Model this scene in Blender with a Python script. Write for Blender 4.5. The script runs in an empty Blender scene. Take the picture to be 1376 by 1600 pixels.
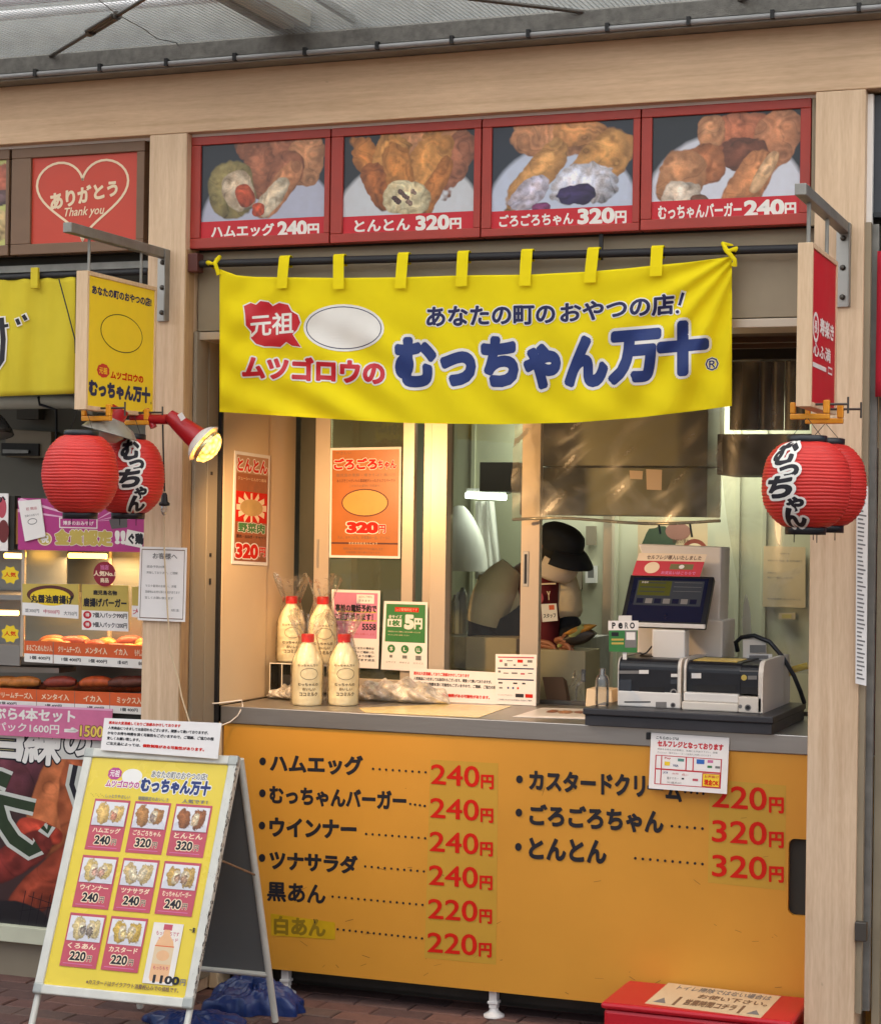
import bpy, bmesh, math, random
import numpy as np
from mathutils import Vector, Matrix

random.seed(7)
rng = np.random.default_rng(11)
S = bpy.context.scene
COL = S.collection

# ------------------------------------------------------------------ camera
FPX = 3070.0
TH = math.atan(FPX / 8063.0)
PH, RHO = .0072, .0145
CAM = Vector((2.40, -6.31, 1.67))
fwd = Vector((-math.sin(TH) * math.cos(PH), math.cos(TH) * math.cos(PH), math.sin(PH)))
rgt = Vector((math.cos(TH), math.sin(TH), 0))
upv = rgt.cross(fwd)
rc = rgt * math.cos(RHO) + upv * math.sin(RHO)
uc = upv * math.cos(RHO) - rgt * math.sin(RHO)
cd = bpy.data.cameras.new('camera')
cam = bpy.data.objects.new('camera', cd)
COL.objects.link(cam)
m = Matrix((rc, uc, -fwd)).transposed().to_4x4()
m.translation = CAM
cam.matrix_world = m
cd.sensor_fit = 'HORIZONTAL'
cd.sensor_width = 36
cd.lens = 36 * FPX / 1376
cd.clip_end = 500
S.camera = cam

# ------------------------------------------------------------------ light
w = bpy.data.worlds.new('World')
S.world = w
w.use_nodes = True
nt = w.node_tree
sky = nt.nodes.new('ShaderNodeTexSky')
sky.sky_type = 'NISHITA'
sky.sun_disc = False
sky.sun_elevation = math.radians(60)
sky.sun_rotation = math.radians(160)
sky.air_density = 1.0
sky.dust_density = 4.0
sky.ozone_density = .6
bg = nt.nodes['Background']
bg.inputs['Strength'].default_value = .09
nt.links.new(sky.outputs[0], bg.inputs[0])
sl = bpy.data.lights.new('sun', 'SUN')
sl.energy = 3.5
sl.angle = math.radians(12)
sl.color = (1, .96, .90)
so = bpy.data.objects.new('sun', sl)
COL.objects.link(so)
sdir = Vector((.34, -.94, 1.73)).normalized()
so.rotation_euler = sdir.to_track_quat('Z', 'Y').to_euler()
so.location = (3, -8, 9)
S.view_settings.view_transform = 'Standard'
S.view_settings.look = 'None'
S.view_settings.exposure = 1.0
S.view_settings.gamma = 1.0

# ------------------------------------------------------------------ measuring helpers: a point of the photograph on a real plane
def _ray(px, py):
    return fwd * FPX + rc * (px - 688) + uc * (800 - py)
def at(px, py, Y):
    d = _ray(px, py); return CAM + d * ((Y - CAM.y) / d.y)
def atz(px, py, Z):
    d = _ray(px, py); return CAM + d * ((Z - CAM.z) / d.z)
def atx(px, py, X):
    d = _ray(px, py); return CAM + d * ((X - CAM.x) / d.x)

# ------------------------------------------------------------------ materials
def lin(c):
    c = c / 255.0
    return c / 12.92 if c <= .04045 else ((c + .055) / 1.055) ** 2.4
def rgb(r, g, b):
    return (lin(r), lin(g), lin(b), 1)
MATS = {}
def mat(name, col, rough=.6, metal=0, var=.1, scale=12, bump=0., bscale=None, emit=0, spec=.5, stretch=(1, 1, 1), alpha=None, trans=0, sub=0):
    if name in MATS: return MATS[name]
    m = bpy.data.materials.new(name); MATS[name] = m
    m.use_nodes = True
    n, l = m.node_tree.nodes, m.node_tree.links
    p = n['Principled BSDF']
    if len(col) == 3: col = rgb(*col)
    tc = n.new('ShaderNodeTexCoord'); mp = n.new('ShaderNodeMapping')
    mp.inputs['Scale'].default_value = stretch
    l.new(tc.outputs['Object'], mp.inputs[0])
    if var:
        nz = n.new('ShaderNodeTexNoise'); nz.inputs['Scale'].default_value = scale; nz.inputs['Detail'].default_value = 6
        l.new(mp.outputs[0], nz.inputs['Vector'])
        cr = n.new('ShaderNodeMapRange'); cr.inputs[1].default_value = .25; cr.inputs[2].default_value = .75
        cr.inputs[3].default_value = 1 - var; cr.inputs[4].default_value = 1 + var
        l.new(nz.outputs[0], cr.inputs[0])
        mx = n.new('ShaderNodeMix'); mx.data_type = 'RGBA'; mx.blend_type = 'MULTIPLY'; mx.inputs[0].default_value = 1
        mx.inputs[6].default_value = col
        l.new(cr.outputs[0], mx.inputs[7]); l.new(mx.outputs[2], p.inputs['Base Color'])
        rr = n.new('ShaderNodeMapRange'); rr.inputs[3].default_value = max(.03, rough - .08); rr.inputs[4].default_value = min(1, rough + .1)
        l.new(nz.outputs[0], rr.inputs[0]); l.new(rr.outputs[0], p.inputs['Roughness'])
    else:
        p.inputs['Base Color'].default_value = col; p.inputs['Roughness'].default_value = rough
    p.inputs['Metallic'].default_value = metal
    p.inputs['Specular IOR Level'].default_value = spec
    if bump:
        nb = n.new('ShaderNodeTexNoise'); nb.inputs['Scale'].default_value = bscale or scale * 3; nb.inputs['Detail'].default_value = 4
        l.new(mp.outputs[0], nb.inputs['Vector'])
        bp = n.new('ShaderNodeBump'); bp.inputs['Strength'].default_value = min(1, bump); bp.inputs['Distance'].default_value = .004
        l.new(nb.outputs[0], bp.inputs['Height']); l.new(bp.outputs[0], p.inputs['Normal'])
    if emit:
        p.inputs['Emission Color'].default_value = col; p.inputs['Emission Strength'].default_value = emit
    if trans: p.inputs['Transmission Weight'].default_value = trans
    if sub:
        p.inputs['Subsurface Weight'].default_value = sub; p.inputs['Subsurface Scale'].default_value = .02
    return m

def wood(name, col, dark, vertical=True, contrast=1.0):
    m = bpy.data.materials.new(name); MATS[name] = m
    m.use_nodes = True
    n, l = m.node_tree.nodes, m.node_tree.links
    p = n['Principled BSDF']
    tc = n.new('ShaderNodeTexCoord')
    def noise(sc, strv, det=5, dist=0):
        mp = n.new('ShaderNodeMapping'); mp.inputs['Scale'].default_value = strv
        l.new(tc.outputs['Object'], mp.inputs[0])
        z = n.new('ShaderNodeTexNoise'); z.inputs['Scale'].default_value = sc; z.inputs['Detail'].default_value = det
        z.inputs['Distortion'].default_value = dist
        l.new(mp.outputs[0], z.inputs['Vector']); return z.outputs[0]
    a = (1, 1, .035) if vertical else (.035, 1, 1)
    b = (1, 1, .12) if vertical else (.12, 1, 1)
    g1 = noise(45, a, 6, .4); g2 = noise(160, b, 3); g3 = noise(3, (1, 1, 1), 3)
    ramp = n.new('ShaderNodeValToRGB')
    ramp.color_ramp.elements[0].position = .3; ramp.color_ramp.elements[0].color = rgb(*dark)
    ramp.color_ramp.elements[1].position = .62; ramp.color_ramp.elements[1].color = rgb(*col)
    add = n.new('ShaderNodeMix'); add.data_type = 'FLOAT'; add.inputs[0].default_value = .35
    l.new(g1, add.inputs[2]); l.new(g2, add.inputs[3]); l.new(add.outputs[0], ramp.inputs[0])
    mr = n.new('ShaderNodeMapRange'); mr.inputs[3].default_value = .84; mr.inputs[4].default_value = 1.12
    l.new(g3, mr.inputs[0])
    mx = n.new('ShaderNodeMix'); mx.data_type = 'RGBA'; mx.blend_type = 'MULTIPLY'; mx.inputs[0].default_value = 1
    l.new(ramp.outputs[0], mx.inputs[6]); l.new(mr.outputs[0], mx.inputs[7])
    fk = noise(26, (1, 1, .5) if vertical else (.5, 1, 1), 2); fr = n.new('ShaderNodeMapRange')
    fr.inputs[1].default_value = .74; fr.inputs[2].default_value = .79; fr.inputs[3].default_value = 0; fr.inputs[4].default_value = .55; l.new(fk, fr.inputs[0])
    m3 = n.new('ShaderNodeMix'); m3.data_type = 'RGBA'; m3.inputs[7].default_value = rgb(104, 72, 48)
    l.new(fr.outputs[0], m3.inputs[0]); l.new(mx.outputs[2], m3.inputs[6]); l.new(m3.outputs[2], p.inputs['Base Color'])
    p.inputs['Roughness'].default_value = .5
    bp = n.new('ShaderNodeBump'); bp.inputs['Strength'].default_value = .25; bp.inputs['Distance'].default_value = .001
    l.new(add.outputs[0], bp.inputs['Height']); l.new(bp.outputs[0], p.inputs['Normal'])
    return m

def clear(name, tint=(.9, .95, .92), refl=.12, rough=.02, haze=0., wrinkle=0., wscale=6, hazecol=(.7, .7, .65, 1)):
    """pane or film: clear, with a mirror sheen and some haze"""
    m = bpy.data.materials.new(name); MATS[name] = m
    m.use_nodes = True
    n, l = m.node_tree.nodes, m.node_tree.links
    n.remove(n['Principled BSDF'])
    out = n['Material Output']
    t = n.new('ShaderNodeBsdfTransparent'); t.inputs[0].default_value = (*tint, 1)
    g = n.new('ShaderNodeBsdfGlossy'); g.inputs['Roughness'].default_value = rough
    d = n.new('ShaderNodeBsdfDiffuse'); d.inputs[0].default_value = hazecol
    fr = n.new('ShaderNodeFresnel'); fr.inputs[0].default_value = 1.5
    ml = n.new('ShaderNodeMath'); ml.operation = 'MULTIPLY'; ml.inputs[1].default_value = refl / .04
    l.new(fr.outputs[0], ml.inputs[0]); ml.use_clamp = True
    a = n.new('ShaderNodeMixShader'); l.new(ml.outputs[0], a.inputs[0]); l.new(t.outputs[0], a.inputs[1]); l.new(g.outputs[0], a.inputs[2])
    b = n.new('ShaderNodeMixShader'); l.new(a.outputs[0], b.inputs[1]); l.new(d.outputs[0], b.inputs[2])
    b.inputs[0].default_value = haze
    l.new(b.outputs[0], out.inputs[0])
    if wrinkle:
        tc = n.new('ShaderNodeTexCoord'); z = n.new('ShaderNodeTexNoise'); z.inputs['Scale'].default_value = wscale
        z.inputs['Detail'].default_value = 3; z.inputs['Distortion'].default_value = 1.5
        l.new(tc.outputs['Object'], z.inputs['Vector'])
        bp = n.new('ShaderNodeBump'); bp.inputs['Strength'].default_value = wrinkle; bp.inputs['Distance'].default_value = .05
        l.new(z.outputs[0], bp.inputs['Height']); l.new(bp.outputs[0], g.inputs['Normal']); l.new(bp.outputs[0], fr.inputs['Normal'])
        if haze:
            mr = n.new('ShaderNodeMapRange'); mr.inputs[1].default_value = .45; mr.inputs[2].default_value = .72
            mr.inputs[3].default_value = haze * .5; mr.inputs[4].default_value = min(1, haze * 3)
            l.new(z.outputs[0], mr.inputs[0]); l.new(mr.outputs[0], b.inputs[0])
    return m

def vcol(name, rough=.35, spec=.5):
    m = bpy.data.materials.new(name); MATS[name] = m
    m.use_nodes = True
    n, l = m.node_tree.nodes, m.node_tree.links
    a = n.new('ShaderNodeAttribute'); a.attribute_name = 'Col'
    p = n['Principled BSDF']; l.new(a.outputs[0], p.inputs['Base Color'])
    p.inputs['Roughness'].default_value = rough; p.inputs['Specular IOR Level'].default_value = spec
    return m

K = {}
K['wv'] = wood('maple_vertical', (228, 198, 164), (204, 170, 134), True)
K['wh'] = wood('maple_horizontal', (222, 188, 152), (198, 162, 124), False)
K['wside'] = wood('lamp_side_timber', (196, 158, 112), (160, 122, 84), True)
K['wsign'] = wood('pale_sign_timber', (226, 196, 160), (206, 172, 134), True)
K['redframe'] = mat('red_painted_frame', (164, 54, 42), .42, var=.12, scale=9, bump=.06)
K['brownframe'] = mat('brown_painted_frame', (120, 92, 70), .5, var=.1, scale=9, bump=.1)
K['red'] = mat('print_red', (196, 26, 40), .45, var=.05)
K['redp'] = mat('price_red', (206, 28, 10), .6, var=.05, spec=.25)
K['heartred'] = mat('heart_poster_red', (200, 66, 44), .4, var=.06, scale=4)
K['white'] = mat('print_white', (232, 228, 220), .5, var=.03)
K['cream'] = mat('cream_print', (238, 214, 180), .5, var=.03)
K['paper'] = mat('white_paper', (238, 233, 228), .65, var=.04, scale=5, bump=.05)
K['black'] = mat('print_black', (22, 22, 28), .5, var=.1)
K['ink'] = mat('brush_ink', (22, 20, 30), .6, var=.15)
K['navy'] = mat('print_navy', (26, 50, 112), .6, var=.08)
K['navydk'] = mat('print_dark_navy', (26, 30, 80), .6, var=.08)
K['grey'] = mat('print_grey', (120, 118, 116), .6, var=.1)
K['orange'] = mat('print_orange', (214, 92, 40), .45, var=.05)
K['yellow'] = mat('print_yellow', (240, 206, 40), .45, var=.04)
K['pink'] = mat('print_pink', (206, 112, 158), .45, var=.06)
K['magenta'] = mat('print_magenta', (178, 58, 128), .4, var=.07)
K['green'] = mat('print_green', (52, 122, 62), .45, var=.05)
K['gold'] = mat('print_gold', (196, 172, 84), .4, var=.08)
K['rose'] = mat('menu_rose', (188, 76, 90), .4, var=.07)
K['photo'] = vcol('printed_photo', .3)
K['noren'] = mat('yellow_cloth', (238, 216, 24), .85, var=.05, scale=6, bump=.25, bscale=900, spec=.2)
K['noren2'] = mat('yellow_cloth_neighbour', (212, 192, 56), .85, var=.07, scale=6, bump=.25, bscale=900, spec=.2)
K['panel'] = mat('ochre_counter_panel', (212, 148, 48), .46, var=.08, scale=2.2, bump=.05, bscale=9)
K['patch'] = mat('ochre_sticker_patch', (198, 152, 52), .35, var=.05, scale=3)
K['tape'] = mat('yellow_tape', (200, 160, 24), .3, var=.12, scale=20)
K['steel'] = mat('brushed_steel', (176, 172, 166), .36, .9, var=.12, scale=8, bump=.08, bscale=120, stretch=(.06, 1, 1))
K['steeldk'] = mat('dull_dark_steel', (92, 88, 82), .4, .75, var=.2, scale=5, stretch=(1, 1, .15))
K['galv'] = mat('galvanised_steel', (140, 138, 132), .5, .6, var=.22, scale=18, bump=.2)
K['alu'] = mat('anodised_aluminium', (196, 180, 160), .38, .35, var=.06, scale=6, stretch=(1, 1, .1))
K['cable'] = mat('black_rubber', (20, 20, 22), .5, var=.1)
K['pole'] = mat('black_pole', (30, 29, 32), .6, var=.15)
K['beige'] = mat('beige_shutter_box', (150, 136, 112), .55, var=.14, scale=5, bump=.1)
K['brownsof'] = mat('brown_soffit', (84, 62, 46), .55, var=.18, scale=6)
K['greydoor'] = mat('grey_door_panel', (142, 130, 110), .5, var=.1, scale=4, stretch=(1, 1, .2))
K['cream_wall'] = mat('cream_side_wall', (216, 190, 152), .55, var=.05, scale=3, bump=.05)
K['glass'] = clear('window_glass', (.9, .93, .88), .05, .01)
K['glassd'] = clear('tinted_window_glass', (.75, .78, .66), .06, .02, .14, hazecol=(.30, .30, .22, 1))
K['film'] = clear('hanging_clear_film', (.90, .89, .83), .03, .42, .13, .10, 4, (.62, .60, .52, 1))
K['bagfilm'] = clear('clear_bag_film', (1, .998, .99), .025, .12, .008, .3, 30, (.9, .86, .75, 1))
K['bagwhite'] = clear('milky_bag_film', (.97, .94, .9), .06, .3, .6, .4, 22, (.86, .78, .66, 1))
K['acrylic'] = clear('clear_acrylic', (.92, .92, .9), .12, .02, .04)
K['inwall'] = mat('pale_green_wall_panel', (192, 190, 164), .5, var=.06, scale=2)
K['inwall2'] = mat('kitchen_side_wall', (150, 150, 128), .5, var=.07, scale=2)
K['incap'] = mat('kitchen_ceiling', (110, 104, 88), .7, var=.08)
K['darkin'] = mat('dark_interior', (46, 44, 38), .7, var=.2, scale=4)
K['plastic'] = mat('cream_white_plastic', (224, 216, 204), .38, var=.03, scale=4, bump=.03, bscale=300)
K['plasticw'] = mat('white_plastic', (228, 224, 218), .35, var=.03)
K['dkplastic'] = mat('black_plastic', (26, 28, 34), .35, var=.12, scale=20, bump=.05, bscale=300)
K['drawer'] = mat('charcoal_metal', (56, 56, 60), .4, .2, var=.1, scale=9, bump=.05, bscale=300)
K['screen'] = mat('dim_screen', (22, 26, 48), .12, var=.04, emit=.1)
K['screeng'] = mat('screen_grey', (56, 60, 66), .15, var=.06, emit=.1)
K['screeny'] = mat('screen_olive', (76, 78, 34), .15, var=.06, emit=.1)
K['clampy'] = mat('orange_clamp_plastic', (226, 150, 30), .4, var=.08, scale=30)
K['clampr'] = mat('red_enamel', (168, 24, 32), .3, var=.08, scale=10)
K['wood_dk'] = mat('brown_bracket_block', (90, 44, 36), .6, var=.2)
K['alurust'] = mat('worn_white_frame', (206, 204, 192), .42, .1, var=.10, scale=14, bump=.2)
K['boardback'] = mat('grey_board_back', (98, 100, 98), .6, var=.08, scale=3)
K['bluebag'] = mat('blue_plastic_sheet', (30, 50, 102), .3, var=.2, scale=6, bump=.9, bscale=30)
K['redbox'] = mat('red_plastic_box', (196, 26, 40), .35, var=.06, scale=4, bump=.05)
K['card'] = mat('corrugated_card', (188, 164, 132), .75, var=.08, scale=8)
K['mortar'] = mat('paver_sand', (74, 62, 56), .95, var=.25, scale=60, bump=.4)
K['dirt'] = mat('dark_base', (66, 60, 54), .8, var=.25, scale=9, bump=.1)
K['lred'] = mat('red_lantern_skin', (204, 46, 38), .48, var=.16, scale=7, sub=.15)
K['skin'] = mat('skin', (170, 112, 84), .5, var=.05, scale=30, sub=.1)
K['shirt'] = mat('cream_shirt', (214, 196, 164), .85, var=.10, scale=10, bump=.6, bscale=24)
K['shirtdk'] = mat('black_undershirt', (28, 30, 36), .85, var=.15, scale=6, bump=.2)
K['apron'] = mat('maroon_apron', (104, 22, 30), .8, var=.1, scale=8, bump=.2)
K['capm'] = mat('navy_cap', (17, 21, 30), .8, var=.15, scale=10, bump=.3, bscale=200)
K['mask'] = mat('beige_mask', (222, 204, 188), .8, var=.04)
K['hair'] = mat('black_hair', (20, 18, 17), .5, var=.2, scale=60)

# ------------------------------------------------------------------ mesh builder
class MB:
    def __init__(s): s.v = []; s.f = []; s.m = []; s.sm = []; s.mats = []; s.col = None
    def mi(s, m):
        if isinstance(m, str): m = K[m]
        if m not in s.mats: s.mats.append(m)
        return s.mats.index(m)
    def add(s, vs, fs, m, smooth=False):
        b = len(s.v); s.v += [tuple(v) for v in vs]; k = s.mi(m)
        for f in fs: s.f.append([b + i for i in f]); s.m.append(k); s.sm.append(smooth)
        return s
    def box(s, x0, x1, y0, y1, z0, z1, m):
        return s.add([(x, y, z) for z in (z0, z1) for y in (y0, y1) for x in (x0, x1)],
              [(0, 2, 3, 1), (4, 5, 7, 6), (0, 1, 5, 4), (2, 6, 7, 3), (0, 4, 6, 2), (1, 3, 7, 5)], m)
    def slab(s, q, th, m, back=True):
        q = [Vector(p) for p in q]
        n = (q[1] - q[0]).cross(q[3] - q[0]).normalized()
        if n.dot(CAM - q[0]) > 0 and back: n = -n
        b = [p + n * th for p in q]
        return s.add(q + b, [(0, 1, 2, 3), (7, 6, 5, 4), (0, 4, 5, 1), (1, 5, 6, 2), (2, 6, 7, 3), (3, 7, 4, 0)], m)
    def hexa(s, q, r, m):      # front quad, back quad
        return s.add(list(q) + list(r), [(0, 1, 2, 3), (7, 6, 5, 4), (0, 4, 5, 1), (1, 5, 6, 2), (2, 6, 7, 3), (3, 7, 4, 0)], m)
    def tube(s, pts, r, m, n=10, closed=False):
        pts = [Vector(p) for p in pts]; rs = r if isinstance(r, (list, tuple)) else [r] * len(pts)
        vs = []; fs = []
        t0 = (pts[1] - pts[0]).normalized()
        a = t0.orthogonal().normalized()
        for i, p in enumerate(pts):
            t = (pts[min(i + 1, len(pts) - 1)] - pts[max(i - 1, 0)]).normalized()
            a = (a - t * a.dot(t)).normalized(); b = t.cross(a)
            for k in range(n):
                an = 2 * math.pi * k / n
                vs.append(p + (a * math.cos(an) + b * math.sin(an)) * rs[i])
        for i in range(len(pts) - 1):
            for k in range(n):
                fs.append((i * n + k, i * n + (k + 1) % n, (i + 1) * n + (k + 1) % n, (i + 1) * n + k))
        s.add(vs, fs, m, True)
        s.add([vs[k] for k in range(n)], [tuple(range(n))[::-1]], m)
        s.add([vs[(len(pts) - 1) * n + k] for k in range(n)], [tuple(range(n))], m)
        return s
    def lathe(s, prof, c, m, n=32, axis=Vector((0, 0, 1)), smooth=True, caps=True):
        axis = Vector(axis).normalized(); a = Vector((1, 0, 0)) if abs(axis.z) > .9 else axis.orthogonal().normalized()
        a = (a - axis * a.dot(axis)).normalized(); b = axis.cross(a); c = Vector(c)
        vs = []; fs = []
        for (r, h) in prof:
            for k in range(n):
                an = 2 * math.pi * k / n
                vs.append(c + axis * h + (a * math.cos(an) + b * math.sin(an)) * max(r, 1e-5))
        for i in range(len(prof) - 1):
            for k in range(n):
                fs.append((i * n + k, i * n + (k + 1) % n, (i + 1) * n + (k + 1) % n, (i + 1) * n + k))
        s.add(vs, fs, m, smooth)
        if caps:
            s.add(vs[:n], [tuple(range(n))[::-1]], m); s.add(vs[-n:], [tuple(range(n))], m)
        return s
    def sheet(s, fn, nu, nv, m, smooth=True):
        vs = [fn(i / nu, j / nv) for j in range(nv + 1) for i in range(nu + 1)]
        fs = [(j * (nu + 1) + i, j * (nu + 1) + i + 1, (j + 1) * (nu + 1) + i + 1, (j + 1) * (nu + 1) + i) for j in range(nv) for i in range(nu)]
        return s.add(vs, fs, m, smooth)
    def prism(s, pts, y0, y1, m):      # outline in XZ pulled along Y
        n = len(pts)
        vs = [(p[0], y0, p[1]) for p in pts] + [(p[0], y1, p[1]) for p in pts]
        return s.add(vs, [tuple(range(n)), tuple(range(2 * n - 1, n - 1, -1))] + [(i, i + n, (i + 1) % n + n, (i + 1) % n) for i in range(n)], m)
    def build(s, name, parent=None, bevel=0, loc=None, solid=0, sub=0):
        me = bpy.data.meshes.new(name)
        off = Vector((0, 0, 0))
        if parent is not None and not parent.get('_local'): off = world_loc(parent)
        if loc is not None: off = Vector(loc)
        A = np.array(s.v, dtype=float) - np.array(off)
        me.from_pydata(A.tolist(), [], s.f)
        for mm in s.mats: me.materials.append(mm)
        me.polygons.foreach_set('material_index', s.m)
        me.polygons.foreach_set('use_smooth', s.sm)
        if s.col is not None:
            ca = me.color_attributes.new('Col', 'FLOAT_COLOR', 'POINT')
            ca.data.foreach_set('color', np.asarray(s.col, dtype=np.float32).ravel())
        me.update()
        o = bpy.data.objects.new(name, me); COL.objects.link(o)
        if parent is not None:
            o.parent = parent
            if parent.get('_local'): o['_local'] = 1
        elif loc is not None: o.location = off
        if solid:
            x = o.modifiers.new('solid', 'SOLIDIFY'); x.thickness = solid; x.offset = 0
        if bevel:
            x = o.modifiers.new('bevel', 'BEVEL'); x.width = bevel; x.segments = 2; x.limit_method = 'ANGLE'; x.angle_limit = .6
        if sub:
            x = o.modifiers.new('sub', 'SUBSURF'); x.levels = sub; x.render_levels = sub
        return o
def world_loc(o):
    v = Vector((0, 0, 0))
    while o is not None:
        v = v + o.location; o = o.parent
    return v
def tag(o, label=None, cat=None, group=None, kind=None):
    if label: o['label'] = label
    if cat: o['category'] = cat
    if group: o['group'] = group
    if kind: o['kind'] = kind
    return o
def thing(name, label, cat, loc, rot=None, group=None):
    o = bpy.data.objects.new(name, None); COL.objects.link(o)
    o.location = loc; o.empty_display_size = .05
    if rot is not None: o.rotation_euler = rot; o['_local'] = 1
    return tag(o, label, cat, group)
def one(name, mb, label, cat, group=None, bevel=0, kind=None, **kw):
    A = np.array(mb.v); c = (A.min(0) + A.max(0)) / 2; c[2] = A[:, 2].min()
    o = mb.build(name, None, bevel, loc=c, **kw)
    return tag(o, label, cat, group, kind)

# ------------------------------------------------------------------ lettering and flat print
GL = {}
def glyphs(txt, shear=0, off=0, res=2):
    key = (txt, shear, off, res)
    if key in GL: return GL[key]
    c = bpy.data.curves.new('t', 'FONT'); c.body = txt; c.resolution_u = res; c.shear = shear; c.offset = off
    o = bpy.data.objects.new('t', c); COL.objects.link(o)
    dg = bpy.context.evaluated_depsgraph_get()
    me = bpy.data.meshes.new_from_object(o.evaluated_get(dg))
    v = np.array([(p.co.x, p.co.y) for p in me.vertices]).reshape(-1, 2); f = [tuple(p.vertices) for p in me.polygons]
    bpy.data.objects.remove(o); bpy.data.curves.remove(c); bpy.data.meshes.remove(me)
    GL[key] = (v, f); return GL[key]
def rectq(u0, v0, u1, v1):      # v grows downwards like the picture
    return [(u0, v0), (u1, v0), (u1, v1), (u0, v1)]
class Print:
    """flat print on a surface; u to the right, v downwards, thin layers w towards the viewer"""
    def __init__(s, mapper, grid=None, step=.00001, w0=.0006):
        s.mp = mapper; s.w = w0; s.st = step; s.V = []; s.F = []; s.M = []; s.mats = []; s.grid = grid
    def _m(s, m):
        if isinstance(m, str): m = K[m]
        if m not in s.mats: s.mats.append(m)
        return s.mats.index(m)
    def _add(s, uv, fs, m):
        b = len(s.V); s.V += [(float(p[0]), float(p[1]), s.w) for p in uv]; k = s._m(m)
        for f in fs: s.F.append([b + i for i in f]); s.M.append(k)
        s.w += s.st
    def poly(s, pts, m): s._add(pts, [tuple(range(len(pts)))], m); return s
    def rect(s, u0, v0, u1, v1, m): return s.poly(rectq(u0, v0, u1, v1), m)
    def ell(s, cu, cv, ru, rv, m, n=28, wob=0, lobes=0, rot=0):
        pts = []
        for k in range(n):
            a = 2 * math.pi * k / n; q = 1 + wob * (abs(math.sin(a * lobes / 2)) if lobes else 0)
            x, y = ru * q * math.cos(a), rv * q * math.sin(a)
            pts.append((cu + x * math.cos(rot) - y * math.sin(rot), cv + x * math.sin(rot) + y * math.cos(rot)))
        s._add([(cu, cv)] + pts, [(0, k + 1, (k + 1) % n + 1) for k in range(n)], m); return s
    def frame(s, q, t, m):
        (u0, v0, u1, v1) = q
        s.rect(u0, v0, u1, v0 + t, m); s.rect(u0, v1 - t, u1, v1, m); s.rect(u0, v0 + t, u0 + t, v1 - t, m); s.rect(u1 - t, v0 + t, u1, v1 - t, m); return s
    def line(s, pts, t, m):
        pts = [Vector(p) for p in pts]; L = []; R = []
        for i, p in enumerate(pts):
            d = (pts[min(i + 1, len(pts) - 1)] - pts[max(i - 1, 0)]); d = Vector((-d.y, d.x)).normalized() * t / 2
            L.append(p + d); R.append(p - d)
        n = len(pts); s._add(L + R, [(i, i + 1, n + i + 1, n + i) for i in range(n - 1)], m); return s
    def text(s, txt, q, m, bold=0, outline=None, shear=0, n=8):
        off = 0 if bold < .03 or any(ord(c_) > 0x4e00 and ord(c_) < 0xa000 and c_ not in '万十円' for c_ in txt) else min(.018, bold * .4)
        v, f = glyphs(txt, shear, off, 4 if bold >= .03 or txt.isdigit() else 2)
        bold = max(0, bold - off); n = 12 if bold > .04 else 8
        if len(v) == 0: return s
        if len(q) == 4 and not hasattr(q[0], '__len__'): q = rectq(*q)
        q = [np.array(p, float) for p in q]
        mn, mx = v.min(0), v.max(0); h = mx[1] - mn[1]
        h = max(h, .35)
        def put(dx, dy, mm):
            a = (v[:, 0] + dx - mn[0]) / (mx[0] - mn[0]); b = 1 - (v[:, 1] + dy - mn[1]) / max(mx[1] - mn[1], 1e-3)
            a = a[:, None]; b = b[:, None]
            P = (q[0] * (1 - a) + q[1] * a) * (1 - b) + (q[3] * (1 - a) + q[2] * a) * b
            s._add(P, f, mm); s.w += 3e-6 - s.st
        if outline:
            for k in range(16):
                an = 2 * math.pi * k / 16; put(math.cos(an) * outline[1], math.sin(an) * outline[1], outline[0])
            s.w += s.st
        if bold:
            for k in range(n):
                an = 2 * math.pi * k / n; put(math.cos(an) * bold, math.sin(an) * bold, m)
        put(0, 0, m); s.w += s.st
        return s
    def build(s, name, parent=None, kw=None):
        if s.grid:
            bm = bmesh.new(); vs = [bm.verts.new(p) for p in s.V]
            for f, k in zip(s.F, s.M):
                try: fa = bm.faces.new([vs[i] for i in f]); fa.material_index = k
                except ValueError: pass
            A = np.array(s.V)
            for ax in (0, 1):
                g = s.grid[ax] if isinstance(s.grid, tuple) else s.grid
                x = A[:, ax].min() + g
                while x < A[:, ax].max():
                    co = [0, 0, 0]; no = [0, 0, 0]; co[ax] = x; no[ax] = 1
                    bmesh.ops.bisect_plane(bm, geom=bm.verts[:] + bm.edges[:] + bm.faces[:], dist=1e-7, plane_co=co, plane_no=no)
                    x += g
            bm.verts.index_update()
            V = [tuple(v.co) for v in bm.verts]; F = [[v.index for v in f.verts] for f in bm.faces]; M = [f.material_index for f in bm.faces]
            bm.free()
        else: V, F, M = s.V, s.F, s.M
        mb = MB(); mb.v = [tuple(s.mp(*p)) for p in V]; mb.f = F; mb.m = M; mb.sm = [False] * len(F); mb.mats = s.mats
        return mb.build(name, parent)
def plane(Y): return lambda u, v, w: at(u, v, Y - w)
def quadmap(q):
    """unit square (u right, v down) onto a flat quad TL TR BR BL"""
    q = [Vector(p) for p in q]; n = (q[1] - q[0]).cross(q[3] - q[0]).normalized()
    if n.dot(CAM - q[0]) < 0: n = -n
    return lambda u, v, w: (q[0] * (1 - u) + q[1] * u) * (1 - v) + (q[3] * (1 - u) + q[2] * u) * v + n * w

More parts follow.
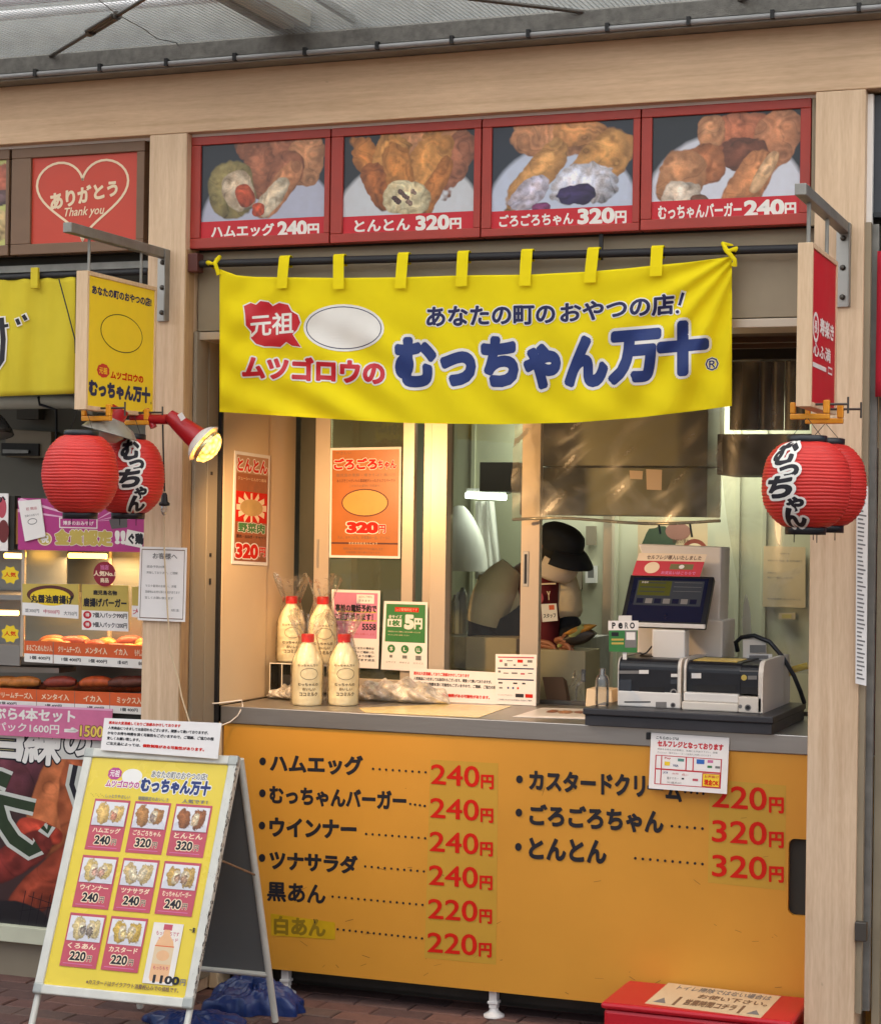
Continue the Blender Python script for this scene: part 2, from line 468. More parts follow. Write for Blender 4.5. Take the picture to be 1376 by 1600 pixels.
# ------------------------------------------------------------------ printed photographs, painted on a fine grid
def fno(h, w, sc, seed):
    r = np.random.default_rng(seed); gh, gw = int(h / sc) + 3, int(w / sc) + 3; g = r.random((gh, gw))
    y = np.arange(h) / sc; x = np.arange(w) / sc; yi = y.astype(int); xi = x.astype(int); fy = (y - yi)[:, None]; fx = (x - xi)[None]
    fy = fy * fy * (3 - 2 * fy); fx = fx * fx * (3 - 2 * fx)
    return (g[yi][:, xi] * (1 - fy) + g[yi + 1][:, xi] * fy) * (1 - fx) + (g[yi][:, xi + 1] * (1 - fy) + g[yi + 1][:, xi + 1] * fy) * fx
class Canvas:
    def __init__(s, w, h, bg):
        s.w, s.h = w, h; s.a = np.ones((h, w, 3)) * np.array([lin(c) for c in bg]); s.k = 0
        s.X, s.Y = np.meshgrid((np.arange(w) + .5) / w, (np.arange(h) + .5) / h)
        s.asp = w / h
    def blob(s, cx, cy, rx, ry, ang, col, edge=.15, tex=.35, flat=False):
        s.k += 1; a = math.radians(ang)
        dx = (s.X - cx) * s.asp; dy = s.Y - cy
        x = (dx * math.cos(a) + dy * math.sin(a)) / (rx * s.asp); y = (-dx * math.sin(a) + dy * math.cos(a)) / ry
        edge *= .85; tex *= 1.0
        n1 = fno(s.h, s.w, s.h / 7, s.k * 7 + 1) - .5; n2 = fno(s.h, s.w, s.h / 24, s.k * 7 + 2) - .5; n3 = fno(s.h, s.w, 1.6, s.k * 7 + 3) - .5
        r = (np.sqrt(x * x + y * y) if flat else (np.abs(x) ** 2.7 + np.abs(y) ** 2.7) ** (1 / 2.7)) + edge * 2 * n1 + edge * n2
        mk = np.clip((1.0 - r) / .06, 0, 1)[..., None]
        if flat: sh = np.ones_like(r)
        else:
            hgt = np.sqrt(np.clip(1 - r * r, 0, 1)); sh = .42 + .44 * hgt - .20 * (dx * .5 + dy) / max(ry, .05) * .6
            fold = np.sin(x * 5 + n1 * 9 + s.k) * np.sin(y * 4 - n1 * 7 + n2 * 3); sh = sh + .24 * fold * (.3 + hgt) - .22 * np.clip(1 - np.abs(np.sin(x * 2.3 + n1 * 6 + s.k * 1.7) + y * .8) * 7, 0, 1) + .9 * np.clip(hgt - .25 - np.abs(x + .25 + n1 * .8) - np.abs(y + .35 + n2 * .6), 0, 1)
        sh = sh * (1 + tex * (n1 * .9 + n2 * .8 + n3 * .5))
        c = np.array([lin(q) for q in col])
        sh3 = sh[..., None] * (1 + tex * .5 * n2[..., None] * np.array([0, .6, 1.2]))
        s.a = s.a * (1 - mk) + np.clip(c * sh3, 0, 1) * mk
        return s
    def grid(s, mapper, name, parent):
        """mapper(u, v, w), u and v in 0..1"""
        mb = MB(); h, w = s.h, s.w
        P = np.zeros((h + 1, w + 1, 3))
        c = [Vector(mapper(u, v, .0004)) for (u, v) in ((0, 0), (1, 0), (1, 1), (0, 1))]
        U = np.linspace(0, 1, w + 1)[None, :, None]; V = np.linspace(0, 1, h + 1)[:, None, None]
        c = [np.array(x) for x in c]
        P = (c[0] * (1 - U) + c[1] * U) * (1 - V) + (c[3] * (1 - U) + c[2] * U) * V
        A = np.pad(s.a, ((0, 1), (0, 1), (0, 0)), mode='edge')
        mb.v = [tuple(p) for p in P.reshape(-1, 3)]
        i = np.arange(h)[:, None] * (w + 1) + np.arange(w)[None]; i = i.ravel()
        mb.f = np.stack([i, i + 1, i + w + 2, i + w + 1], 1).tolist(); mb.m = [0] * len(mb.f); mb.sm = [False] * len(mb.f); mb.mats = [K['photo']]
        mb.col = np.concatenate([A.reshape(-1, 3), np.ones((A.shape[0] * A.shape[1], 1))], 1)
        return mb.build(name, parent)
BR, BD, BL = (204, 142, 98), (166, 102, 72), (226, 190, 140)
# ================================================================== GROUND
g = MB().box(-30, 30, -40, 12, -.30, -.012, 'mortar')
gr = g.build('ground'); tag(gr, kind='structure')
BRK = [mat('red_brown_paver_%d' % i, c, .82, var=.22, scale=25, bump=.35, bscale=140) for i, c in enumerate([(104, 74, 66), (92, 68, 62), (112, 80, 70), (86, 64, 60), (98, 78, 70)])]
bmeshes = []
for i, mm in enumerate(BRK):
    b = MB(); e = .004
    x, y = .0975, .0475
    b.add([(-x, -y, -.04), (x, -y, -.04), (x, y, -.04), (-x, y, -.04), (-x, -y, -.004), (x, -y, -.004), (x, y, -.004), (-x, y, -.004),
           (-x + e, -y + e, 0), (x - e, -y + e, 0), (x - e, y - e, 0), (-x + e, y - e, 0)],
          [(0, 1, 5, 4), (1, 2, 6, 5), (2, 3, 7, 6), (3, 0, 4, 7), (4, 5, 9, 8), (5, 6, 10, 9), (6, 7, 11, 10), (7, 4, 8, 11), (8, 9, 10, 11)], mm)
    me = bpy.data.meshes.new('paver'); me.from_pydata(b.v, [], b.f); me.materials.append(mm); bmeshes.append(me)
far = MB()
k = 0
for j in range(-22, 14):
    for i in range(-16, 18):
        cx = i * .2 + (.1 if j % 2 else 0); cy = j * .1 + .05
        near = -1.75 < cx < 1.0 and -.95 < cy < .35
        if near and (cx > .9 or (cy > .2 and cx < -.7)): near = False
        if near and k < 290:
            o = bpy.data.objects.new('brick', bmeshes[random.randrange(5)]); COL.objects.link(o); o.parent = gr
            o.location = (cx, cy, random.uniform(-.0025, .001)); o.rotation_euler = (random.gauss(0, .006), random.gauss(0, .006), random.gauss(0, .008)); k += 1
        elif cy < .95:
            x, y = .0972, .0472; z = random.uniform(-.003, 0)
            far.add([(cx - x, cy - y, z - .008), (cx + x, cy - y, z - .008), (cx + x, cy + y, z - .008), (cx - x, cy + y, z - .008), (cx - x + .004, cy - y + .004, z), (cx + x - .004, cy - y + .004, z), (cx + x - .004, cy + y - .004, z), (cx - x + .004, cy + y - .004, z)],
                    [(0, 1, 5, 4), (1, 2, 6, 5), (2, 3, 7, 6), (3, 0, 4, 7), (4, 5, 6, 7)], BRK[random.randrange(5)])
f = far.build('outer_bricks', gr); tag(f, kind='stuff')
for o in list(bpy.data.objects):      # ground origin is the world origin
    pass

# ================================================================== BEAM, POSTS
one('wooden_beam', MB().box(-3.2, 2.6, -.25, .05, 3.0275, 3.236, 'wh'), 'long pale maple beam running across the whole shop front above the picture frames', 'beam', bevel=.003)
pl = thing('wooden_post', 'pale wooden post left of the counter, with the white notice taped on it', 'post', (-.945, -.1, 0))
MB().box(-1.018, -.871, -.25, .06, 0, 3.0265, 'wv').build('shaft', pl, .003)
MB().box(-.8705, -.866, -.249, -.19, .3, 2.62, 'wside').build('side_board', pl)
pr = thing('wooden_post', 'pale wooden post right of the counter, behind the right hand lanterns', 'post', (1.386, -.1, 0))
MB().box(1.311, 1.4635, -.25, .05, 0, 3.0265, 'wv').build('shaft', pr, .003)
b = MB().box(1.464, 1.482, -.235, -.21, .2, 2.62, 'beige').box(1.4645, 1.50, -.19, -.165, .2, 2.62, 'galv')
b.build('door_track', pr)
q = [at(1347, 1432, -.235), at(1356, 1428, -.235), at(1356, 1446, -.235), at(1347, 1452, -.235)]
MB().box(1.464, 1.50, -.262, -.236, at(1350, 1470, -.24).z, at(1350, 1440, -.24).z, 'steeldk').build('hinge', pr, .003)

# pale sealant strips round the frames
one('sealing_strip', MB().box(-1.9, -1.0185, -.212, -.19, 3.0175, 3.0273, 'paper').box(-.8708, 1.3108, -.212, -.19, 3.0175, 3.0273, 'paper')
    .box(1.294, 1.3108, -.215, -.19, 2.62, 3.0173, 'beige').box(1.464, 1.481, -.215, -.19, 2.62, 3.0173, 'paper'), 'thin pale sealing strip between the long beam and the picture frames', 'trim')

# ================================================================== CANOPY above the beam
cn = thing('canopy', 'grey arcade canopy with wire netting above the maple beam', 'canopy', (0, -.9, 3.26))
K['roofsheet'] = mat('milky_roof_sheet', (176, 182, 172), .55, var=.08, scale=3)
_m = K['roofsheet']; _n = _m.node_tree.nodes; _l = _m.node_tree.links
_t = _n.new('ShaderNodeBsdfTranslucent'); _t.inputs[0].default_value = rgb(246, 250, 250); _x = _n.new('ShaderNodeMixShader'); _x.inputs[0].default_value = .88
_l.new(_n['Principled BSDF'].outputs[0], _x.inputs[1]); _l.new(_t.outputs[0], _x.inputs[2]); _l.new(_x.outputs[0], _n['Material Output'].inputs[0])
for i in range(-6, 7):
    MB().sheet(lambda u, v: Vector((i * .9 - .36 + .9 * u, -4.2 + 3.87 * v, 3.60 + .006 * math.sin(u * 75.4))), 48, 1, 'roofsheet').build('roof_sheet', cn)
MB().box(-3.2, 2.6, -.33, .05, 3.2365, 3.62, 'galv').build('wall_plate', cn)
# steel angle beam faced with netting, and the cable pipe along its foot
MB().box(-3.2, 2.6, -.335, -.3305, 3.262, 3.315, mat('netted_steel', (112, 110, 104), .6, .3, var=.3, scale=40, bump=.5, bscale=260)).build('edge_beam', cn)
pp = MB().tube([(-3.2, -.338, 3.25), (2.6, -.338, 3.25)], .009, mat('grey_pipe', (150, 150, 150), .4, var=.1), 10).build('pipe', cn)
x = -3.0
while x < 2.5:
    MB().box(x - .006, x + .006, -.352, -.332, 3.240, 3.266, 'cable').build('pipe_clip', cn); x += .262
nw = mat('net_wire', (158, 166, 168), .5, .2, var=.1); net = MB(); zz = 3.318
for i in range(260):
    xx = -2.2 + i * .0165; net.box(xx, xx + .0018, -1.55, -.335, zz, zz + .0012, nw)
for i in range(74):
    yy = -1.55 + i * .0165; net.box(-2.2, 2.1, yy, yy + .0018, zz + .0014, zz + .0026, nw)
o = net.build('wire_netting', cn); tag(o, kind='stuff')
def perpbeam(x0, x1, y0, z0, z1, m, nm='roof_rail'):
    MB().box(x0, x1, y0, -.34, z0, z1, m).build(nm, cn, .002)
xa = at(500, 66, -.35).x
xa = atz(500, 66, 3.33).x
perpbeam(xa - .10, xa - .065, -1.6, 3.335, 3.40, 'galv'); perpbeam(xa - .05, xa - .01, -1.6, 3.335, 3.375, mat('pale_rail', (196, 196, 188), .5, var=.08))
perpbeam(xa + .01, xa + .05, -1.6, 3.335, 3.39, mat('olive_rail', (150, 146, 132), .6, var=.15))
perpbeam(atz(540, 30, 3.34).x, atz(540, 30, 3.34).x + .02, -1.6, 3.336, 3.36, 'galv')
# white strip along the canopy
MB().tube([(-2.6, -.585, 3.40), (-.60, -.55, 3.40)], .016, mat('white_tube', (225, 222, 222), .4, var=.03), 12).build('white_pipe', cn)
MB().tube([(-2.6, -.69, 3.42), (.2, -.66, 3.42)], .022, mat('mauve_pipe', (190, 176, 182), .4, var=.05), 12).build('white_pipe', cn)
# braces
def brace(pts, lab, tb=None, r=.007):
    t = thing('brace_rod', lab, 'brace', pts[0])
    MB().tube(pts, r, 'steeldk', 8).build('rod', t)
    if tb:
        a, b = Vector(tb[0]), Vector(tb[1]); d = (b - a).normalized(); s_ = d.cross(Vector((0, 0, 1))).normalized() * .014
        m_ = MB(); m_.tube([a - d * .01, a + d * .02], .016, 'steeldk', 8); m_.tube([b - d * .02, b + d * .01], .016, 'steeldk', 8)
        m_.tube([a + s_, b + s_], .007, 'steeldk', 8); m_.tube([a - s_, b - s_], .007, 'steeldk', 8)
        m_.build('turnbuckle', t)
p0, p1 = atz(65, 96, 3.312), atz(215, 4, 3.305)
brace([p0, p0.lerp(p1, .58), p1 + (p1 - p0) * .1], 'dark diagonal brace rod with a turnbuckle under the canopy netting, top left', (p0.lerp(p1, .54), p0.lerp(p1, .80)))
brace([atz(690, -8, 3.31), atz(975, 26, 3.312)], 'thin dark brace rod running under the canopy right of the centre')
brace([atz(1175, -6, 3.305), atz(1105, 16, 3.312)], 'short dark brace rod at the top right of the canopy')
one('hanging_wire', MB().tube([atz(148, -6, 3.3), atz(180, 20, 3.3), atz(225, 45, 3.305), atz(245, 60, 3.31), atz(275, 66, 3.31), atz(288, 84, 3.312)], .0015, 'steeldk', 5), 'loose crooked wire hanging below the netting beside the turnbuckle', 'wire')

# ================================================================== SHUTTER BOX, RAILS, POLE
zt = 2.622
one('upper_wall', MB().box(-3.2, 2.6, -.155, .05, 2.629, 3.0268, 'darkin').box(-.8655, 1.3105, -.155, .0, 2.6215, 2.6288, 'darkin'), 'dark wall strip behind the picture frames', 'wall')
sb = thing('shutter_box', 'beige metal shutter housing above the serving window, behind the yellow banner', 'shutter box', (.2, 0, 2.3))
MB().box(-.8655, 1.3105, -.16, .0, 2.3435, zt - .001, 'beige').build('housing', sb, .002)
MB().box(-.8655, 1.3105, -.17, .02, 2.312, 2.3395, 'alu').build('guide_rail', sb, .002)
MB().box(-.8655, 1.3105, .022, .60, 2.318, 2.342, 'brownsof').build('soffit', sb)
MB().box(-.8655, 1.3105, .20, .235, 2.300, 2.3175, 'brownsof').box(-.8655, 1.3105, .40, .43, 2.30, 2.3175, 'brownsof').build('soffit_ridge', sb)
MB().box(-.8655, 1.3105, .56, .64, 2.274, 2.317, 'cable').build('window_head', sb)
np_ = thing('banner_pole', 'black pole carrying the big yellow banner', 'pole', (.2, -.215, 2.57))
pa, pb = at(312, 412, -.215), at(1252, 388, -.215)
MB().tube([pa, pb], .0135, 'pole', 14).build('rod', np_)
MB().box(pa.x - .035, pa.x + .003, -.24, -.19, pa.z - .03, pa.z + .035, 'wood_dk').build('bracket', np_, .004)
c = at(938, 396, -.2); MB().box(c.x - .006, c.x + .006, -.199, -.19, c.z - .02, 2.6235, 'pole').build('hanger', np_)

# ================================================================== RED MENU PICTURE FRAMES
def frame_thing(px0, px1, lab, fm, ins, group, name='picture_frame', cap=None, canvas=None, z0=2.626, z1=3.0172, Y=-.2, pins=None):
    x0 = at(px0, 290, Y).x; x1 = at(px1, 290, Y).x
    t = thing(name, lab, 'picture frame', ((x0 + x1) / 2, Y, z0), group=group)
    # opening
    ox0, ox1, oz0, oz1 = ins
    fw = MB()
    fw.box(x0, x1, Y - .018, Y + .03, oz1, z1, fm); fw.box(x0, x1, Y - .018, Y + .03, z0, oz0, fm)
    fw.box(x0, ox0, Y - .018, Y + .03, oz0 + .0003, oz1 - .0003, fm); fw.box(ox1, x1, Y - .018, Y + .03, oz0 + .0003, oz1 - .0003, fm)
    fw.build('frame', t, .0025)
    return t, (x0, x1)
YP = -.208
def world_rect(px0, py0, px1, py1, Y):     # top-left and bottom-right pixels
    a, b = at(px0, py0, Y), at(px1, py1, Y); return a.x, b.x, b.z, a.z
PICS = []
def c1():
    c = Canvas(210, 165, (36, 42, 52)); c.blob(.55, .85, .56, .62, 0, (176, 178, 196), .01, .05, True)
    c.blob(.62, .1, .33, .16, 8, BD, .14).blob(.84, .22, .15, .3, 6, BR, .14).blob(.5, .3, .14, .32, -20, BD, .2).blob(.68, .35, .13, .24, 20, BD, .15)
    c.blob(.25, .50, .19, .32, -12, (158, 142, 88), .08).blob(.31, .52, .13, .22, -20, (226, 200, 168), .12, .5).blob(.36, .56, .07, .13, -25, (196, 84, 50), .12)
    c.blob(.64, .52, .1, .36, 32, (204, 136, 92), .12).blob(.58, .60, .08, .24, 35, (226, 206, 176), .15, .5).blob(.47, .72, .05, .07, 0, (206, 84, 50), .2); return c
def c2():
    c = Canvas(210, 165, (36, 42, 50)); c.blob(.5, .9, .58, .66, 0, (200, 202, 206), .01, .05, True)
    c.blob(.66, .10, .30, .17, -6, BR, .2).blob(.84, .34, .13, .34, 24, BD, .2).blob(.20, .26, .11, .28, -28, (196, 124, 58), .2).blob(.36, .20, .14, .22, 16, (214, 150, 78), .22).blob(.27, .52, .10, .30, -24, (170, 98, 46), .22)
    c.blob(.62, .40, .16, .42, 24, (212, 146, 76), .2).blob(.44, .42, .12, .34, -16, (200, 130, 62), .2).blob(.70, .58, .08, .34, 26, (186, 116, 56), .2).blob(.49, .66, .17, .19, 14, (240, 222, 176), .16, .5)
    for i in range(11): c.blob(.40 + .17 * ((i * 37 + 3) % 11) / 11, .60 + .14 * ((i * 5) % 7) / 7, .018, .026, i * 50, ((104, 80, 74), (150, 120, 104), (84, 58, 56))[i % 3], .5)
    return c
def c3():
    c = Canvas(210, 165, (34, 42, 56)); c.blob(.5, .9, .56, .72, 0, (188, 196, 214), .01, .05, True)
    c.blob(.42, .12, .3, .22, 4, BR, .12).blob(.62, .1, .2, .14, 0, (216, 150, 90), .14)
    c.blob(.32, .5, .12, .42, 38, (206, 150, 88), .12).blob(.28, .66, .09, .22, 42, (210, 200, 214), .2, .5)
    c.blob(.78, .4, .17, .36, 38, (208, 150, 84), .12).blob(.66, .6, .24, .2, -12, (216, 212, 220), .2, .6).blob(.6, .7, .14, .1, -10, (60, 46, 92), .25).blob(.36, .82, .07, .06, 0, (130, 60, 110), .3); return c
def c4():
    c = Canvas(210, 165, (32, 38, 46)); c.blob(.5, .95, .58, .78, 0, (206, 208, 218), .01, .05, True)
    c.blob(.58, .22, .24, .22, -8, (186, 110, 76), .12).blob(.84, .28, .16, .3, 20, (196, 130, 90), .12).blob(.4, .18, .1, .16, 0, BR, .15).blob(.62, .42, .16, .16, 10, (120, 70, 50), .2)
    c.blob(.36, .5, .14, .2, 0, (186, 116, 74), .12).blob(.2, .62, .17, .28, 10, (196, 136, 92), .12).blob(.2, .78, .13, .14, 8, (228, 208, 186), .2, .5).blob(.32, .84, .07, .07, 0, (120, 80, 60), .3)
    c.blob(.66, .68, .13, .36, 32, (204, 136, 88), .12).blob(.76, .6, .05, .24, 28, (222, 176, 130), .12); return c
FR = [(301.5, 518, (316, 223, 507, 372), 'ハムエッグ', '240円', (330, 350, 428, 369), (434, 345, 498, 367), c1, 'red framed picture of a cut ham and egg bun, leftmost of the four'),
      (520, 753, (538, 212, 740, 365), 'とんとん', '320円', (554, 342, 640, 360), (650, 336, 720, 358), c2, 'red framed picture of a fried bun with meat filling on a plate, second from left'),
      (755, 1001, (770, 196, 988, 357), 'ごろごろちゃん', '320円', (780, 333, 895, 352), (903, 325, 978, 348), c3, 'red framed picture of a bun with purple filling, second from the right'),
      (1003, 1267, (1020, 178, 1249, 350), 'むっちゃんバーガー', '240円', (1028, 318, 1158, 340), (1163, 312, 1243, 336), c4, 'red framed picture of piled buns on a white plate, rightmost of the four')]
for (a, b_, (u0, v0, u1, v1), nm, pr_, nq, pq, cf, lab) in FR:
    x0, x1, zz0, zz1 = world_rect(u0, v0, u1, v1, YP)
    zz1 = at((u0 + u1) / 2, (at and 0) + v0, YP).z
    # openings share one height: measured in the photograph on the plane of the picture
    zz1 = 2.987; zz0 = {301.5: 2.662, 520: 2.657, 755: 2.652, 1003: 2.660}[a]
    t, _ = frame_thing(a, b_, lab, 'redframe', (x0, x1, zz0, zz1), 'red menu picture frames over the serving window')
    q = [Vector((x0, YP, zz1)), Vector((x1, YP, zz1)), Vector((x1, YP, zz0)), Vector((x0, YP, zz0))]
    MB().box(x0 - .002, x1 + .002, YP + .001, YP + .012, zz0 - .002, zz1 + .002, 'paper').build('backing', t)
    bk = t.children[-1]
    Q = quadmap(q); cf().grid(lambda u, v, w_: Q(u, v, w_ + .0003), 'photo', t)
    P = Print(plane(YP), w0=.0012)
    # caption strip along the foot
    zc = zz0 + .058
    def px(x, z):
        # inverse of at() for the caption strip
        d = Vector((x, YP, z)) - CAM; k_ = d.dot(fwd); return (688 + FPX * d.dot(rc) / k_, 800 - FPX * d.dot(uc) / k_)
    P.poly([px(x0, zc), px(x1, zc), px(x1, zz0), px(x0, zz0)], 'red')
    sl_ = -.042
    def sq(q_):
        u0_, v0_, u1_, v1_ = q_; h = v1_ - v0_; dv = sl_ * (u1_ - u0_); mid = 0
        vt = v0_ - dv / 2 + .5; 
        return [(u0_, vt), (u1_, vt + dv), (u1_, vt + dv + h), (u0_, vt + h)]
    P.text(nm, sq(nq), 'white', .035); P.text(pr_[:-1], sq((pq[0], pq[1], pq[2] - 19, pq[3])), 'white', .05)
    P.text('円', sq((pq[2] - 17, pq[1] + 4, pq[2], pq[3] + 0)), 'white', .04)
    P.build('lettering', t)

# neighbour's brown frames
for (a, b_, (u0, u1), lab, kind) in [(22, 229, (50, 215), 'brown framed red poster with a white heart and thank you written in it', 'heart'),
                                      (-150, 18, (-130, 11), 'brown framed pale green food poster cut off at the left edge, beside the heart poster', 'food')]:
    Y = -.2
    x0, x1 = at(u0, 300, YP).x, at(u1, 300, YP).x
    if kind == 'food': x0, x1 = at(-130, 300, YP).x, at(11, 300, YP).x
    zz1, zz0 = 2.98, 2.668
    t, _ = frame_thing(a, b_, lab, 'brownframe', (x0, x1, zz0, zz1), 'brown picture frames over the neighbouring stall', z0=2.63)
    MB().box(x0 - .002, x1 + .002, YP + .001, YP + .012, zz0 - .002, zz1 + .002, 'heartred' if kind == 'heart' else 'paper').build('backing', t)
    if kind == 'heart':
        P = Print(plane(YP))
        cx, cy = 129, 305; pts = []
        for i in range(61):
            tt = 2 * math.pi * i / 60
            hx = 16 * math.sin(tt) ** 3; hy = 13 * math.cos(tt) - 5 * math.cos(2 * tt) - 2 * math.cos(3 * tt) - math.cos(4 * tt)
            pts.append((cx + hx * 4.45, cy - hy * 4.3 - 2 - (hx * .28)))
        P.line(pts, 3.6, 'cream')
        P.text('ありがとう', [(78, 302), (182, 280), (184, 304), (80, 328)], 'cream', .05)
        P.text('Thank you', [(101, 325), (163, 320), (163, 338), (101, 342)], 'cream', .015, shear=.3)
        P.build('lettering', t)
    else:
        c = Canvas(60, 70, (190, 190, 110)); c.blob(.8, .25, .4, .2, 0, (206, 110, 80), .2).blob(.8, .45, .4, .1, 0, (120, 90, 90), .2).blob(.85, .75, .3, .2, 0, (220, 190, 130), .2)
        q = [Vector((x0, YP, zz1)), Vector((x1, YP, zz1)), Vector((x1, YP, zz0)), Vector((x0, YP, zz0))]
        Q = quadmap(q); c.grid(lambda u, v, w_: Q(u, v, w_ + .0003), 'photo', t)
one('picture_frame', MB().box(1.482, 2.3, -.19, -.15, 2.64, 3.017, mat('slate_board', (52, 56, 64), .4, var=.1)).box(1.482, 2.3, -.2, -.191, 2.64, 2.655, 'dkplastic'), 'dark slate board cut off at the top right edge, beside the right post', 'board')

# ================================================================== NOREN (banner)
def bil(q, u, v):
    return (q[0][0] * (1 - u) * (1 - v) + q[1][0] * u * (1 - v) + q[2][0] * u * v + q[3][0] * (1 - u) * v,
            q[0][1] * (1 - u) * (1 - v) + q[1][1] * u * (1 - v) + q[2][1] * u * v + q[3][1] * (1 - u) * v)
def interp(x, xs, ys): return float(np.interp(x, xs, ys))
TOPX = [343, 370, 400, 443, 532, 628, 723, 822, 923, 985, 1026, 1080, 1125, 1143]
TOPY = [420, 430, 432.5, 433, 434, 433, 430, 429, 424, 418.5, 414, 409, 403, 400]
BOTX = [343, 450, 560, 640, 780, 900, 1000, 1100, 1144]
BOTY = [643.5, 650, 657, 661, 663, 660, 652, 640, 634]
NY = -.225
def noren_pt(px, py, w):
    tp = interp(px, TOPX, TOPY); bt = interp(px, BOTX, BOTY); v = (py - tp) / (bt - tp); u = (px - 343) / 800
    # soft folds: pull lines from the tied corners plus gentle ripples growing downwards
    d = .004 * math.sin(u * 23 + v * 2.5) * (.3 + v) + .003 * math.sin(u * 51 - v * 3)
    r1 = (u * 3.6 + v) ; d += .0055 * math.sin(r1 * 17) * math.exp(-((u) * 6) ** 2 - ((v - .3) * 1.2) ** 2) 
    a = math.atan2(v * .24 + .01, (1 - u) * .87 + .02)
    d += .018 * math.sin(a * 19) * math.exp(-((1 - u) * 4.2) ** 2) * (.35 + .65 * v)
    d += .010 * math.sin((u * .9 - v * .55) * 38) * math.exp(-((u - .12) * 4) ** 2) * v + .0035 * math.sin((u * 1.1 - v * .4) * 46) * v
    d += .02 * (v ** 2) * math.sin(u * 5.0 + .5) * .5 - .012 * v
    return at(px, py, NY - d - w)
def noren_uv(u, v):
    px = 343 + 800 * u; tp = interp(px, TOPX, TOPY); bt = interp(px, BOTX, BOTY); return noren_pt(px, tp + (bt - tp) * v, 0)
nr = thing('shop_banner', 'big yellow cloth banner with blue and red Japanese shop lettering hung over the serving window', 'banner', at(743, 662, NY))
cloth = MB().sheet(noren_uv, 260, 70, 'noren').build('cloth', nr, solid=.0016)
hem = MB().sheet(lambda u, v: noren_pt(343 + 800 * u, interp(343 + 800 * u, BOTX, BOTY) - 5.5 * (1 - v), .0016), 120, 1, 'noren'); hem.build('hem', nr)
def pole_z(px):
    return pa.lerp(pb, (px - 312) / (1252 - 312))
for px_ in (443, 532, 628, 723, 822, 923, 1026):
    p0 = at(px_, interp(px_, TOPX, TOPY) + 18, NY); pc = pole_z(px_); hw = .0195
    x = at(px_, 425, NY).x; ztop = pc.z + .019; m_ = MB()
    zs = [p0.z, p0.z + .03, pc.z - .004, pc.z + .012, ztop, ztop, pc.z + .01, pc.z - .02]
    ys = [NY - .014, NY - .013, pc.y - .017, pc.y - .015, pc.y - .006, pc.y + .006, pc.y + .016, pc.y + .012]
    tl = random.uniform(-.004, .004)
    vs = []
    for z_, y_ in zip(zs, ys): vs += [(x - hw + tl * (z_ - p0.z) * 20, y_, z_), (x + hw + tl * (z_ - p0.z) * 20, y_, z_)]
    m_.add(vs, [(2 * i, 2 * i + 1, 2 * i + 3, 2 * i + 2) for i in range(len(zs) - 1)], 'noren', False)
    m_.build('loop', nr, solid=.002)
for (cx_, cy_, s_) in ((343, 412, -1), (1147, 398, 1)):
    pc = pole_z(cx_); cc = at(cx_, cy_ + 12, NY)
    m_ = MB(); m_.tube([cc + Vector((0, -.004, -.01)), cc + Vector((s_ * .004, -.012, .006)), pc + Vector((0, -.018, .0)), pc + Vector((-s_ * .012, -.008, .02)), pc + Vector((s_ * .01, .012, .016)), pc + Vector((s_ * .02, .01, -.012)), pc + Vector((s_ * .03, -.012, .002)), pc + Vector((s_ * .005, -.022, -.004))], [.010, .007, .008, .008, .007, .008, .009, .004], 'noren', 8)
    m_.build('tie', nr)
P = Print(noren_pt, grid=(4.5, 4.5), w0=.0022, step=.0005)
# red speech cloud with 元祖
cl = [(383, 492), (381, 478), (392, 473), (400, 476), (407, 470), (420, 472), (426, 478), (436, 473), (450, 476), (455, 486), (465, 492), (469, 504), (464, 515), (457, 522), (462, 530), (470, 542), (456, 540), (447, 534), (438, 542), (424, 541), (413, 541), (400, 537), (392, 528), (393, 518), (384, 508)]
def grow(pts, r):
    c = np.mean(np.array(pts), 0); return [tuple(np.array(p) + (np.array(p) - c) / np.linalg.norm(np.array(p) - c) * r) for p in pts]
P.poly(grow(cl, 2.2), 'white'); P.poly(cl, 'red')
P.text('元祖', [(391, 492), (458, 487), (458, 520), (392, 526)], 'white', .02)
# plain white oval where the emblem stands
P.w = .0026; P.ell(537, 512, 63, 37, 'white', 36, rot=.02); P.ell(537, 512, 59, 33.5, 'navydk', 36, rot=.02); P.ell(537, 512, 57.6, 32, 'white', 36, rot=.02)
P.w = .0026; P.text('ムツゴロウの', [(380, 555), (600, 564), (600, 600), (379, 589)], 'red', .055, ('white', .1))
P.w = .0026; P.text('あなたの町の', [(667, 480), (866, 475), (866, 505), (667, 510)], 'navydk', .035, ('white', .085))
P.w = .0026; P.text('おやつの店', [(876, 474), (1052, 459), (1052, 490), (876, 504)], 'navydk', .035, ('white', .085)); P.w = .0026; P.line([(1068, 454), (1061, 479)], 8.5, 'white'); P.ell(1058, 487, 5, 5, 'white', 14); P.line([(1067, 457), (1061, 477)], 4.6, 'navydk'); P.ell(1058, 487, 2.8, 2.8, 'navydk', 12)
P.w = .0026; P.text('むっちゃん', [(620, 531), (946, 527), (946, 604), (620, 604)], 'navy', .075, ('white', .115))
P.w = .0026; P.text('万', [(955, 522), (1029, 516), (1027, 592), (953, 598)], 'navy', .07, ('white', .105))
P.w = .0026; P.text('十', [(1030, 508), (1103, 502), (1103, 580), (1030, 586)], 'navy', .075, ('white', .11))
P.w = .0026; P.text('®', [(1102, 559), (1122, 558), (1122, 578), (1102, 579)], 'navydk', .012, ('white', .04))
P.build('lettering', cloth)

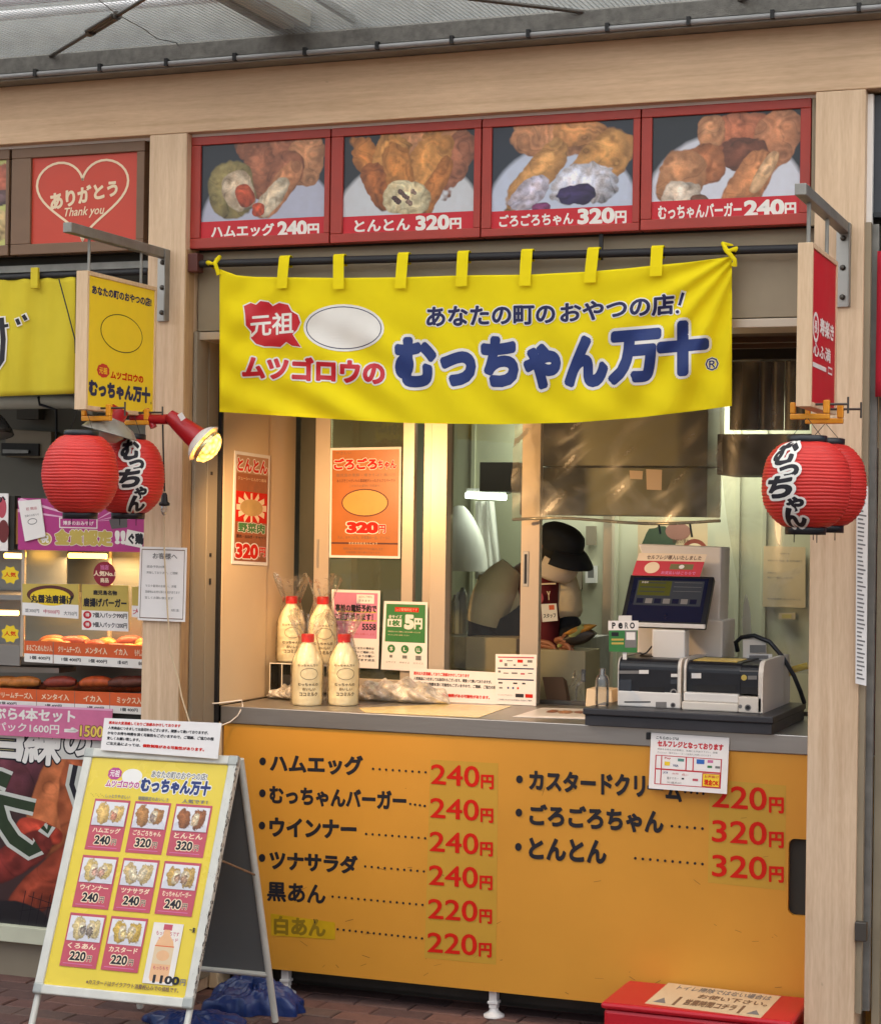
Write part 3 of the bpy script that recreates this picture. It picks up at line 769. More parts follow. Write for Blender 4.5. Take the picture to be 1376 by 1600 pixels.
# neighbour's yellow banner
def nb(px, py, w):
    u = (px + 150) / 268.; v = (py - 432) / 185.
    return at(px, py, -.2 - w - .012 * math.sin(u * 21 + v * 2) * v - .004 * math.sin(u * 47 + v))
nn = thing('yellow_banner', 'yellow cloth banner with black brush lettering cut off at the left edge', 'banner', at(60, 618, -.2))
MB().sheet(lambda u, v: nb(-150 + 268 * u, 432 + 6 * (1 - u) + (183 + 4 * (1 - u)) * v, 0), 60, 20, 'noren2').build('cloth', nn, solid=.0016); cloth2 = nn.children[0]
for px_ in (-40, 58):
    c = at(px_, 436, -.205); MB().box(c.x - .015, c.x + .015, -.226, -.212, c.z - .035, c.z + .04, 'noren2').build('loop', nn, .002)
P = Print(nb, grid=(6, 6), w0=.004, step=.0003)
P.line([(-8, 512), (14, 508)], 9, 'white'); P.line([(2, 494), (5, 530), (3, 562), (-8, 578)], 13, 'white'); P.line([(-8, 512), (13, 508)], 5, 'ink'); P.line([(2, 496), (5, 530), (3, 562), (-8, 578)], 8, 'ink')
P.line([(26, 496), (31, 509)], 9, 'white'); P.line([(37, 490), (42, 501)], 9, 'white'); P.line([(26, 498), (30, 507)], 6, 'ink'); P.line([(36, 492), (41, 500)], 6, 'ink')
P.build('lettering', cloth2)
one('banner_pole', MB().tube([at(-160, 440, -.197), at(232, 424, -.197)], .012, 'pole', 12), 'black pole carrying the yellow banner of the neighbouring stall', 'pole')
one('thin_cord', MB().tube([at(92, 436, -.22), at(104, 480, -.24), at(117, 530, -.245), at(118, 552, -.25)], .0025, 'cable', 6), 'thin black cord hanging in front of the neighbouring yellow banner', 'cord')
one('shutter_box', MB().box(-2.9, -1.0185, -.14, .1, 2.50, 2.628, 'darkin').box(-2.9, -1.0185, -.16, -.141, 2.575, 2.60, 'galv'), 'dark grey shutter housing of the neighbouring stall under the brown frames', 'shutter box')
# ================================================================== HANGING SIGNS, BRACKETS, CLAMPS, LANTERNS
def bracket(Xc, yend, z, plate, lab):
    t = thing('sign_bracket', lab, 'bracket', (Xc, -.25, z), group='steel sign brackets on the posts')
    MB().box(Xc - .016, Xc + .016, yend, -.2595, z - .016, z + .016, 'galv').build('arm', t, .002)
    MB().box(Xc - .024, Xc + .016, -.259, -.251, plate, z + .016, 'steel').box(Xc + .0165, Xc + .0205, -.285, -.251, plate, z + .014, 'galv').build('plate', t, .001)
    for i in range(3):
        zz = z - .03 - (z - .03 - plate - .03) * i / 2
        MB().lathe([(.009, 0), (.009, .006), (.005, .009), (.002, .010)], (Xc - .003, -.2595, zz), 'steeldk', 8, axis=(0, -1, 0)).build('bolt', t)
def sign(Xr, tl, tr, bt, lab, kind):
    y0 = atx(tl[0], tl[1], Xr).y; y1 = atx(tr[0], tr[1], Xr).y
    z1 = atx(tl[0], tl[1], Xr).z; z0 = atx(tl[0], bt, Xr).z
    Xl = Xr - .042
    t = thing('hanging_sign', lab, 'sign', ((Xl + Xr) / 2, (y0 + y1) / 2, z0))
    f = .014
    MB().box(Xl, Xr, y0, y0 + f, z0, z1, 'wsign').box(Xl, Xr, y1 - f, y1, z0, z1, 'wsign').box(Xl, Xr, y0 + f, y1 - f, z1 - f, z1, 'wsign').box(Xl, Xr, y0 + f, y1 - f, z0, z0 + f, 'wsign').build('frame', t, .0015)
    ym = 'yellow' if kind == 'y' else 'red'
    MB().box(Xl + .004, Xr - .004, y0 + f, y1 - f, z0 + f, z1 - f, ym).build('face_panel', t)
    XF = Xr - .004; q = [(XF, y0 + f, z1 - f), (XF, y1 - f, z1 - f), (XF, y1 - f, z0 + f), (XF, y0 + f, z0 + f)]
    P = Print(quadmap(q))
    if kind == 'y':
        P.text('あなたの町のおやつの店!', (.05, .07, .95, .135), 'navydk', .045)
        P.ell(.5, .40, .32, .15, 'black', 40, rot=.02); P.ell(.5, .40, .31, .143, 'yellow', 40, rot=.02)
        P.ell(.23, .715, .085, .05, 'red', 24, wob=.12, lobes=9); P.text('元祖', (.17, .69, .29, .74), 'yellow', .02)
        P.text('ムツゴロウの', (.34, .705, .84, .765), 'redp', .05)
        P.text('むっちゃん万十', (.03, .80, .95, .92), 'navydk', .075)
        P.text('®', (.955, .91, .985, .93), 'navydk')
    else:
        P.ell(.17, .50, .12, .10, 'white', 28); P.ell(.17, .50, .085, .075, 'red', 28); P.text('長', (.11, .46, .23, .54), 'white', .03)
        P.text('寿楽き', (.34, .42, .93, .53), 'white', .04); P.text('心ふ満', (.08, .60, .80, .69), 'white', .03)
        P.rect(.06, .735, .62, .765, 'white'); P.frame((.7, .72, .88, .77), .012, 'white')
    P.build('lettering', t)
    return t, y0, y1, z0, z1
# ---- left
XL = -.95
zb = atx(105, 352, XL).z
bracket(XL, atx(105, 352, XL).y, 2.606, at(258, 502, -.25).z, 'grey steel bracket with three bolts on the left post, over the yellow hanging sign')
sL, yl0, yl1, zl0, zl1 = sign(-.93, (137, 422), (246, 455), 640, 'yellow hanging sign in a timber frame with shop lettering, on the left post', 'y')
MB().tube([(XL, yl0 + .04, zl1 - .001), (XL, yl0 + .04, 2.589)], .005, 'galv', 8).build('rod', sL)
MB().tube([(XL, yl1 - .08, zl1 - .001), (XL, yl1 - .08, 2.589)], .005, 'galv', 8).build('rod', sL)
# ---- right
XR = 1.405
bracket(XR, atx(1250, 302, XR).y, 2.60, at(1312, 480, -.25).z, 'grey steel bracket on the right post, over the red hanging sign')
sR, yr0, yr1, zr0, zr1 = sign(1.425, (1270, 378), (1309, 416), 636, 'red hanging sign with white lettering in a pale timber frame, on the right post', 'r')
MB().tube([(XR, yr0 + .04, zr1 - .001), (XR, yr0 + .04, 2.583)], .006, 'galv', 8).build('rod', sR)
MB().tube([(XR, yr1 - .08, zr1 - .001), (XR, yr1 - .08, 2.583)], .006, 'galv', 8).build('rod', sR)

def clamp(X, Y, Z, s, lab, m='clampy'):
    """a quick clamp lying along X: jaw bar, two jaws, screw with a cross handle"""
    t = thing('hand_clamp', lab, 'clamp', (X, Y, Z), group='orange clamps holding the lanterns under the signs')
    MB().box(X - .055, X + .055, Y - .008, Y + .008, Z - .028, Z - .012, m).box(X - .055, X - .040, Y - .008, Y + .008, Z - .0115, Z + .02, m).box(X + .037, X + .055, Y - .009, Y + .009, Z - .0115, Z + .026, m).build('body', t, .003)
    MB().tube([(X - .01, Y, Z + .014), (X + .105, Y, Z + .014)], .0035, 'steeldk', 8).build('screw', t)
    MB().tube([(X + .105, Y, Z - .012), (X + .105, Y, Z + .034)], .003, 'steeldk', 8).build('handle', t)
clamp(-.945, -.70, zl0 - .004, 1, 'orange clamp at the street end of the yellow hanging sign')
clamp(-.945, -.45, zl0 - .004, 1, 'orange clamp under the yellow hanging sign, nearer the post')
clamp(1.41, yr0 + .07, zr0 - .004, 1, 'orange clamp under the street end of the red hanging sign')
clamp(1.41, yr0 + .30, zr0 - .004, 1, 'orange clamp under the red hanging sign, nearer the post')

def lantern(X, Y, Z, R, H, lab, ta=None, tw=1., top=None, th_=1.):
    t = thing('paper_lantern', lab, 'lantern', (X, Y, Z), group='red paper lanterns under the hanging signs')
    rc_ = .052; hh = H / 2
    def rad(z):
        q = max(0, 1 - abs(z / hh) ** 2.25); return rc_ + (R - rc_) * q ** .62
    NR = 25; rs_ = random.Random(int(X * 900 + Y * 77)); rj = [rs_.gauss(0, .0006) for _ in range(NR + 2)]; p_ = [rs_.uniform(0, 6.28) for _ in range(4)]
    def skin_(u, v):
        i = v * NR; z = -hh + H * v; ph = i % 1; a = 2 * math.pi * u; k0 = int(i)
        env = min(1, (rad(z) - rc_) * 30 + .1)
        panel = abs(math.sin(a * 4 + p_[3])) ** 6
        r = rad(z) - .0026 * (1 - abs(math.sin(math.pi * ph))) * env + (rj[k0] * (1 - ph) + rj[min(k0 + 1, NR)] * ph) + env * (.0014 * math.sin(a * 3 + p_[0]) + .0008 * math.sin(a * 7 + z * 40 + p_[1]) - .0007 * panel)
        return Vector((X + r * math.sin(a), Y - r * math.cos(a), Z + z + .0006 * math.sin(a * 5 + p_[2] + v * 9)))
    MB().sheet(skin_, 96, NR * 5, 'lred').build('shade', t)
    for s_ in (-1, 1):
        rr = rc_ + .004
        MB().lathe([(rr - .006, -.014), (rr, -.014), (rr + .001, .010), (rr - .004, .012), (rr - .006, .0)], (X, Y, Z + s_ * (hh + .006)), 'dkplastic', 40, caps=False).build('ring', t)
    zt_ = top if top else Z + hh + .12
    for dx in (-.045, .045):
        MB().tube([(X + dx, Y, Z + hh + .01), (X + dx * .05, Y, zt_)], .001, 'cable', 5).build('hanger_wire', t)
        MB().tube([(X + dx * .7, Y, Z - hh - .018), (X + dx * .7, Y, Z - hh - .042)], .0014, 'cable', 5).build('wire_foot', t)
    if ta is not None:
        def mp(u, v, w_):
            z = -v; a = ta + u / R; r = rad(z) + w_ + .0008
            return Vector((X + r * math.sin(a), Y - r * math.cos(a), Z + z))
        P = Print(mp, grid=(.006, .006), w0=.0024, step=.0002)
        s_ = H / .25 * th_
        def ch(c, u, v, ww, h, sk=.0):
            q = [(u + sk, v), (u + ww + sk, v - h * .12), (u + ww - sk, v + h * .94), (u - sk, v + h)]
            q = [(a_ * tw, b_ * s_) for a_, b_ in q]
            P.text(c, q, 'ink', .055, ('white', .14))
        ch('む', -.045, -.105, .075, .058, .004); ch('っ', -.012, -.045, .052, .030); ch('ち', -.05, -.015, .075, .052, .006); ch('ゃ', .008, .036, .046, .034); ch('ん', -.02, .064, .08, .045, -.008)
        P.build('lettering', t)
    return t
lantern(XL, -.785, atx(127, 741, XL).z, .124, .250, 'plain red paper lantern hanging under the street end of the yellow hanging sign')
lantern(XL, atx(201, 742, XL).y, atx(201, 744, XL).z, .122, .250, 'red paper lantern with black brush characters beside the left post', ta=math.radians(36), tw=.92, th_=1.1)
lantern(XR - .0, -.845, atx(1256, 757, XR).z, .124, .238, 'red paper lantern with black brush characters beside the right post', ta=math.radians(-19), tw=1.04, th_=1.14, top=zr0 - .03)
lantern(XR - .0, atx(1288, 758, XR).y, atx(1288, 758, XR).z, .122, .238, 'red paper lantern half hidden behind the front one by the right post', top=zr0 - .03)

# ---- red clamp lamp with a lit bulb
A = at(246, 648, -.44); Bp = at(268, 652, -.44); Ee = at(326, 700, -.41)
lt = thing('clamp_lamp', 'red clamp lamp with a white reflector and a glowing bulb, clipped beside the left post', 'lamp', A)
ax = (Ee - Bp).normalized()
MB().tube([Bp - ax * .012, Bp + ax * .02, Bp + ax * .085, Bp + ax * .118], [.021, .028, .037, .041], 'clampr', 24).build('lamp_housing', lt)
MB().tube([at(205, 652, -.44), at(232, 655, -.44), at(262, 655, -.44)], [.014, .017, .018], 'clampr', 12).tube([at(228, 640, -.44), at(240, 668, -.44)], [.012, .012], 'clampr', 10).build('clamp_arm', lt)
c0 = Bp + ax * .112
MB().lathe([(.036, 0), (.045, .004), (.060, .014), (.071, .028), (.074, .031), (.069, .030), (.057, .020), (.040, .008)], c0, mat('white_enamel', (232, 228, 222), .25, var=.03), 36, axis=ax, caps=False).build('reflector', lt)
bulbm = mat('glowing_bulb', (255, 170, 40), .2, var=0, emit=1.4)
_n, _l = bulbm.node_tree.nodes, bulbm.node_tree.links
_tc = _n.new('ShaderNodeTexCoord'); _z = _n.new('ShaderNodeTexVoronoi'); _z.inputs['Scale'].default_value = 60; _l.new(_tc.outputs['Object'], _z.inputs['Vector'])
_r = _n.new('ShaderNodeMapRange'); _r.inputs[1].default_value = 0; _r.inputs[2].default_value = .8; _r.inputs[3].default_value = 4.2; _r.inputs[4].default_value = .5
_l.new(_z.outputs['Distance'], _r.inputs[0]); _l.new(_r.outputs[0], _n['Principled BSDF'].inputs['Emission Strength'])
_n['Principled BSDF'].inputs['Emission Color'].default_value = (1, .52, .10, 1)
MB().lathe([(.03, .013), (.046, .025), (.058, .039), (.059, .051), (.050, .068), (.030, .080), (.006, .086)], c0, bulbm, 28, axis=ax).build('bulb', lt)
MB().lathe([(.058, .036), (.0605, .045), (.0595, .052)], c0, mat('bulb_rim', (220, 200, 150), .15, .7, var=.05), 28, axis=ax, caps=False).build('bulb_rim', lt)
lq = at(283, 651, -.47); MB().slab([at(277, 648, -.485), at(284, 644, -.485), at(290, 653, -.48), at(283, 658, -.48)], .001, 'paper').build('sticker', lt)
L = bpy.data.lights.new('warm_bulb', 'SPOT'); L.energy = 36; L.color = (1, .60, .26); L.spot_size = math.radians(125); L.spot_blend = .8; L.shadow_soft_size = .04
lo = bpy.data.objects.new('warm_bulb', L); COL.objects.link(lo); lo.location = c0 + ax * .10
lo.rotation_euler = (-(Vector((-.25, .55, 1.35)) - lo.location)).to_track_quat('Z', 'Y').to_euler()
# ---- unlit reflector lamp behind the sign
wl = thing('reflector_lamp', 'white reflector lamp with a red neck, unlit, between the yellow hanging sign and the lanterns', 'lamp', (-.97, -.6, 2.0))
ca = at(178, 652, -.62)
MB().lathe([(.03, 0), (.04, -.012), (.075, -.030), (.092, -.052), (.095, -.056), (.088, -.052), (.07, -.032)], ca, mat('grey_enamel', (150, 144, 132), .3, .2, var=.05), 36, axis=(.25, .1, 1), caps=False).build('reflector', wl)
MB().tube([ca + Vector((0, 0, -.01)), ca + Vector((.02, .01, .03))], [.034, .03], 'clampr', 18).build('neck', wl)
MB().lathe([(.02, -.02), (.045, -.045), (.05, -.06), (.03, -.08), (.004, -.088)], ca, mat('frosted_bulb', (200, 190, 170), .2, var=.03), 24, axis=(.25, .1, 1)).build('bulb', wl)
# ---- pendant socket and cords
cdn = thing('pendant_socket', 'black pendant socket with a small clear bulb hanging before the left post', 'lamp socket', at(257, 655, -.27))
MB().tube([at(254, 650, -.30), at(255, 700, -.29), at(257, 768, -.285)], .003, 'cable', 8).build('cord', cdn)
sc_ = at(257, 770, -.285)
MB().lathe([(.006, 0), (.010, -.008), (.012, -.03), (.019, -.036), (.019, -.044), (.011, -.046)], sc_, 'cable', 20).build('socket', cdn)
MB().lathe([(.010, -.0465), (.012, -.058), (.008, -.074), (.001, -.080)], sc_, 'acrylic', 16).build('bulb', cdn)
one('power_cable', MB().tube([at(256, 802, -.272), at(257, 870, -.272), at(262, 960, -.272), at(266, 1020, -.272), at(279, 1062, -.274), at(284, 1090, -.28), at(296, 1128, -.30)], .0028, 'cream_wall', 6), 'thin white cord running down the front of the left post', 'cord')
one('power_cable', MB().tube([at(312, 1100, -.04), at(340, 1099, -.03), at(378, 1094, .02), at(379, 1104, .0), at(372, 1118, -.012), at(360, 1128, -.014), at(345, 1134, -.05), at(338, 1150, -.1)], .0028, 'plastic', 6), 'cream cord looping over the left end of the steel counter', 'cord')
# ---- notice on the post
def notice(name, quad, lab, cat, lines, th=.002, group=None, base='paper', border=None):
    t = thing(name, lab, cat, (Vector(quad[3]) + Vector(quad[2])) / 2, group=group)
    sh_ = MB().slab(quad, th, base).build('sheet', t)
    P = Print(quadmap(quad))
    if border: P.frame((.04, .03, .96, .97), .012, border)
    for l in lines:
        if l[0] == 'T': P.text(l[1], l[2], l[3], *(l[4:]))
        elif l[0] == 'R': P.rect(*l[1], l[2])
        elif l[0] == 'F': P.frame(l[1], l[2], l[3])
        elif l[0] == 'E': P.ell(*l[1], l[2])
        elif l[0] == 'L': P.line(l[1], l[2], l[3])
    P.build('lettering', sh_); return t, P
def pq(*p, Y): return [at(x, y, Y) for x, y in p]
notice('paper_notice', pq((219, 854), (292, 856), (289, 972), (215, 969), Y=-.262), 'white notice with a thin brown border taped to the left post', 'notice',
       [('T', 'お客様へ', (.28, .08, .80, .16), 'grey', .02), ('T', '感染予防対策', (.16, .25, .55, .285), 'grey'), ('T', '実施しております。ご理解', (.16, .33, .82, .365), 'grey'),
        ('T', 'マスク着用のお願い、消毒', (.14, .51, .80, .545), 'grey'), ('T', '混雑時はお待ち頂く場合があります', (.14, .59, .88, .625), 'grey'), ('T', '宜しくお願い致します', (.14, .67, .74, .705), 'grey'), ('T', '店主', (.7, .83, .88, .865), 'grey')], border='brownframe')

# ================================================================== COUNTER
ct = thing('serving_counter', 'ochre serving counter with a steel top and black and red hand lettered price list', 'counter', (.24, .1, 0))
MB().box(-.832, 1.3105, -.006, .66, .9535, 1.015, 'steel').build('countertop', ct, .003)
xr_ = at(1231, 1370, 0).x; zr_a, zr_b = at(1243, 1311, 0).z, at(1243, 1431, 0).z
pn = MB()
pn.box(-.820, xr_, 0, .018, .0925, .9525, 'panel')
pn.box(xr_, 1.3105, 0, .018, zr_a, .9525, 'panel').box(xr_, 1.3105, 0, .018, .0925, zr_b, 'panel')
for (zc_, s_) in ((zr_a, -1), (zr_b, 1)):
    r_ = .022; cp = [(xr_, zc_)] + [(xr_ + r_ - r_ * math.cos(a), zc_ + s_ * (r_ - r_ * math.sin(a))) for a in np.linspace(math.pi / 2, 0, 7)]
    pn.prism(cp, 0, .018, 'panel')
pn.build('front_panel', ct)
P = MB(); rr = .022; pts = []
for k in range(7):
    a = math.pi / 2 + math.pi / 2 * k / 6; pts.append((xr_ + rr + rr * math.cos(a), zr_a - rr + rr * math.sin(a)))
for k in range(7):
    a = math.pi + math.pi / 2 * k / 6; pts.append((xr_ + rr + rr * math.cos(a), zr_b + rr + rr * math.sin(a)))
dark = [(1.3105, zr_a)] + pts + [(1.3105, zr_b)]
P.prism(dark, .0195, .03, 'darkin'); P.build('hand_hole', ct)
for px_ in (446, 771, 1105):
    c = at(px_, 1560, .03)
    MB().box(c.x - .014, c.x + .014, .02, .05, .03, .0925, 'plasticw').box(c.x - .018, c.x + .018, .016, .054, .045, .055, 'plasticw').build('leg', ct, .002)
    MB().lathe([(.036, 0), (.036, .008), (.018, .018), (.014, .032)], (c.x, .035, 0.0), 'plasticw', 20).build('foot', ct)
MB().box(-.80, 1.31, .20, .24, .0, .9525, 'dirt').build('kick_board', ct)
MB().box(-.80, 1.31, .13, .199, .03, .075, 'dirt').build('kick_ledge', ct)
P = Print(plane(0))
def off(px, py, ox=330, oy=1140, k=2.928): return (px / k + ox, py / k + oy)
def q4(l, t1, b1, r, t2, b2, **kw):
    return [off(l, t1, **kw), off(r, t2, **kw), off(r, b2, **kw), off(l, b1, **kw)]
A_ = dict(); B_ = dict(ox=780, oy=1140, k=2.309)
P.poly([off(1003, 138), off(1312, 155), off(1302, 1077), off(975, 1046)], 'patch')
P.poly([off(758, 180, **B_), off(1034, 203, **B_), off(1030, 582, **B_), off(752, 553, **B_)], 'patch')
rows = [('ハムエッグ', q4(270, 113, 193, 692, 122, 210)), ('むっちゃんバーガー', q4(268, 258, 338, 890, 285, 372)), ('ウインナー', q4(268, 405, 488, 662, 415, 500)),
        ('ツナサラダ', q4(268, 552, 640, 668, 580, 660)), ('黒あん', q4(258, 700, 782, 520, 712, 800))]
for s_, q in rows: P.text(s_, q, 'ink', .036 if s_ == '黒あん' else .05)
q = q4(290, 856, 935, 520, 868, 950); P.text('白あん', q, 'ink', .03)
P.w += .0004
P.poly([off(272, 843), off(566, 884), off(566, 962), off(274, 943)], 'tape')
P.text('白あん', [tuple(p) for p in q], mat('ink_through_tape', (138, 112, 24), .4, var=.2), .045)
P.line([off(470, 868), off(474, 888)], 1.6, 'ink')
for (x, y) in ((235, 146), (234, 292), (232, 440), (232, 588)): P.ell(*off(x, y), 5.2, 6.2, 'ink', 16)
for (x0_, x1_, y0_, y1_, n) in ((740, 980, 180, 196, 9), (910, 976, 341, 350, 4), (708, 978, 478, 498, 10), (704, 972, 627, 650, 10), (555, 966, 765, 803, 15), (578, 964, 915, 957, 15)):
    for i in range(n):
        u, v = off(x0_ + (x1_ - x0_) * i / (n - 1), y0_ + (y1_ - y0_) * i / (n - 1)); P.ell(u, v, 1.9, 2.0, 'ink', 8)
for i, pr_ in enumerate(('240', '240', '240', '240', '220', '220')):
    y = 160 + i * 154; dx = -i * 3.2
    P.text(pr_, q4(1006 + dx, y, y + 88, 1224 + dx * .7, y + 10, y + 105), 'redp', .014)
    P.text('円', q4(1234 + dx * .6, y + 48, y + 108, 1290 + dx * .6, y + 50, y + 114), 'redp', .04)
for (x, y) in ((72, 180), (70, 300), (68, 424)): P.ell(*off(x, y, **B_), 5.2, 6.2, 'ink', 16)
P.text('カスタードクリ', q4(108, 148, 216, 524, 165, 243, **B_), 'ink', .05)
P.text('ー', q4(535, 204, 214, 590, 208, 218, **B_), 'ink', .05); P.text('ム', q4(600, 190, 250, 656, 194, 262, **B_), 'ink', .05)
P.text('ごろごろちゃん', q4(110, 270, 345, 590, 292, 376, **B_), 'ink', .05); P.text('とんとん', q4(108, 392, 465, 384, 402, 484, **B_), 'ink', .05)
for (x0_, x1_, y0_, y1_, n) in ((670, 735, 225, 232, 4), (622, 732, 349, 358, 5), (490, 732, 465, 486, 10)):
    for i in range(n):
        u, v = off(x0_ + (x1_ - x0_) * i / (n - 1), y0_ + (y1_ - y0_) * i / (n - 1), **B_); P.ell(u, v, 2.2, 2.3, 'ink', 8)
for i, pr_ in enumerate(('220', '320', '320')):
    y = 203 + i * 125
    P.text(pr_, q4(768, y, y + 76, 962, y + 8, y + 90, **B_), 'redp', .014); P.text('円', q4(973, y + 42, y + 96, 1024, y + 44, y + 100, **B_), 'redp', .04)
P.build('lettering', ct)
rs = random.Random(5); P = Print(plane(0), w0=.0004)
scm = mat('scuff_mark', (150, 100, 38), .75, var=.3, scale=60)
for i in range(46):
    u_, v_ = rs.uniform(440, 1225), rs.choice([rs.uniform(1440, 1560), rs.uniform(1180, 1560)]); l_ = rs.uniform(2, 16); a_ = rs.gauss(0, .5)
    if v_ > 1506 + (u_ - 430) * .1: continue
    P.line([(u_, v_), (u_ + l_ * math.cos(a_), v_ + l_ * math.sin(a_))], rs.uniform(.4, 1.0), scm)
o = P.build('scuffs', ct); tag(o, kind='stuff')
K['sheetpaper'] = mat('laminated_sheet', (236, 214, 150), .18, var=.10, scale=5)

# self checkout notice hanging over the edge
qn = [at(1017, 1145, -.012), at(1139, 1153, -.012), at(1135, 1241, -.035), at(1013, 1232, -.035)]
def U(x, y): return ((x - 165 + (y - 50) * .045) / 1100, (y - 50 - (x - 165) * .06) / 800)
notice('paper_notice', qn, 'white and red self checkout notice clipped over the steel edge below the cash register', 'notice', [
    ('T', 'こちらのレジは', (.07, .055, .36, .105), 'black', .03), ('T', 'セルフレジとなっております', (.09, .13, .93, .235), 'red', .06),
    ('T', '現金をお持ちのお客様は、係員にお声掛け下さい。各種', (.09, .265, .86, .30), 'grey'), ('T', 'クレジット・電子マネー・コード決済がご利用いただけます', (.09, .325, .78, .36), 'grey'),
    ('F', (.07, .39, .92, .64), .013, 'red'), ('F', (.07, .64, .92, .915), .013, 'red'), ('R', (.145, .39, .158, .64), 'red'), ('R', (.46, .39, .475, .64), 'red'), ('R', (.55, .39, .565, .64), 'red'), ('R', (.145, .64, .158, .915), 'red'),
    ('R', (.36, .43, .44, .48), mat('teal_print', (90, 140, 130), .5)), ('R', (.19, .50, .26, .57), 'yellow'), ('T', 'Pay', (.19, .42, .27, .46), 'red', .02), ('T', 'VISA', (.30, .54, .37, .58), 'navy', .02),
    ('R', (.60, .42, .70, .50), mat('blue_print', (40, 100, 180), .5)), ('R', (.74, .42, .81, .47), 'pink'), ('R', (.74, .52, .80, .56), 'green'), ('R', (.84, .52, .90, .56), 'grey'),
    ('T', 'JCB', (.18, .68, .24, .72), 'navy', .02), ('T', 'PAY PAY', (.30, .69, .38, .72), 'red'), ('T', 'd払い', (.42, .69, .5, .73), 'red'), ('R', (.42, .77, .45, .8), 'black'), ('R', (.56, .77, .63, .81), 'rose'), ('T', '電子マネー', (.23, .77, .38, .81), 'grey'), ('T', '交通系IC', (.23, .85, .42, .885), 'grey'),
    ('R', (.68, .66, .91, .90), 'yellow'), ('F', (.68, .66, .91, .90), .012, 'red'), ('T', '現金OK', (.71, .77, .89, .87), 'redp', .05), ('T', 'お声掛け', (.71, .69, .89, .74), 'red', .02)], th=.004)
one('spring_clip', MB().box(*(lambda c: (c.x - .006, c.x + .006, c.y - .02, c.y - .007))(at(1014, 1150, 0)), at(1014, 1155, 0).z, at(1014, 1144, 0).z, 'cable'), 'small black clip at the left corner of the self checkout notice', 'clip', bevel=.002)

# ================================================================== SIDE WALL, POSTERS
sw = thing('side_wall', 'cream panelled side wall at the left end of the counter', 'wall', (-.845, .3, 0))
MB().box(-.866, -.837, -.004, .372, 1.0152, 2.3115, 'cream_wall').box(-.866, -.829, -.004, .10, .0, .9532, 'cream_wall').build('cream_panel', sw, .006)
MB().box(-.866, -.842, .374, .62, 1.0152, 2.3115, 'cream_wall').build('rear_panel', sw, .004)
MB().box(-.8655, -.8645 + .028, -.018, -.006, .95, 2.33, 'cable').build('black_edge', sw)
MB().box(-.8655, -.852, -.188, -.10, .05, 2.34, 'greydoor').box(-.8655, -.850, -.097, -.02, .05, 2.34, 'greydoor').build('door_panel', sw, .002)
for zz in (1.55, 1.46, 1.45, 1.84):
    MB().box(-.8515, -.848, -.075, -.062, zz, zz + .012, 'cable').build('catch', sw)
qt = [atx(367, 704, -.8345), atx(422, 712, -.8345), atx(418, 884, -.8345), atx(362, 881, -.8345)]
t, P = notice('food_poster', qt, 'narrow brown and red poster on the cream side wall reading 320 yen', 'poster', [
    ('R', (.05, .03, .95, .97), mat('brown_print', (150, 84, 50), .4, var=.25, scale=30)), ('R', (.05, .03, .95, .19), mat('tan_print', (176, 130, 96), .4, var=.1)), ('T', 'とんとん', (.08, .06, .92, .17), 'redp', .05, ('white', .1)),
    ('T', 'ジューシーとんかつ風味', (.1, .22, .9, .25), 'cream'), ('R', (.06, .35, .94, .62), 'redp')] + [('L', [(.5, .49), (.5 + .42 * math.cos(a), .49 + .13 * math.sin(a))], .05, 'cream') for a in np.arange(0, 6.28, .52)] + [
    ('E', (.5, .49, .32, .075), mat('tan_oval', (196, 160, 100), .5, var=.2)), ('T', '野菜肉', (.15, .63, .88, .71), 'green', .05, ('white', .1)), ('T', '豚肉・玉ねぎ・キャベツ', (.1, .735, .92, .765), 'black', .02), ('T', '320', (.1, .82, .70, .94), 'redp', .06, ('white', .1)), ('T', '円', (.74, .84, .92, .92), 'redp', .04, ('white', .06))], th=.002)

# ================================================================== SERVING WINDOW
sw2 = thing('sliding_window', 'aluminium sliding window with sand coloured stiles above the counter', 'window', (-.3, .62, 1.015))
YW = .60
def stile(x0, x1, y0, y1, nm='stile', m='alu', top=2.2735, bot=1.0155): return MB().box(x0, x1, y0, y1, bot, top, m).build(nm, sw2, .0015)
X = lambda px, Y=YW: at(px, 880, Y).x
stile(X(490), X(513), YW, YW + .03); stile(X(627), X(645), YW, YW + .03)
stile(X(672), X(697), YW - .006, YW + .066); stile(X(809), X(838), YW + .032, YW + .064)
stile(X(655), X(671), YW + .032, YW + .06)
zr1_ = at(600, 1062, YW).z
MB().box(X(513) + .0005, X(627) - .0005, YW + .002, YW + .028, 1.0175, zr1_, 'alu').build('bottom_rail', sw2, .0015)
MB().box(X(697) + .0005, X(809) - .0005, YW + .034, YW + .062, 1.0175, zr1_ - .02, 'alu').build('bottom_rail', sw2, .0015)
MB().box(X(513) + .0005, X(627) - .0005, YW + .012, YW + .016, zr1_ + .0005, 2.2735, 'glassd').build('glass', sw2)
MB().box(X(697) + .0005, X(809) - .0005, YW + .046, YW + .050, zr1_ - .0195, 2.2735, 'glass').build('glass', sw2)
MB().box(-.842, 1.3105, YW + .0665, YW + .075, 1.0155, 1.03, 'steeldk').box(-.842, X(671), YW - .0035, YW - .001, 1.0155, 1.024, 'cable').build('track', sw2)
c = at(821, 889, YW + .03); MB().box(c.x - .011, c.x + .011, YW + .0285, YW + .0315, c.z - .066, c.z + .066, 'steel').build('handle', sw2, .001)
MB().box(c.x - .005, c.x + .005, YW + .0275, YW + .0284, c.z - .055, c.z + .055, 'dkplastic').build('handle_slot', sw2)
c = at(496, 865, YW); MB().box(c.x - .003, c.x + .006, YW - .002, YW - .0005, c.z - .055, c.z + .055, 'steel').build('handle', sw2)
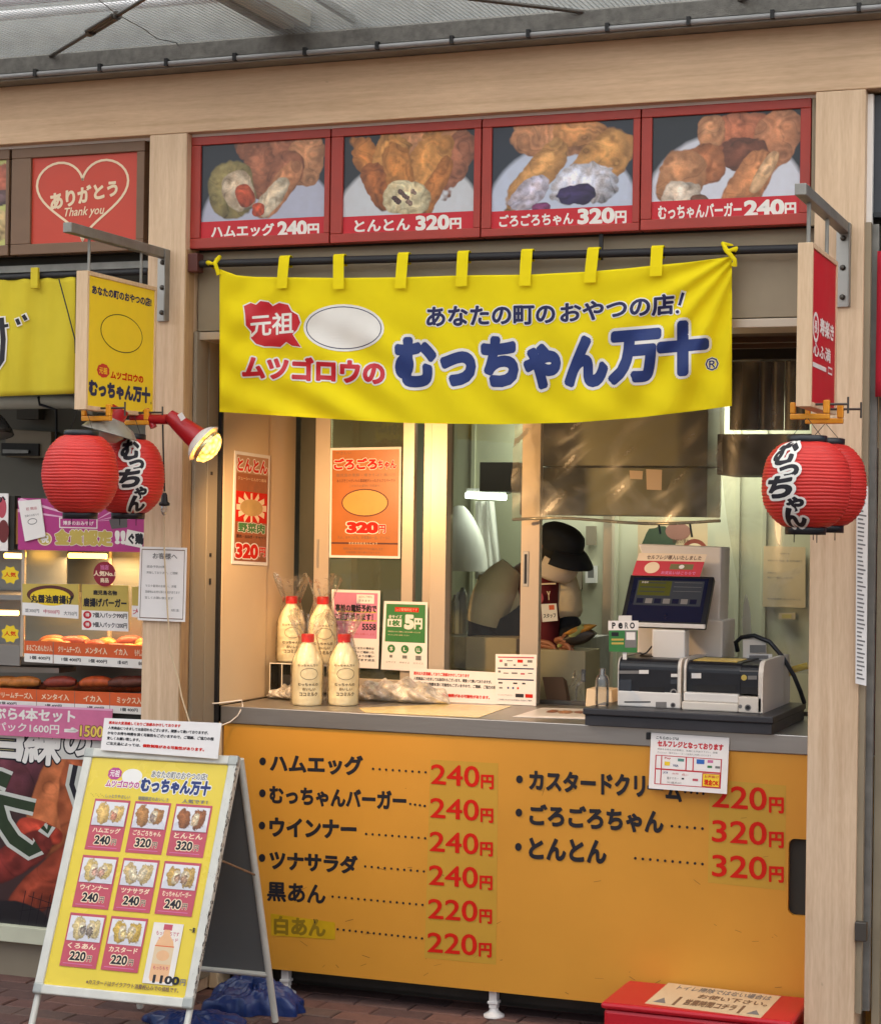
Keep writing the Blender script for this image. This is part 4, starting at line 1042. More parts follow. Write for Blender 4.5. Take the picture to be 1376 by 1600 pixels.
# gap left of the window: dim interior painted as a dark sheet
one('gap_shade_sheet', MB().box(-.841, X(490) - .0005, .66, .70, 1.0155, 2.2735, mat('olive_gap_shade', (74, 72, 60), .5, var=.1)), 'dark olive sheet standing in for the dim interior left of the sliding window', 'shade sheet')

YS = YW - .004
t, P = notice('food_poster', pq((516, 700), (627, 698), (625, 873), (514, 871), Y=YS), 'orange poster reading 320 yen on the left window pane', 'poster', [
    ('R', (.03, .022, .97, .978), mat('poster_orange', (186, 106, 40), .35, var=.12, scale=8)), ('T', 'やさしい', (.08, .035, .3, .06), 'brownframe'), ('T', 'ごろごろ', (.06, .10, .66, .195), 'redp', .06, ('white', .1)), ('T', 'ちゃん', (.68, .12, .93, .195), 'redp', .05, ('white', .09)),
    ('T', '鹿児島の黒豚・焼きそばと豚バラ', (.09, .235, .92, .265), 'brownframe'), ('T', 'あらびきじゃがいもの黒胡椒が入ったさらさらペースト', (.1, .285, .92, .315), 'wood_dk', .01), ('T', 'こだわりの素材に自信あり！', (.28, .335, .72, .36), 'brownframe'),
    ('E', (.50, .50, .33, .125), 'wood_dk'), ('E', (.50, .50, .315, .115), mat('ochre_oval', (224, 160, 70), .4, var=.08)),
    ('T', '320', (.26, .68, .68, .77), 'redp', .08, ('white', .12)), ('T', '円', (.70, .70, .79, .77), 'redp', .04, ('white', .08)), ('T', '大人、おやつにも、お食事の一品、ビールに', (.12, .80, .86, .83), 'brownframe'), ('R', (.03, .86, .97, .875), 'wood_dk'), ('T', 'まめまめおまんじゅう', (.28, .857, .68, .878), 'cream'), ('T', '発売元より毎日焼きたてをお届けします', (.2, .905, .76, .93), 'brownframe'), ('T', '各種豊富に取り揃えております', (.24, .94, .72, .96), 'brownframe')], th=.001)
t, P = notice('paper_notice', pq((518, 921), (594, 923), (591, 1045), (519, 1042), Y=YS), 'pink and white telephone order notice behind the bottles', 'notice', [
    ('R', (.05, .035, .95, .62), mat('mauve_print', (206, 130, 160), .4)), ('R', (.52, .055, .88, .17), 'paper'), ('T', '当日のご予約も', (.56, .07, .84, .10), 'black'), ('T', 'できます', (.56, .12, .8, .15), 'black'), ('R', (.10, .27, .93, .29), 'gold'), ('R', (.10, .38, .93, .40), 'gold'),
    ('T', '事前の電話予約で', (.08, .19, .93, .28), 'ink', .05), ('T', 'ご注文承ります！', (.08, .30, .86, .39), 'ink', .05), ('T', 'お電話はこちら', (.1, .43, .5, .47), 'rose'), ('T', '5558', (.64, .43, .93, .51), 'ink', .04), ('T', '営業時間内にお願いします', (.3, .55, .9, .58), 'rose'),
    ('T', 'ご予約', (.1, .66, .4, .69), 'ink', .02), ('T', '多数のご注文の場合は', (.3, .73, .9, .76), 'ink', .02), ('T', '前日までにご連絡いた', (.3, .78, .9, .81), 'ink', .02), ('T', 'だけますようお願い', (.3, .83, .9, .86), 'ink', .02), ('T', '申し上げます店主', (.3, .88, .92, .91), 'ink', .02)], th=.001)
t, P = notice('paper_notice', pq((600, 939), (668, 941), (667, 1050), (595, 1046), Y=YS - .008), 'green and white card about five yen carrier bags on the window stile', 'notice', [
    ('R', (.06, .04, .95, .59), 'green'), ('R', (.26, .085, .80, .15), 'redp'), ('T', 'レジ袋有料化です', (.29, .095, .77, .14), 'cream'), ('T', '全サイズ', (.12, .20, .42, .25), 'white', .02), ('R', (.10, .26, .42, .37), 'white'), ('T', '1枚', (.15, .275, .38, .355), 'green', .06), ('T', '5', (.50, .20, .68, .39), 'white', .07), ('T', '円', (.71, .24, .88, .39), 'white', .05),
    ('T', '環境保全のためご理解とご協力をお願いいたします', (.12, .43, .85, .45), 'cream'), ('T', 'マイバッグをご持参ください', (.12, .48, .6, .50), 'cream'), ('E', (.21, .69, .085, .06), 'green'), ('E', (.51, .69, .085, .06), 'green'), ('E', (.81, .69, .085, .06), 'green'),
    ('T', 'S', (.18, .665, .24, .715), 'white', .04), ('T', 'L', (.48, .665, .54, .715), 'white', .04), ('T', 'LL', (.77, .665, .85, .715), 'white', .03), ('R', (.18, .78, .24, .82), 'grey'), ('R', (.46, .78, .56, .825), 'grey'), ('R', (.75, .775, .87, .84), 'grey'), ('T', '小サイズ', (.1, .87, .32, .90), 'grey'), ('T', '中サイズ', (.4, .87, .62, .90), 'grey'), ('T', '大サイズ', (.7, .87, .92, .90), 'grey')], th=.001)
RUL = [('T', '週末は大変混雑しておりご迷惑おかけしております', (.045, .10, .66, .20), 'redp', .045), ('T', '人気商品につきましては品切れもございます。頑張って焼いておりますが、', (.045, .26, .90, .36), 'black', .04), ('T', 'かなりお待ち時間を頂く可能性もございますので、ご理解、ご協力の程', (.045, .42, .95, .52), 'black', .04),
       ('T', '宜しくお願い致します。', (.045, .58, .33, .68), 'black', .04), ('T', 'ご注文品によっては、', (.045, .74, .34, .84), 'black', .04), ('T', '個数制限がある可能性があります。', (.36, .74, .88, .84), 'redp', .05)]
notice('paper_notice', [at(640, 1044, .575), at(782, 1051, .575), at(782, 1102, .555), at(640, 1094, .555)], 'white notice in red and black type standing on the counter beside the payment card', 'notice', RUL, th=.002)
CDL = []
for j, (y, hh_) in enumerate(((.05, .03), (.27, .03), (.49, .03))): CDL.append(('R', (.06, y, .94, y + .025), 'navydk' if j else 'rose'))
for (x, y, ww, h, m_) in ((.10, .11, .07, .05, 'rose'), (.28, .12, .14, .02, 'grey'), (.54, .105, .13, .06, 'redp'), (.78, .11, .12, .05, 'grey'), (.22, .18, .07, .06, 'grey'), (.44, .2, .06, .03, 'grey'), (.68, .2, .1, .03, 'grey'), (.07, .33, .06, .04, 'grey'), (.2, .37, .12, .02, 'grey'), (.4, .36, .14, .03, 'grey'), (.62, .37, .1, .03, 'rose'), (.8, .36, .1, .02, 'grey'), (.08, .56, .1, .03, 'black'), (.44, .56, .1, .03, 'black'), (.66, .56, .08, .03, 'black'), (.1, .66, .08, .03, 'grey'), (.3, .65, .04, .04, 'navy'), (.42, .65, .04, .04, 'navy'), (.54, .65, .04, .04, 'redp'), (.5, .78, .20, .07, 'black'), (.74, .78, .18, .07, 'redp')):
    CDL.append(('R', (x, y, x + ww, y + h), m_))
CDL += [('T', '詳しくはスタッフまでお尋ねください', (.08, .80, .44, .83), 'grey'), ('T', 'ご利用いただけるお支払い方法のご案内', (.08, .89, .90, .925), 'navydk')]
notice('paper_notice', [at(774, 1022, .56), at(838, 1023, .56), at(837, 1103, .54), at(773, 1100, .54)], 'white payment card with rows of tiny logos leaning against the window stile with the handle', 'notice', CDL, th=.003)

# ================================================================== THINGS ON THE COUNTER
ZC = 1.0155
def bottle(X_, Y_, Z_, s, lab):
    t = thing('drink_bottle', lab, 'bottle', (X_, Y_, Z_), group='cream coloured bottles on the counter')
    prof = [(.034, 0), (.049, .002), (.0525, .010), (.0525, .045), (.051, .055), (.0525, .065), (.0525, .132), (.051, .142), (.0515, .150), (.048, .166), (.040, .184), (.030, .202), (.022, .214), (.0185, .222), (.0185, .232)]
    prof = [(r * s, h * s) for r, h in prof]
    MB().lathe(prof, (X_, Y_, Z_), K.setdefault('milk', mat('cream_drink_in_bottle', (255, 240, 196), .5, var=.03, scale=18)), 32).build('body', t)
    MB().lathe([(.0225 * s, .222 * s), (.023 * s, .226 * s), (.023 * s, .246 * s), (.021 * s, .250 * s)], (X_, Y_, Z_), K.setdefault('capred', mat('red_cap', (222, 40, 34), .35, var=.04)), 24).build('cap', t)
    a0 = math.radians(28)
    def mp(u, v, w_):
        a = a0 + u / .05; r = .0528 * s + w_; return Vector((X_ + r * math.sin(a), Y_ - r * math.cos(a), Z_ + v * s))
    P = Print(lambda u, v, w_: mp(u, .145 - v, w_), grid=(.01, .01), w0=.0006)
    br = K.setdefault('brownprint', mat('brown_print_line', (112, 88, 40), .4, var=.05))
    P.line([(.030 * math.cos(a) + .004, .032 + .020 * math.sin(a)) for a in np.linspace(0, 2 * math.pi, 33)], .0016, br)
    P.text('むっちゃんの', (-.034, .064, .036, .074), br, .03); P.text('おいしい', (-.018, .080, .026, .090), br, .03); P.text('ココミルク', (-.028, .096, .034, .109), br, .04)
    P.text('むっちゃん万十', (-.036, -.002, .036, .006), br, .03)
    P.build('lettering', t)
    # loose clear bag gathered above the cap
    rs = random.Random(int(X_ * 1e4))
    K1 = [rs.uniform(0, 6.28) for _ in range(5)]
    def bag(u, v):
        a = 2 * math.pi * u; z = v * .325 * s
        base = .0565 * s if z < .15 * s else (.0535 * s - (z - .15 * s) * .30 if z < .235 * s else .028 * s + (z - .235 * s) * .45)
        r = base + (.0015 + .006 * max(0, v - .4)) * (math.sin(a * 5 + K1[0] + v * 4) + .7 * math.sin(a * 9 + K1[1] - v * 7)) + .0015
        return Vector((X_ + r * math.sin(a), Y_ - r * math.cos(a), Z_ + .001 + z + .012 * v * math.sin(a * 3 + K1[2])))
    MB().sheet(bag, 60, 34, 'bagfilm').build('wrapper', t)
b1 = at(503, 1033, .45)
stn = thing('acrylic_stand', 'clear acrylic riser under the two rear bottles, beside the cream side wall', 'stand', (-.74, .45, ZC))
zz = at(480, 1034, .42).z - .004
MB().box(-.815, -.60, .36, .53, zz - .004, zz - .0005, 'acrylic').build('shelf', stn)
xk = at(441, 1000, .36).x
for xx in (-.815, xk, -.603): MB().box(xx, xx + .004, .36, .53, ZC, zz - .0045, 'acrylic').build('side', stn)
MB().box(-.815, -.60, .357, .3595, zz - .004, zz - .0005, mat('bright_edge', (230, 220, 200), .2)).box(-.815, -.8125, .357, .3595, ZC, zz - .0045, 'bright_edge' in K and K['bright_edge'] or MATS['bright_edge']).box(xk, xk + .003, .357, .3595, ZC, zz - .0045, MATS['bright_edge']).build('edge', stn)
for (px_, py_, Y_, Z_, s_, lab) in ((454, 1033, .45, zz, .99, 'cream bottle with a red cap on the riser next to the side wall'), (503, 1033, .43, zz, 1.0, 'cream bottle with a red cap on the riser in front of the pink notice'),
                            (473, 1103, .139, ZC, 1.0, 'cream bottle standing on the counter in front of the riser, the left one'), (530, 1103, .205, ZC, 1.0, 'cream bottle standing on the counter, the right one of the front pair')):
    x_ = at(px_, py_, Y_).x if Z_ == zz else atz(px_, py_, ZC).x
    bottle(x_, Y_ + (.0 if Z_ == zz else .03), Z_, s_ * (1.03 if Z_ != zz else 1.), lab)
# bundle of bags
def lump(q0, q1, h, d, m, seed, nm, lab, cat, jag=.25, Y=None):
    x0, x1 = q0[0], q1[0]; yc = q0[1]; rs = np.random.default_rng(seed); ph = rs.uniform(0, 6.28, 12)
    def f(u, v):
        a = 2 * math.pi * v; x = x0 + (x1 - x0) * u; e = max(0, math.sin(math.pi * min(max(u, .0), 1))) ** .35
        r = 1 + jag * (.5 * math.sin(u * 19 + a * 2 + ph[0]) + .5 * math.sin(u * 31 - a * 3 + ph[1]) + .35 * math.sin(u * 57 + a * 5 + ph[2]) * .6)
        return Vector((x + .01 * math.sin(a * 3 + ph[3]), yc + d / 2 * e * r * math.cos(a), ZC + .001 + h / 2 * e * (1 + (r - 1) * (1 if math.sin(a) > 0 else .1)) * (1 + math.sin(a)) + 0))
    return one(nm, MB().sheet(f, 70, 36, m), lab, cat)
lump((atz(578, 1085, ZC).x + .03, .45), (atz(697, 1100, ZC).x + .01, .45), .075, .14, 'bagwhite', 3, 'bag_bundle', 'crumpled bundle of milky plastic bags lying on the counter below the green card', 'plastic bags')
lump((-.81, .36), (-.60, .36), .05, .14, 'bagwhite', 5, 'bag_bundle', 'small crumpled plastic bag beneath the clear acrylic riser', 'plastic bag')
def flat(nm, pts, lab, cat, m, z=.0012):
    P = [atz(x, y, ZC + z) for x, y in pts]; mb = MB(); n = len(P)
    mb.add([p - Vector((0, 0, z - .0003)) for p in P] + P, [tuple(range(n))[::-1], tuple(range(n, 2 * n))] + [(i, (i + 1) % n, (i + 1) % n + n, i + n) for i in range(n)], m); return one(nm, mb, lab, cat)
flat('laminated_menu', [(560, 1106), (700, 1100), (800, 1103), (748, 1121), (570, 1113)], 'shiny laminated sheet lying on the counter in front of the plastic bags', 'menu sheet', 'sheetpaper')
ZM = ZC + .0015
qm = [atz(846, 1106, ZM), atz(918, 1108, ZM), atz(930, 1124, ZM), atz(800, 1120, ZM)]
mt = thing('laminated_menu', 'white menu card with pictures of buns lying on the counter left of the cash drawer', 'menu sheet', qm[3])
MB().slab([p for p in qm], .0012, 'paper').build('sheet', mt)
c = Canvas(60, 24, (226, 222, 214)); c.blob(.35, .4, .1, .22, 0, BD).blob(.6, .45, .14, .25, 0, BR).blob(.85, .4, .1, .2, 0, BD)
Q = quadmap(qm); c.grid(lambda u, v, w_: Q(.05 + .9 * u, .1 + .7 * v, w_), 'photo', mt)
# ================================================================== SELF CHECKOUT REGISTER
dr = thing('cash_drawer', 'charcoal metal cash drawer under the self checkout machines', 'cash drawer', (.85, .25, ZC))
MB().box(.534, 1.158, -.035, .53, ZC, ZC + .034, 'drawer').build('body', dr, .002)
MB().box(.529, 1.164, -.045, .535, ZC + .037, ZC + .058, 'drawer').build('lid', dr, .003)
MB().box(.533, 1.160, -.037, .53, ZC + .0345, ZC + .0365, 'cable').build('gap', dr)
ZD = ZC + .0585
x0, x1 = atz(965, 1108, ZD).x, atz(1062, 1112, ZD).x
yf = .085
x0, x1 = at(964, 1100, yf).x, at(1063, 1100, yf).x
zt_ = at(1015, 1030, yf).z
u1 = thing('receipt_printer', 'black and white coin and receipt machine on the left of the cash drawer', 'printer', ((x0 + x1) / 2, .2, ZD))
zb_ = ZD + .052
MB().box(x0, x1, yf, yf + .30, ZD, zb_, 'plasticw').build('base', u1, .004)
def side_prof(x_a, x_b, m, nm, par, y0=yf, y1=yf + .32, z0=zb_, z1=zt_, rr=.035):
    pts = [(y0 + .004, z0)] + [(y0 + .004 + rr - rr * math.cos(a), z1 - rr + rr * math.sin(a)) for a in np.linspace(0, math.pi / 2, 7)] + [(y1, z1), (y1, z0)]
    n = len(pts); vs = [(x_a, p[0], p[1]) for p in pts] + [(x_b, p[0], p[1]) for p in pts]
    mb = MB().add(vs, [tuple(range(n)), tuple(range(2 * n - 1, n - 1, -1))] + [(i, (i + 1) % n, (i + 1) % n + n, i + n) for i in range(n)], m); return mb.build(nm, par, .0015)
side_prof(x0 + .004, x1 - .012, 'dkplastic', 'body', u1)
side_prof(x1 - .0115, x1, 'plastic', 'side_cover', u1, y0=yf - .004, z1=zt_ + .004)
side_prof(x0, x0 + .0035, 'plastic', 'side_cover', u1, y0=yf - .002, z1=zt_ + .003)
def face(par, rects, Y, nm='detail'):
    P = Print(plane(Y), w0=.001)
    for r in rects:
        if r[0] == 'T': P.text(r[1], r[2], r[3], .02)
        elif r[0] == 'E': P.ell(*r[1], r[2])
        else: P.rect(*r[0], r[1])
    P.build(nm, par)
face(u1, [((966, 1048, 998, 1053), 'grey'), ((998, 1047, 1013, 1053), 'plasticw'), ((998, 1074, 1038, 1086), 'cable'), ('E', (1052, 1082, 5.5, 5.5), 'steel'), ('E', (1052, 1082, 3.5, 3.5), 'dkplastic'), ((1047, 1062, 1060, 1069), 'screeng'), ((1048, 1053, 1058, 1058), 'plasticw'), ((966, 1062, 986, 1083), 'screeng')], yf + .003)
zf = lambda y: y
face(u1, [((975, 1096, 1016, 1098), 'cable'), ((1024, 1097, 1041, 1106), 'grey'), ('E', (1051, 1102, 4, 4), 'grey'), ('E', (1051, 1102, 2.5, 2.5), 'dkplastic')], yf)
# second unit
a0, a1 = at(1067, 1105, yf - .01).x, at(1193, 1112, yf - .01).x
zt2 = at(1130, 1036, yf - .01).z; am = a0 + (a1 - a0) * .70
u2 = thing('coin_machine', 'wider black and white note and coin machine on the right of the cash drawer', 'coin machine', ((a0 + a1) / 2, .25, ZD))
MB().box(a0, am - .001, yf - .03, yf + .34, ZD, ZD + .028, 'plastic').box(a0 + .003, am - .001, yf - .022, yf + .33, ZD + .0285, zb_ + .006, 'plasticw').build('tray', u2, .004)
MB().box(am, a1 - .002, yf - .03, yf + .34, ZD, zb_ + .0, 'plastic').build('tray', u2, .004)
side_prof(a0 + .008, am, 'dkplastic', 'body', u2, y0=yf, z0=zb_ + .0065, z1=zt2, y1=yf + .3)
side_prof(am + .0005, a1 - .016, 'dkplastic', 'body', u2, y0=yf - .006, z0=zb_ + .0065, z1=zt2 - .004, y1=yf + .3)
side_prof(a0, a0 + .0075, 'plastic', 'side_cover', u2, y0=yf - .012, z0=zb_ + .0065, z1=zt2 + .006, y1=yf + .34)
side_prof(a1 - .0155, a1, 'plastic', 'side_cover', u2, y0=yf - .034, z0=ZD + .0005, z1=zt2 + .010, y1=yf + .42, rr=.05)
MB().box(a0 + .02, am - .02, yf + .04, yf + .2, zt2 + .0005, zt2 + .003, mat('yellow_notice_print', (214, 184, 96), .4, var=.2, scale=60)).build('top_label', u2)
face(u2, [((1080, 1052, 1095, 1060), 'plasticw'), ((1080, 1042, 1150, 1043.2), 'cable'), ((1080, 1070, 1150, 1080), 'cable')], yf + .002)
face(u2, [('E', (1162, 1059, 4.5, 4.5), 'gold'), ((1168, 1056, 1182, 1062), 'grey'), ((1155, 1048, 1186, 1049.5), 'grey'), ((1158, 1074, 1184, 1084), 'cable')], yf - .003)
face(u2, [('E', (1168, 1106, 5, 5), 'grey'), ('E', (1168, 1106, 3.3, 3.3), 'dkplastic'), ('E', (1156, 1104, 3, 3), 'grey')], yf - .03)
# handset behind
hs = thing('card_reader', 'small cream card reader with a grey screen behind the coin machine', 'card reader', (1.06, .5, ZD))
ra, rb = at(1158, 1030, .42), at(1210, 1000, .42)
MB().box(ra.x, rb.x + .03, .40, .56, ZD, at(1170, 1032, .40).z, 'plastic').build('stand', hs, .006)
MB().hexa([at(1160, 1030, .40), at(1198, 1032, .40), at(1196, 998, .44), at(1160, 996, .44)], [at(1160, 1030, .47), at(1198, 1032, .47), at(1196, 998, .49), at(1160, 996, .49)], 'plastic').build('reader', hs, .003)
face(hs, [((1171, 1008, 1196, 1020), 'grey')], .385, 'screen'); face(hs, [((1166, 1022, 1206, 1032), 'plasticw'), ((1170, 1024, 1200, 1030), 'grey')], .375, 'slot')
one('black_cable', MB().tube([at(1152, 1018, .46), at(1149, 1004, .45), at(1158, 996, .44), at(1178, 993, .43), at(1202, 1003, .42), at(1222, 1026, .42), at(1240, 1056, .42), at(1250, 1080, .42), at(1256, 1098, .45)], .008, 'dkplastic', 8), 'thick black cable arching over the card reader', 'cable')
# stand and monitor
st_ = thing('register_monitor', 'touch screen register monitor on a cream stand with a red flyer above the screen', 'register', (.8, .35, ZD))
yb = .40
ba, bb_ = at(993, 1020, yb).x, at(1126, 1020, yb).x
MB().hexa([at(996, 850, yb + .02), at(1127, 855, yb + .02), at(1122, 1024, yb), at(1062, 1022, yb)], [at(996, 850, yb + .02) + Vector((0, .14, 0)), at(1127, 855, yb + .02) + Vector((0, .14, 0)), at(1122, 1024, yb) + Vector((0, .14, 0)), at(1062, 1022, yb) + Vector((0, .14, 0))], 'plastic').build('tower', st_, .006)
zb3 = ZD; q0 = at(994, 1010, yb - .03); q1 = at(1128, 1026, yb - .03)
MB().box(q0.x, q1.x, yb - .03, yb + .17, ZD, at(1100, 968, yb).z, 'plastic').build('pedestal', st_, .006)
MB().box(at(1018, 1000, .2).x, at(1070, 1000, .2).x, .20, .262, ZD, at(1040, 984, .2).z, 'plasticw').build('neck', st_, .005)
BLp, BRp = at(968, 974, .20), at(1101, 982, .20)
TLp, TRp = atx(984, 898, BLp.x), atx(1116, 898, BRp.x)
my = (TLp.y + TRp.y) / 2; print('mon', TLp, TRp, BLp, BRp)
TLp = Vector((BLp.x, my, TLp.z)); TRp = Vector((BRp.x, my, TLp.z)); BRp.z = BLp.z
mq = [TLp, TRp, BRp, BLp]
MB().slab(mq, .026, 'dkplastic').build('monitor', st_, .004)
P = Print(quadmap(mq), w0=.001)
P.rect(.055, .055, .945, .94, 'screen'); P.rect(.11, .11, .90, .62, 'screeng'); P.rect(.13, .12, .52, .42, 'screeny')
for i in range(3):
    P.rect(.55, .14 + i * .09, .88, .145 + i * .09, 'grey'); P.rect(.15, .15 + i * .09, .45, .17 + i * .09, 'screeng')
for i in range(7): P.rect(.14 + i * .105, .48, .22 + i * .105, .58, 'grey' if i % 2 else 'screen')
P.text('お会計', (.16, .13, .24, .17), 'paper')
P.build('screen', st_)
lip = [BLp + Vector((0, -.004, .004)), BRp + Vector((0, -.004, .004)), BRp + Vector((0, -.002, -.010)), BLp + Vector((0, -.002, -.010))]
MB().slab(lip, .02, 'plasticw').build('bezel', st_, .002)
fq = [at(998, 864, my + .012), at(1104, 866, my + .012), at(1091, 900, my - .008), at(987, 899, my - .008)]
fq[2] = fq[1] + fq[3] - fq[0]
MB().slab(fq, .002, 'cream').build('flyer', st_)
P = Print(quadmap(fq)); P.rect(0, .34, 1, 1, 'red'); P.text('セルフレジ導入いたしました', (.14, .08, .94, .27), 'brownframe', .03)
P.ell(.26, .64, .11, .25, 'cream', 24); P.rect(.52, .46, .86, .70, mat('olive_print', (110, 104, 50), .5)); P.ell(.69, .58, .04, .09, 'white', 14); P.text('お支払いはこちらで', (.42, .78, .92, .92), 'pink', .03)
P.build('flyer_print', st_)
cb = at(1010, 1020, .2); one('power_cable', MB().tube([at(1018, 1010, .24), at(1010, 1020, .22), at(1000, 1024, .21), at(1020, 1026, .2)], .003, 'cable', 6), 'short black cord at the foot of the register stand', 'cord')
# small point card sign
ps = thing('counter_sign', 'small green and white card sign reading PeRO left of the printer', 'sign', at(970, 1020, .16))
YQ = .10
MB().slab(pq((951, 971), (996, 972), (995, 1020), (951, 1018), Y=YQ), .004, 'green').build('card', ps)
P = Print(plane(YQ), w0=.0006)
P.rect(950, 970, 997, 985, 'paper'); P.text('P', (956, 973, 961, 982), 'black', .05); P.text('e', (966, 973.5, 972, 982), 'black', .05); P.text('R', (976, 973, 981, 982), 'grey', .05); P.text('O', (984, 973, 991, 982), 'black', .05)
P.rect(976, 986, 994, 1012, 'grey'); P.rect(978, 988, 992, 1000, 'paper'); P.rect(955, 998, 974, 1001, 'gold'); P.rect(955, 1004, 974, 1007, 'gold'); P.rect(955, 988, 966, 994, 'dkplastic')
P.build('print', ps)
MB().slab(pq((966, 962), (986, 962), (986, 970), (966, 970), Y=YQ + .004), .008, 'plasticw').build('clip', ps)
MB().box(at(972, 1020, YQ).x, at(978, 1020, YQ).x, YQ + .005, YQ + .009, ZD, at(970, 1018, YQ).z, 'plasticw').build('stem', ps)
ab = at(957, 1080, .06)
one('sanitiser_bottle', MB().lathe([(.022, 0), (.023, .004), (.023, .085), (.018, .10), (.010, .106), (.010, .125), (.004, .127)], (.565, .06, ZD), 'acrylic', 20), 'small clear bottle at the left end of the cash drawer', 'bottle')
one('cream_box', MB().hexa([at(916, 1076, .22), at(955, 1078, .22), at(957, 1106, .2), at(914, 1104, .2)], [at(916, 1076, .22) + Vector((0, .1, 0)), at(955, 1078, .22) + Vector((0, .1, 0)), at(957, 1106, .2) + Vector((0, .1, 0)), at(914, 1104, .2) + Vector((0, .1, 0))], 'cream_wall'), 'small cream box between the bun picture menu and the cash drawer', 'box', bevel=.003)
one('yellow_tool', MB().tube([at(1222, 1058, .52), at(1240, 1046, .52), at(1262, 1040, .52)], .012, 'yellow', 10), 'yellow handle showing behind the coin machine beside the right post', 'tool')

# ================================================================== FILM CURTAINS
zf0 = at(960, 814, .56).z
xf0, xf1 = at(802, 700, .56).x, at(1128, 700, .56).x
def film(u, v):
    x = xf0 + (xf1 - xf0) * u; z = 2.27 + (zf0 - 2.27) * v
    return Vector((x, .555 + .008 * math.sin(u * 23 + v * 5) + .012 * math.sin(u * 9 - v * 11) * v + .006 * math.sin((u + v) * 31), z + .008 * math.sin(u * 7)))
fc = thing('film_curtain', 'wrinkled clear plastic film hanging across the serving opening', 'plastic curtain', ((xf0 + xf1) / 2, .555, zf0))
MB().sheet(film, 70, 40, 'film').build('film', fc)
MB().tube([film(i / 24, 1) for i in range(25)], .0055, mat('film_weight', (150, 146, 128), .25, .3), 8).build('weight_bar', fc)
xg0, xg1 = at(1120, 700, .50).x, at(1300, 700, .50).x
def film2(u, v):
    z = 2.27 + (at(1200, 1050, .5).z - 2.27) * v; g = abs(math.sin(u * 7 + v * 1.2)) ; pinch = 1 - .25 * math.exp(-((v - .95) * 2.2) ** 2)
    x = xg1 + (xg0 - xg1) * (1 - u) * pinch
    return Vector((x, .49 + .012 * math.sin(u * 15 + v * 3) * (.4 + v) + .01 * math.sin(u * 11 + v * 9), z))
one('film_curtain', MB().sheet(film2, 60, 50, 'film'), 'gathered clear plastic film hanging behind the right hand lanterns', 'plastic curtain')
# small notes on the film
for (a_, b_, c_, d_, lab) in ((983, 735, 1004, 749, 'small white label taped to the clear film, the left one'), (1009, 733, 1034, 766, 'taller pale label taped to the clear film, the right one')):
    one('label', MB().slab(pq((a_, b_), (c_, b_ + 1), (c_ - 1, d_), (a_ + 1, d_ - 1), Y=.535), .001, 'cream_wall'), lab, 'label')

# ================================================================== KITCHEN INTERIOR
kt = thing('kitchen', 'pale green kitchen walls behind the serving window', 'room', (.3, 2.0, 0))
YBK = 2.0
MB().box(-1.2, 2.2, YBK, YBK + .05, 0, 2.7, 'inwall').build('back_wall', kt)
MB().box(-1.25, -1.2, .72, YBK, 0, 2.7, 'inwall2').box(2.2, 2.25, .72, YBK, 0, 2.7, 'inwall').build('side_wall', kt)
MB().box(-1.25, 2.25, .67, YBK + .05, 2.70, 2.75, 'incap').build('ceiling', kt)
MB().box(-1.2, 2.2, .67, YBK, .0, .01, 'darkin').build('floor', kt)
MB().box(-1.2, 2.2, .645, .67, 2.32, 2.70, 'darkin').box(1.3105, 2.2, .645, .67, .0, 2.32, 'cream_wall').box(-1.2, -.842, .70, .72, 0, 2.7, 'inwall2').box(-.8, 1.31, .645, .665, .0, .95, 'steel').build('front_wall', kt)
for px_ in (946, 960, 735, 1040, 1150, 1192):
    x = at(px_, 900, YBK - .02).x; MB().box(x - .010, x + .010, YBK - .012, YBK - .0005, .9, 2.2, 'inwall').build('wall_batten', kt, .002)
x = at(952, 900, 1.9).x; MB().box(x - .02, x + .02, 1.86, 1.9, 0, 2.3, 'alu').build('upright', kt, .002)
# hood
hd = thing('extractor_hood', 'dark stainless extractor hood with ribbed columns above the kitchen', 'hood', (.6, 1.4, 1.8))
zh = at(1150, 735, 1.3).z
MB().box(at(1120, 700, 1.25).x, 2.1, 1.25, 1.6, at(1150, 742, 1.25).z, at(1150, 678, 1.25).z, 'darkin').build('canopy', hd, .003)
MB().box(at(835, 700, 1.3).x, at(1105, 700, 1.3).x, 1.3, 1.6, at(950, 728, 1.3).z, 2.65, mat('bronze_panel', (158, 152, 132), .45, .1, var=.15, scale=3)).build('duct_panel', hd, .004)
MB().box(-.35, at(812, 700, 1.36).x, 1.36, 1.6, at(750, 768, 1.36).z, at(750, 722, 1.36).z, 'darkin').build('rail', hd, .003)
MB().box(at(813, 700, 1.35).x, at(1105, 700, 1.35).x, 1.35, 1.6, at(950, 806, 1.35).z, at(950, 730, 1.35).z, mat('olive_steel', (122, 120, 104), .4, .2, var=.2, scale=2, stretch=(.3, 1, 1))).build('shelf_box', hd, .004)
for i, px_ in enumerate((1150, 1172, 1196, 1215, 1236, 1255)):
    x = at(px_, 620, 1.5).x; MB().tube([(x, 1.5, at(px_, 672, 1.5).z), (x, 1.5, 2.65)], .036 if i == 1 else .026, 'steeldk', 16).build('column', hd)
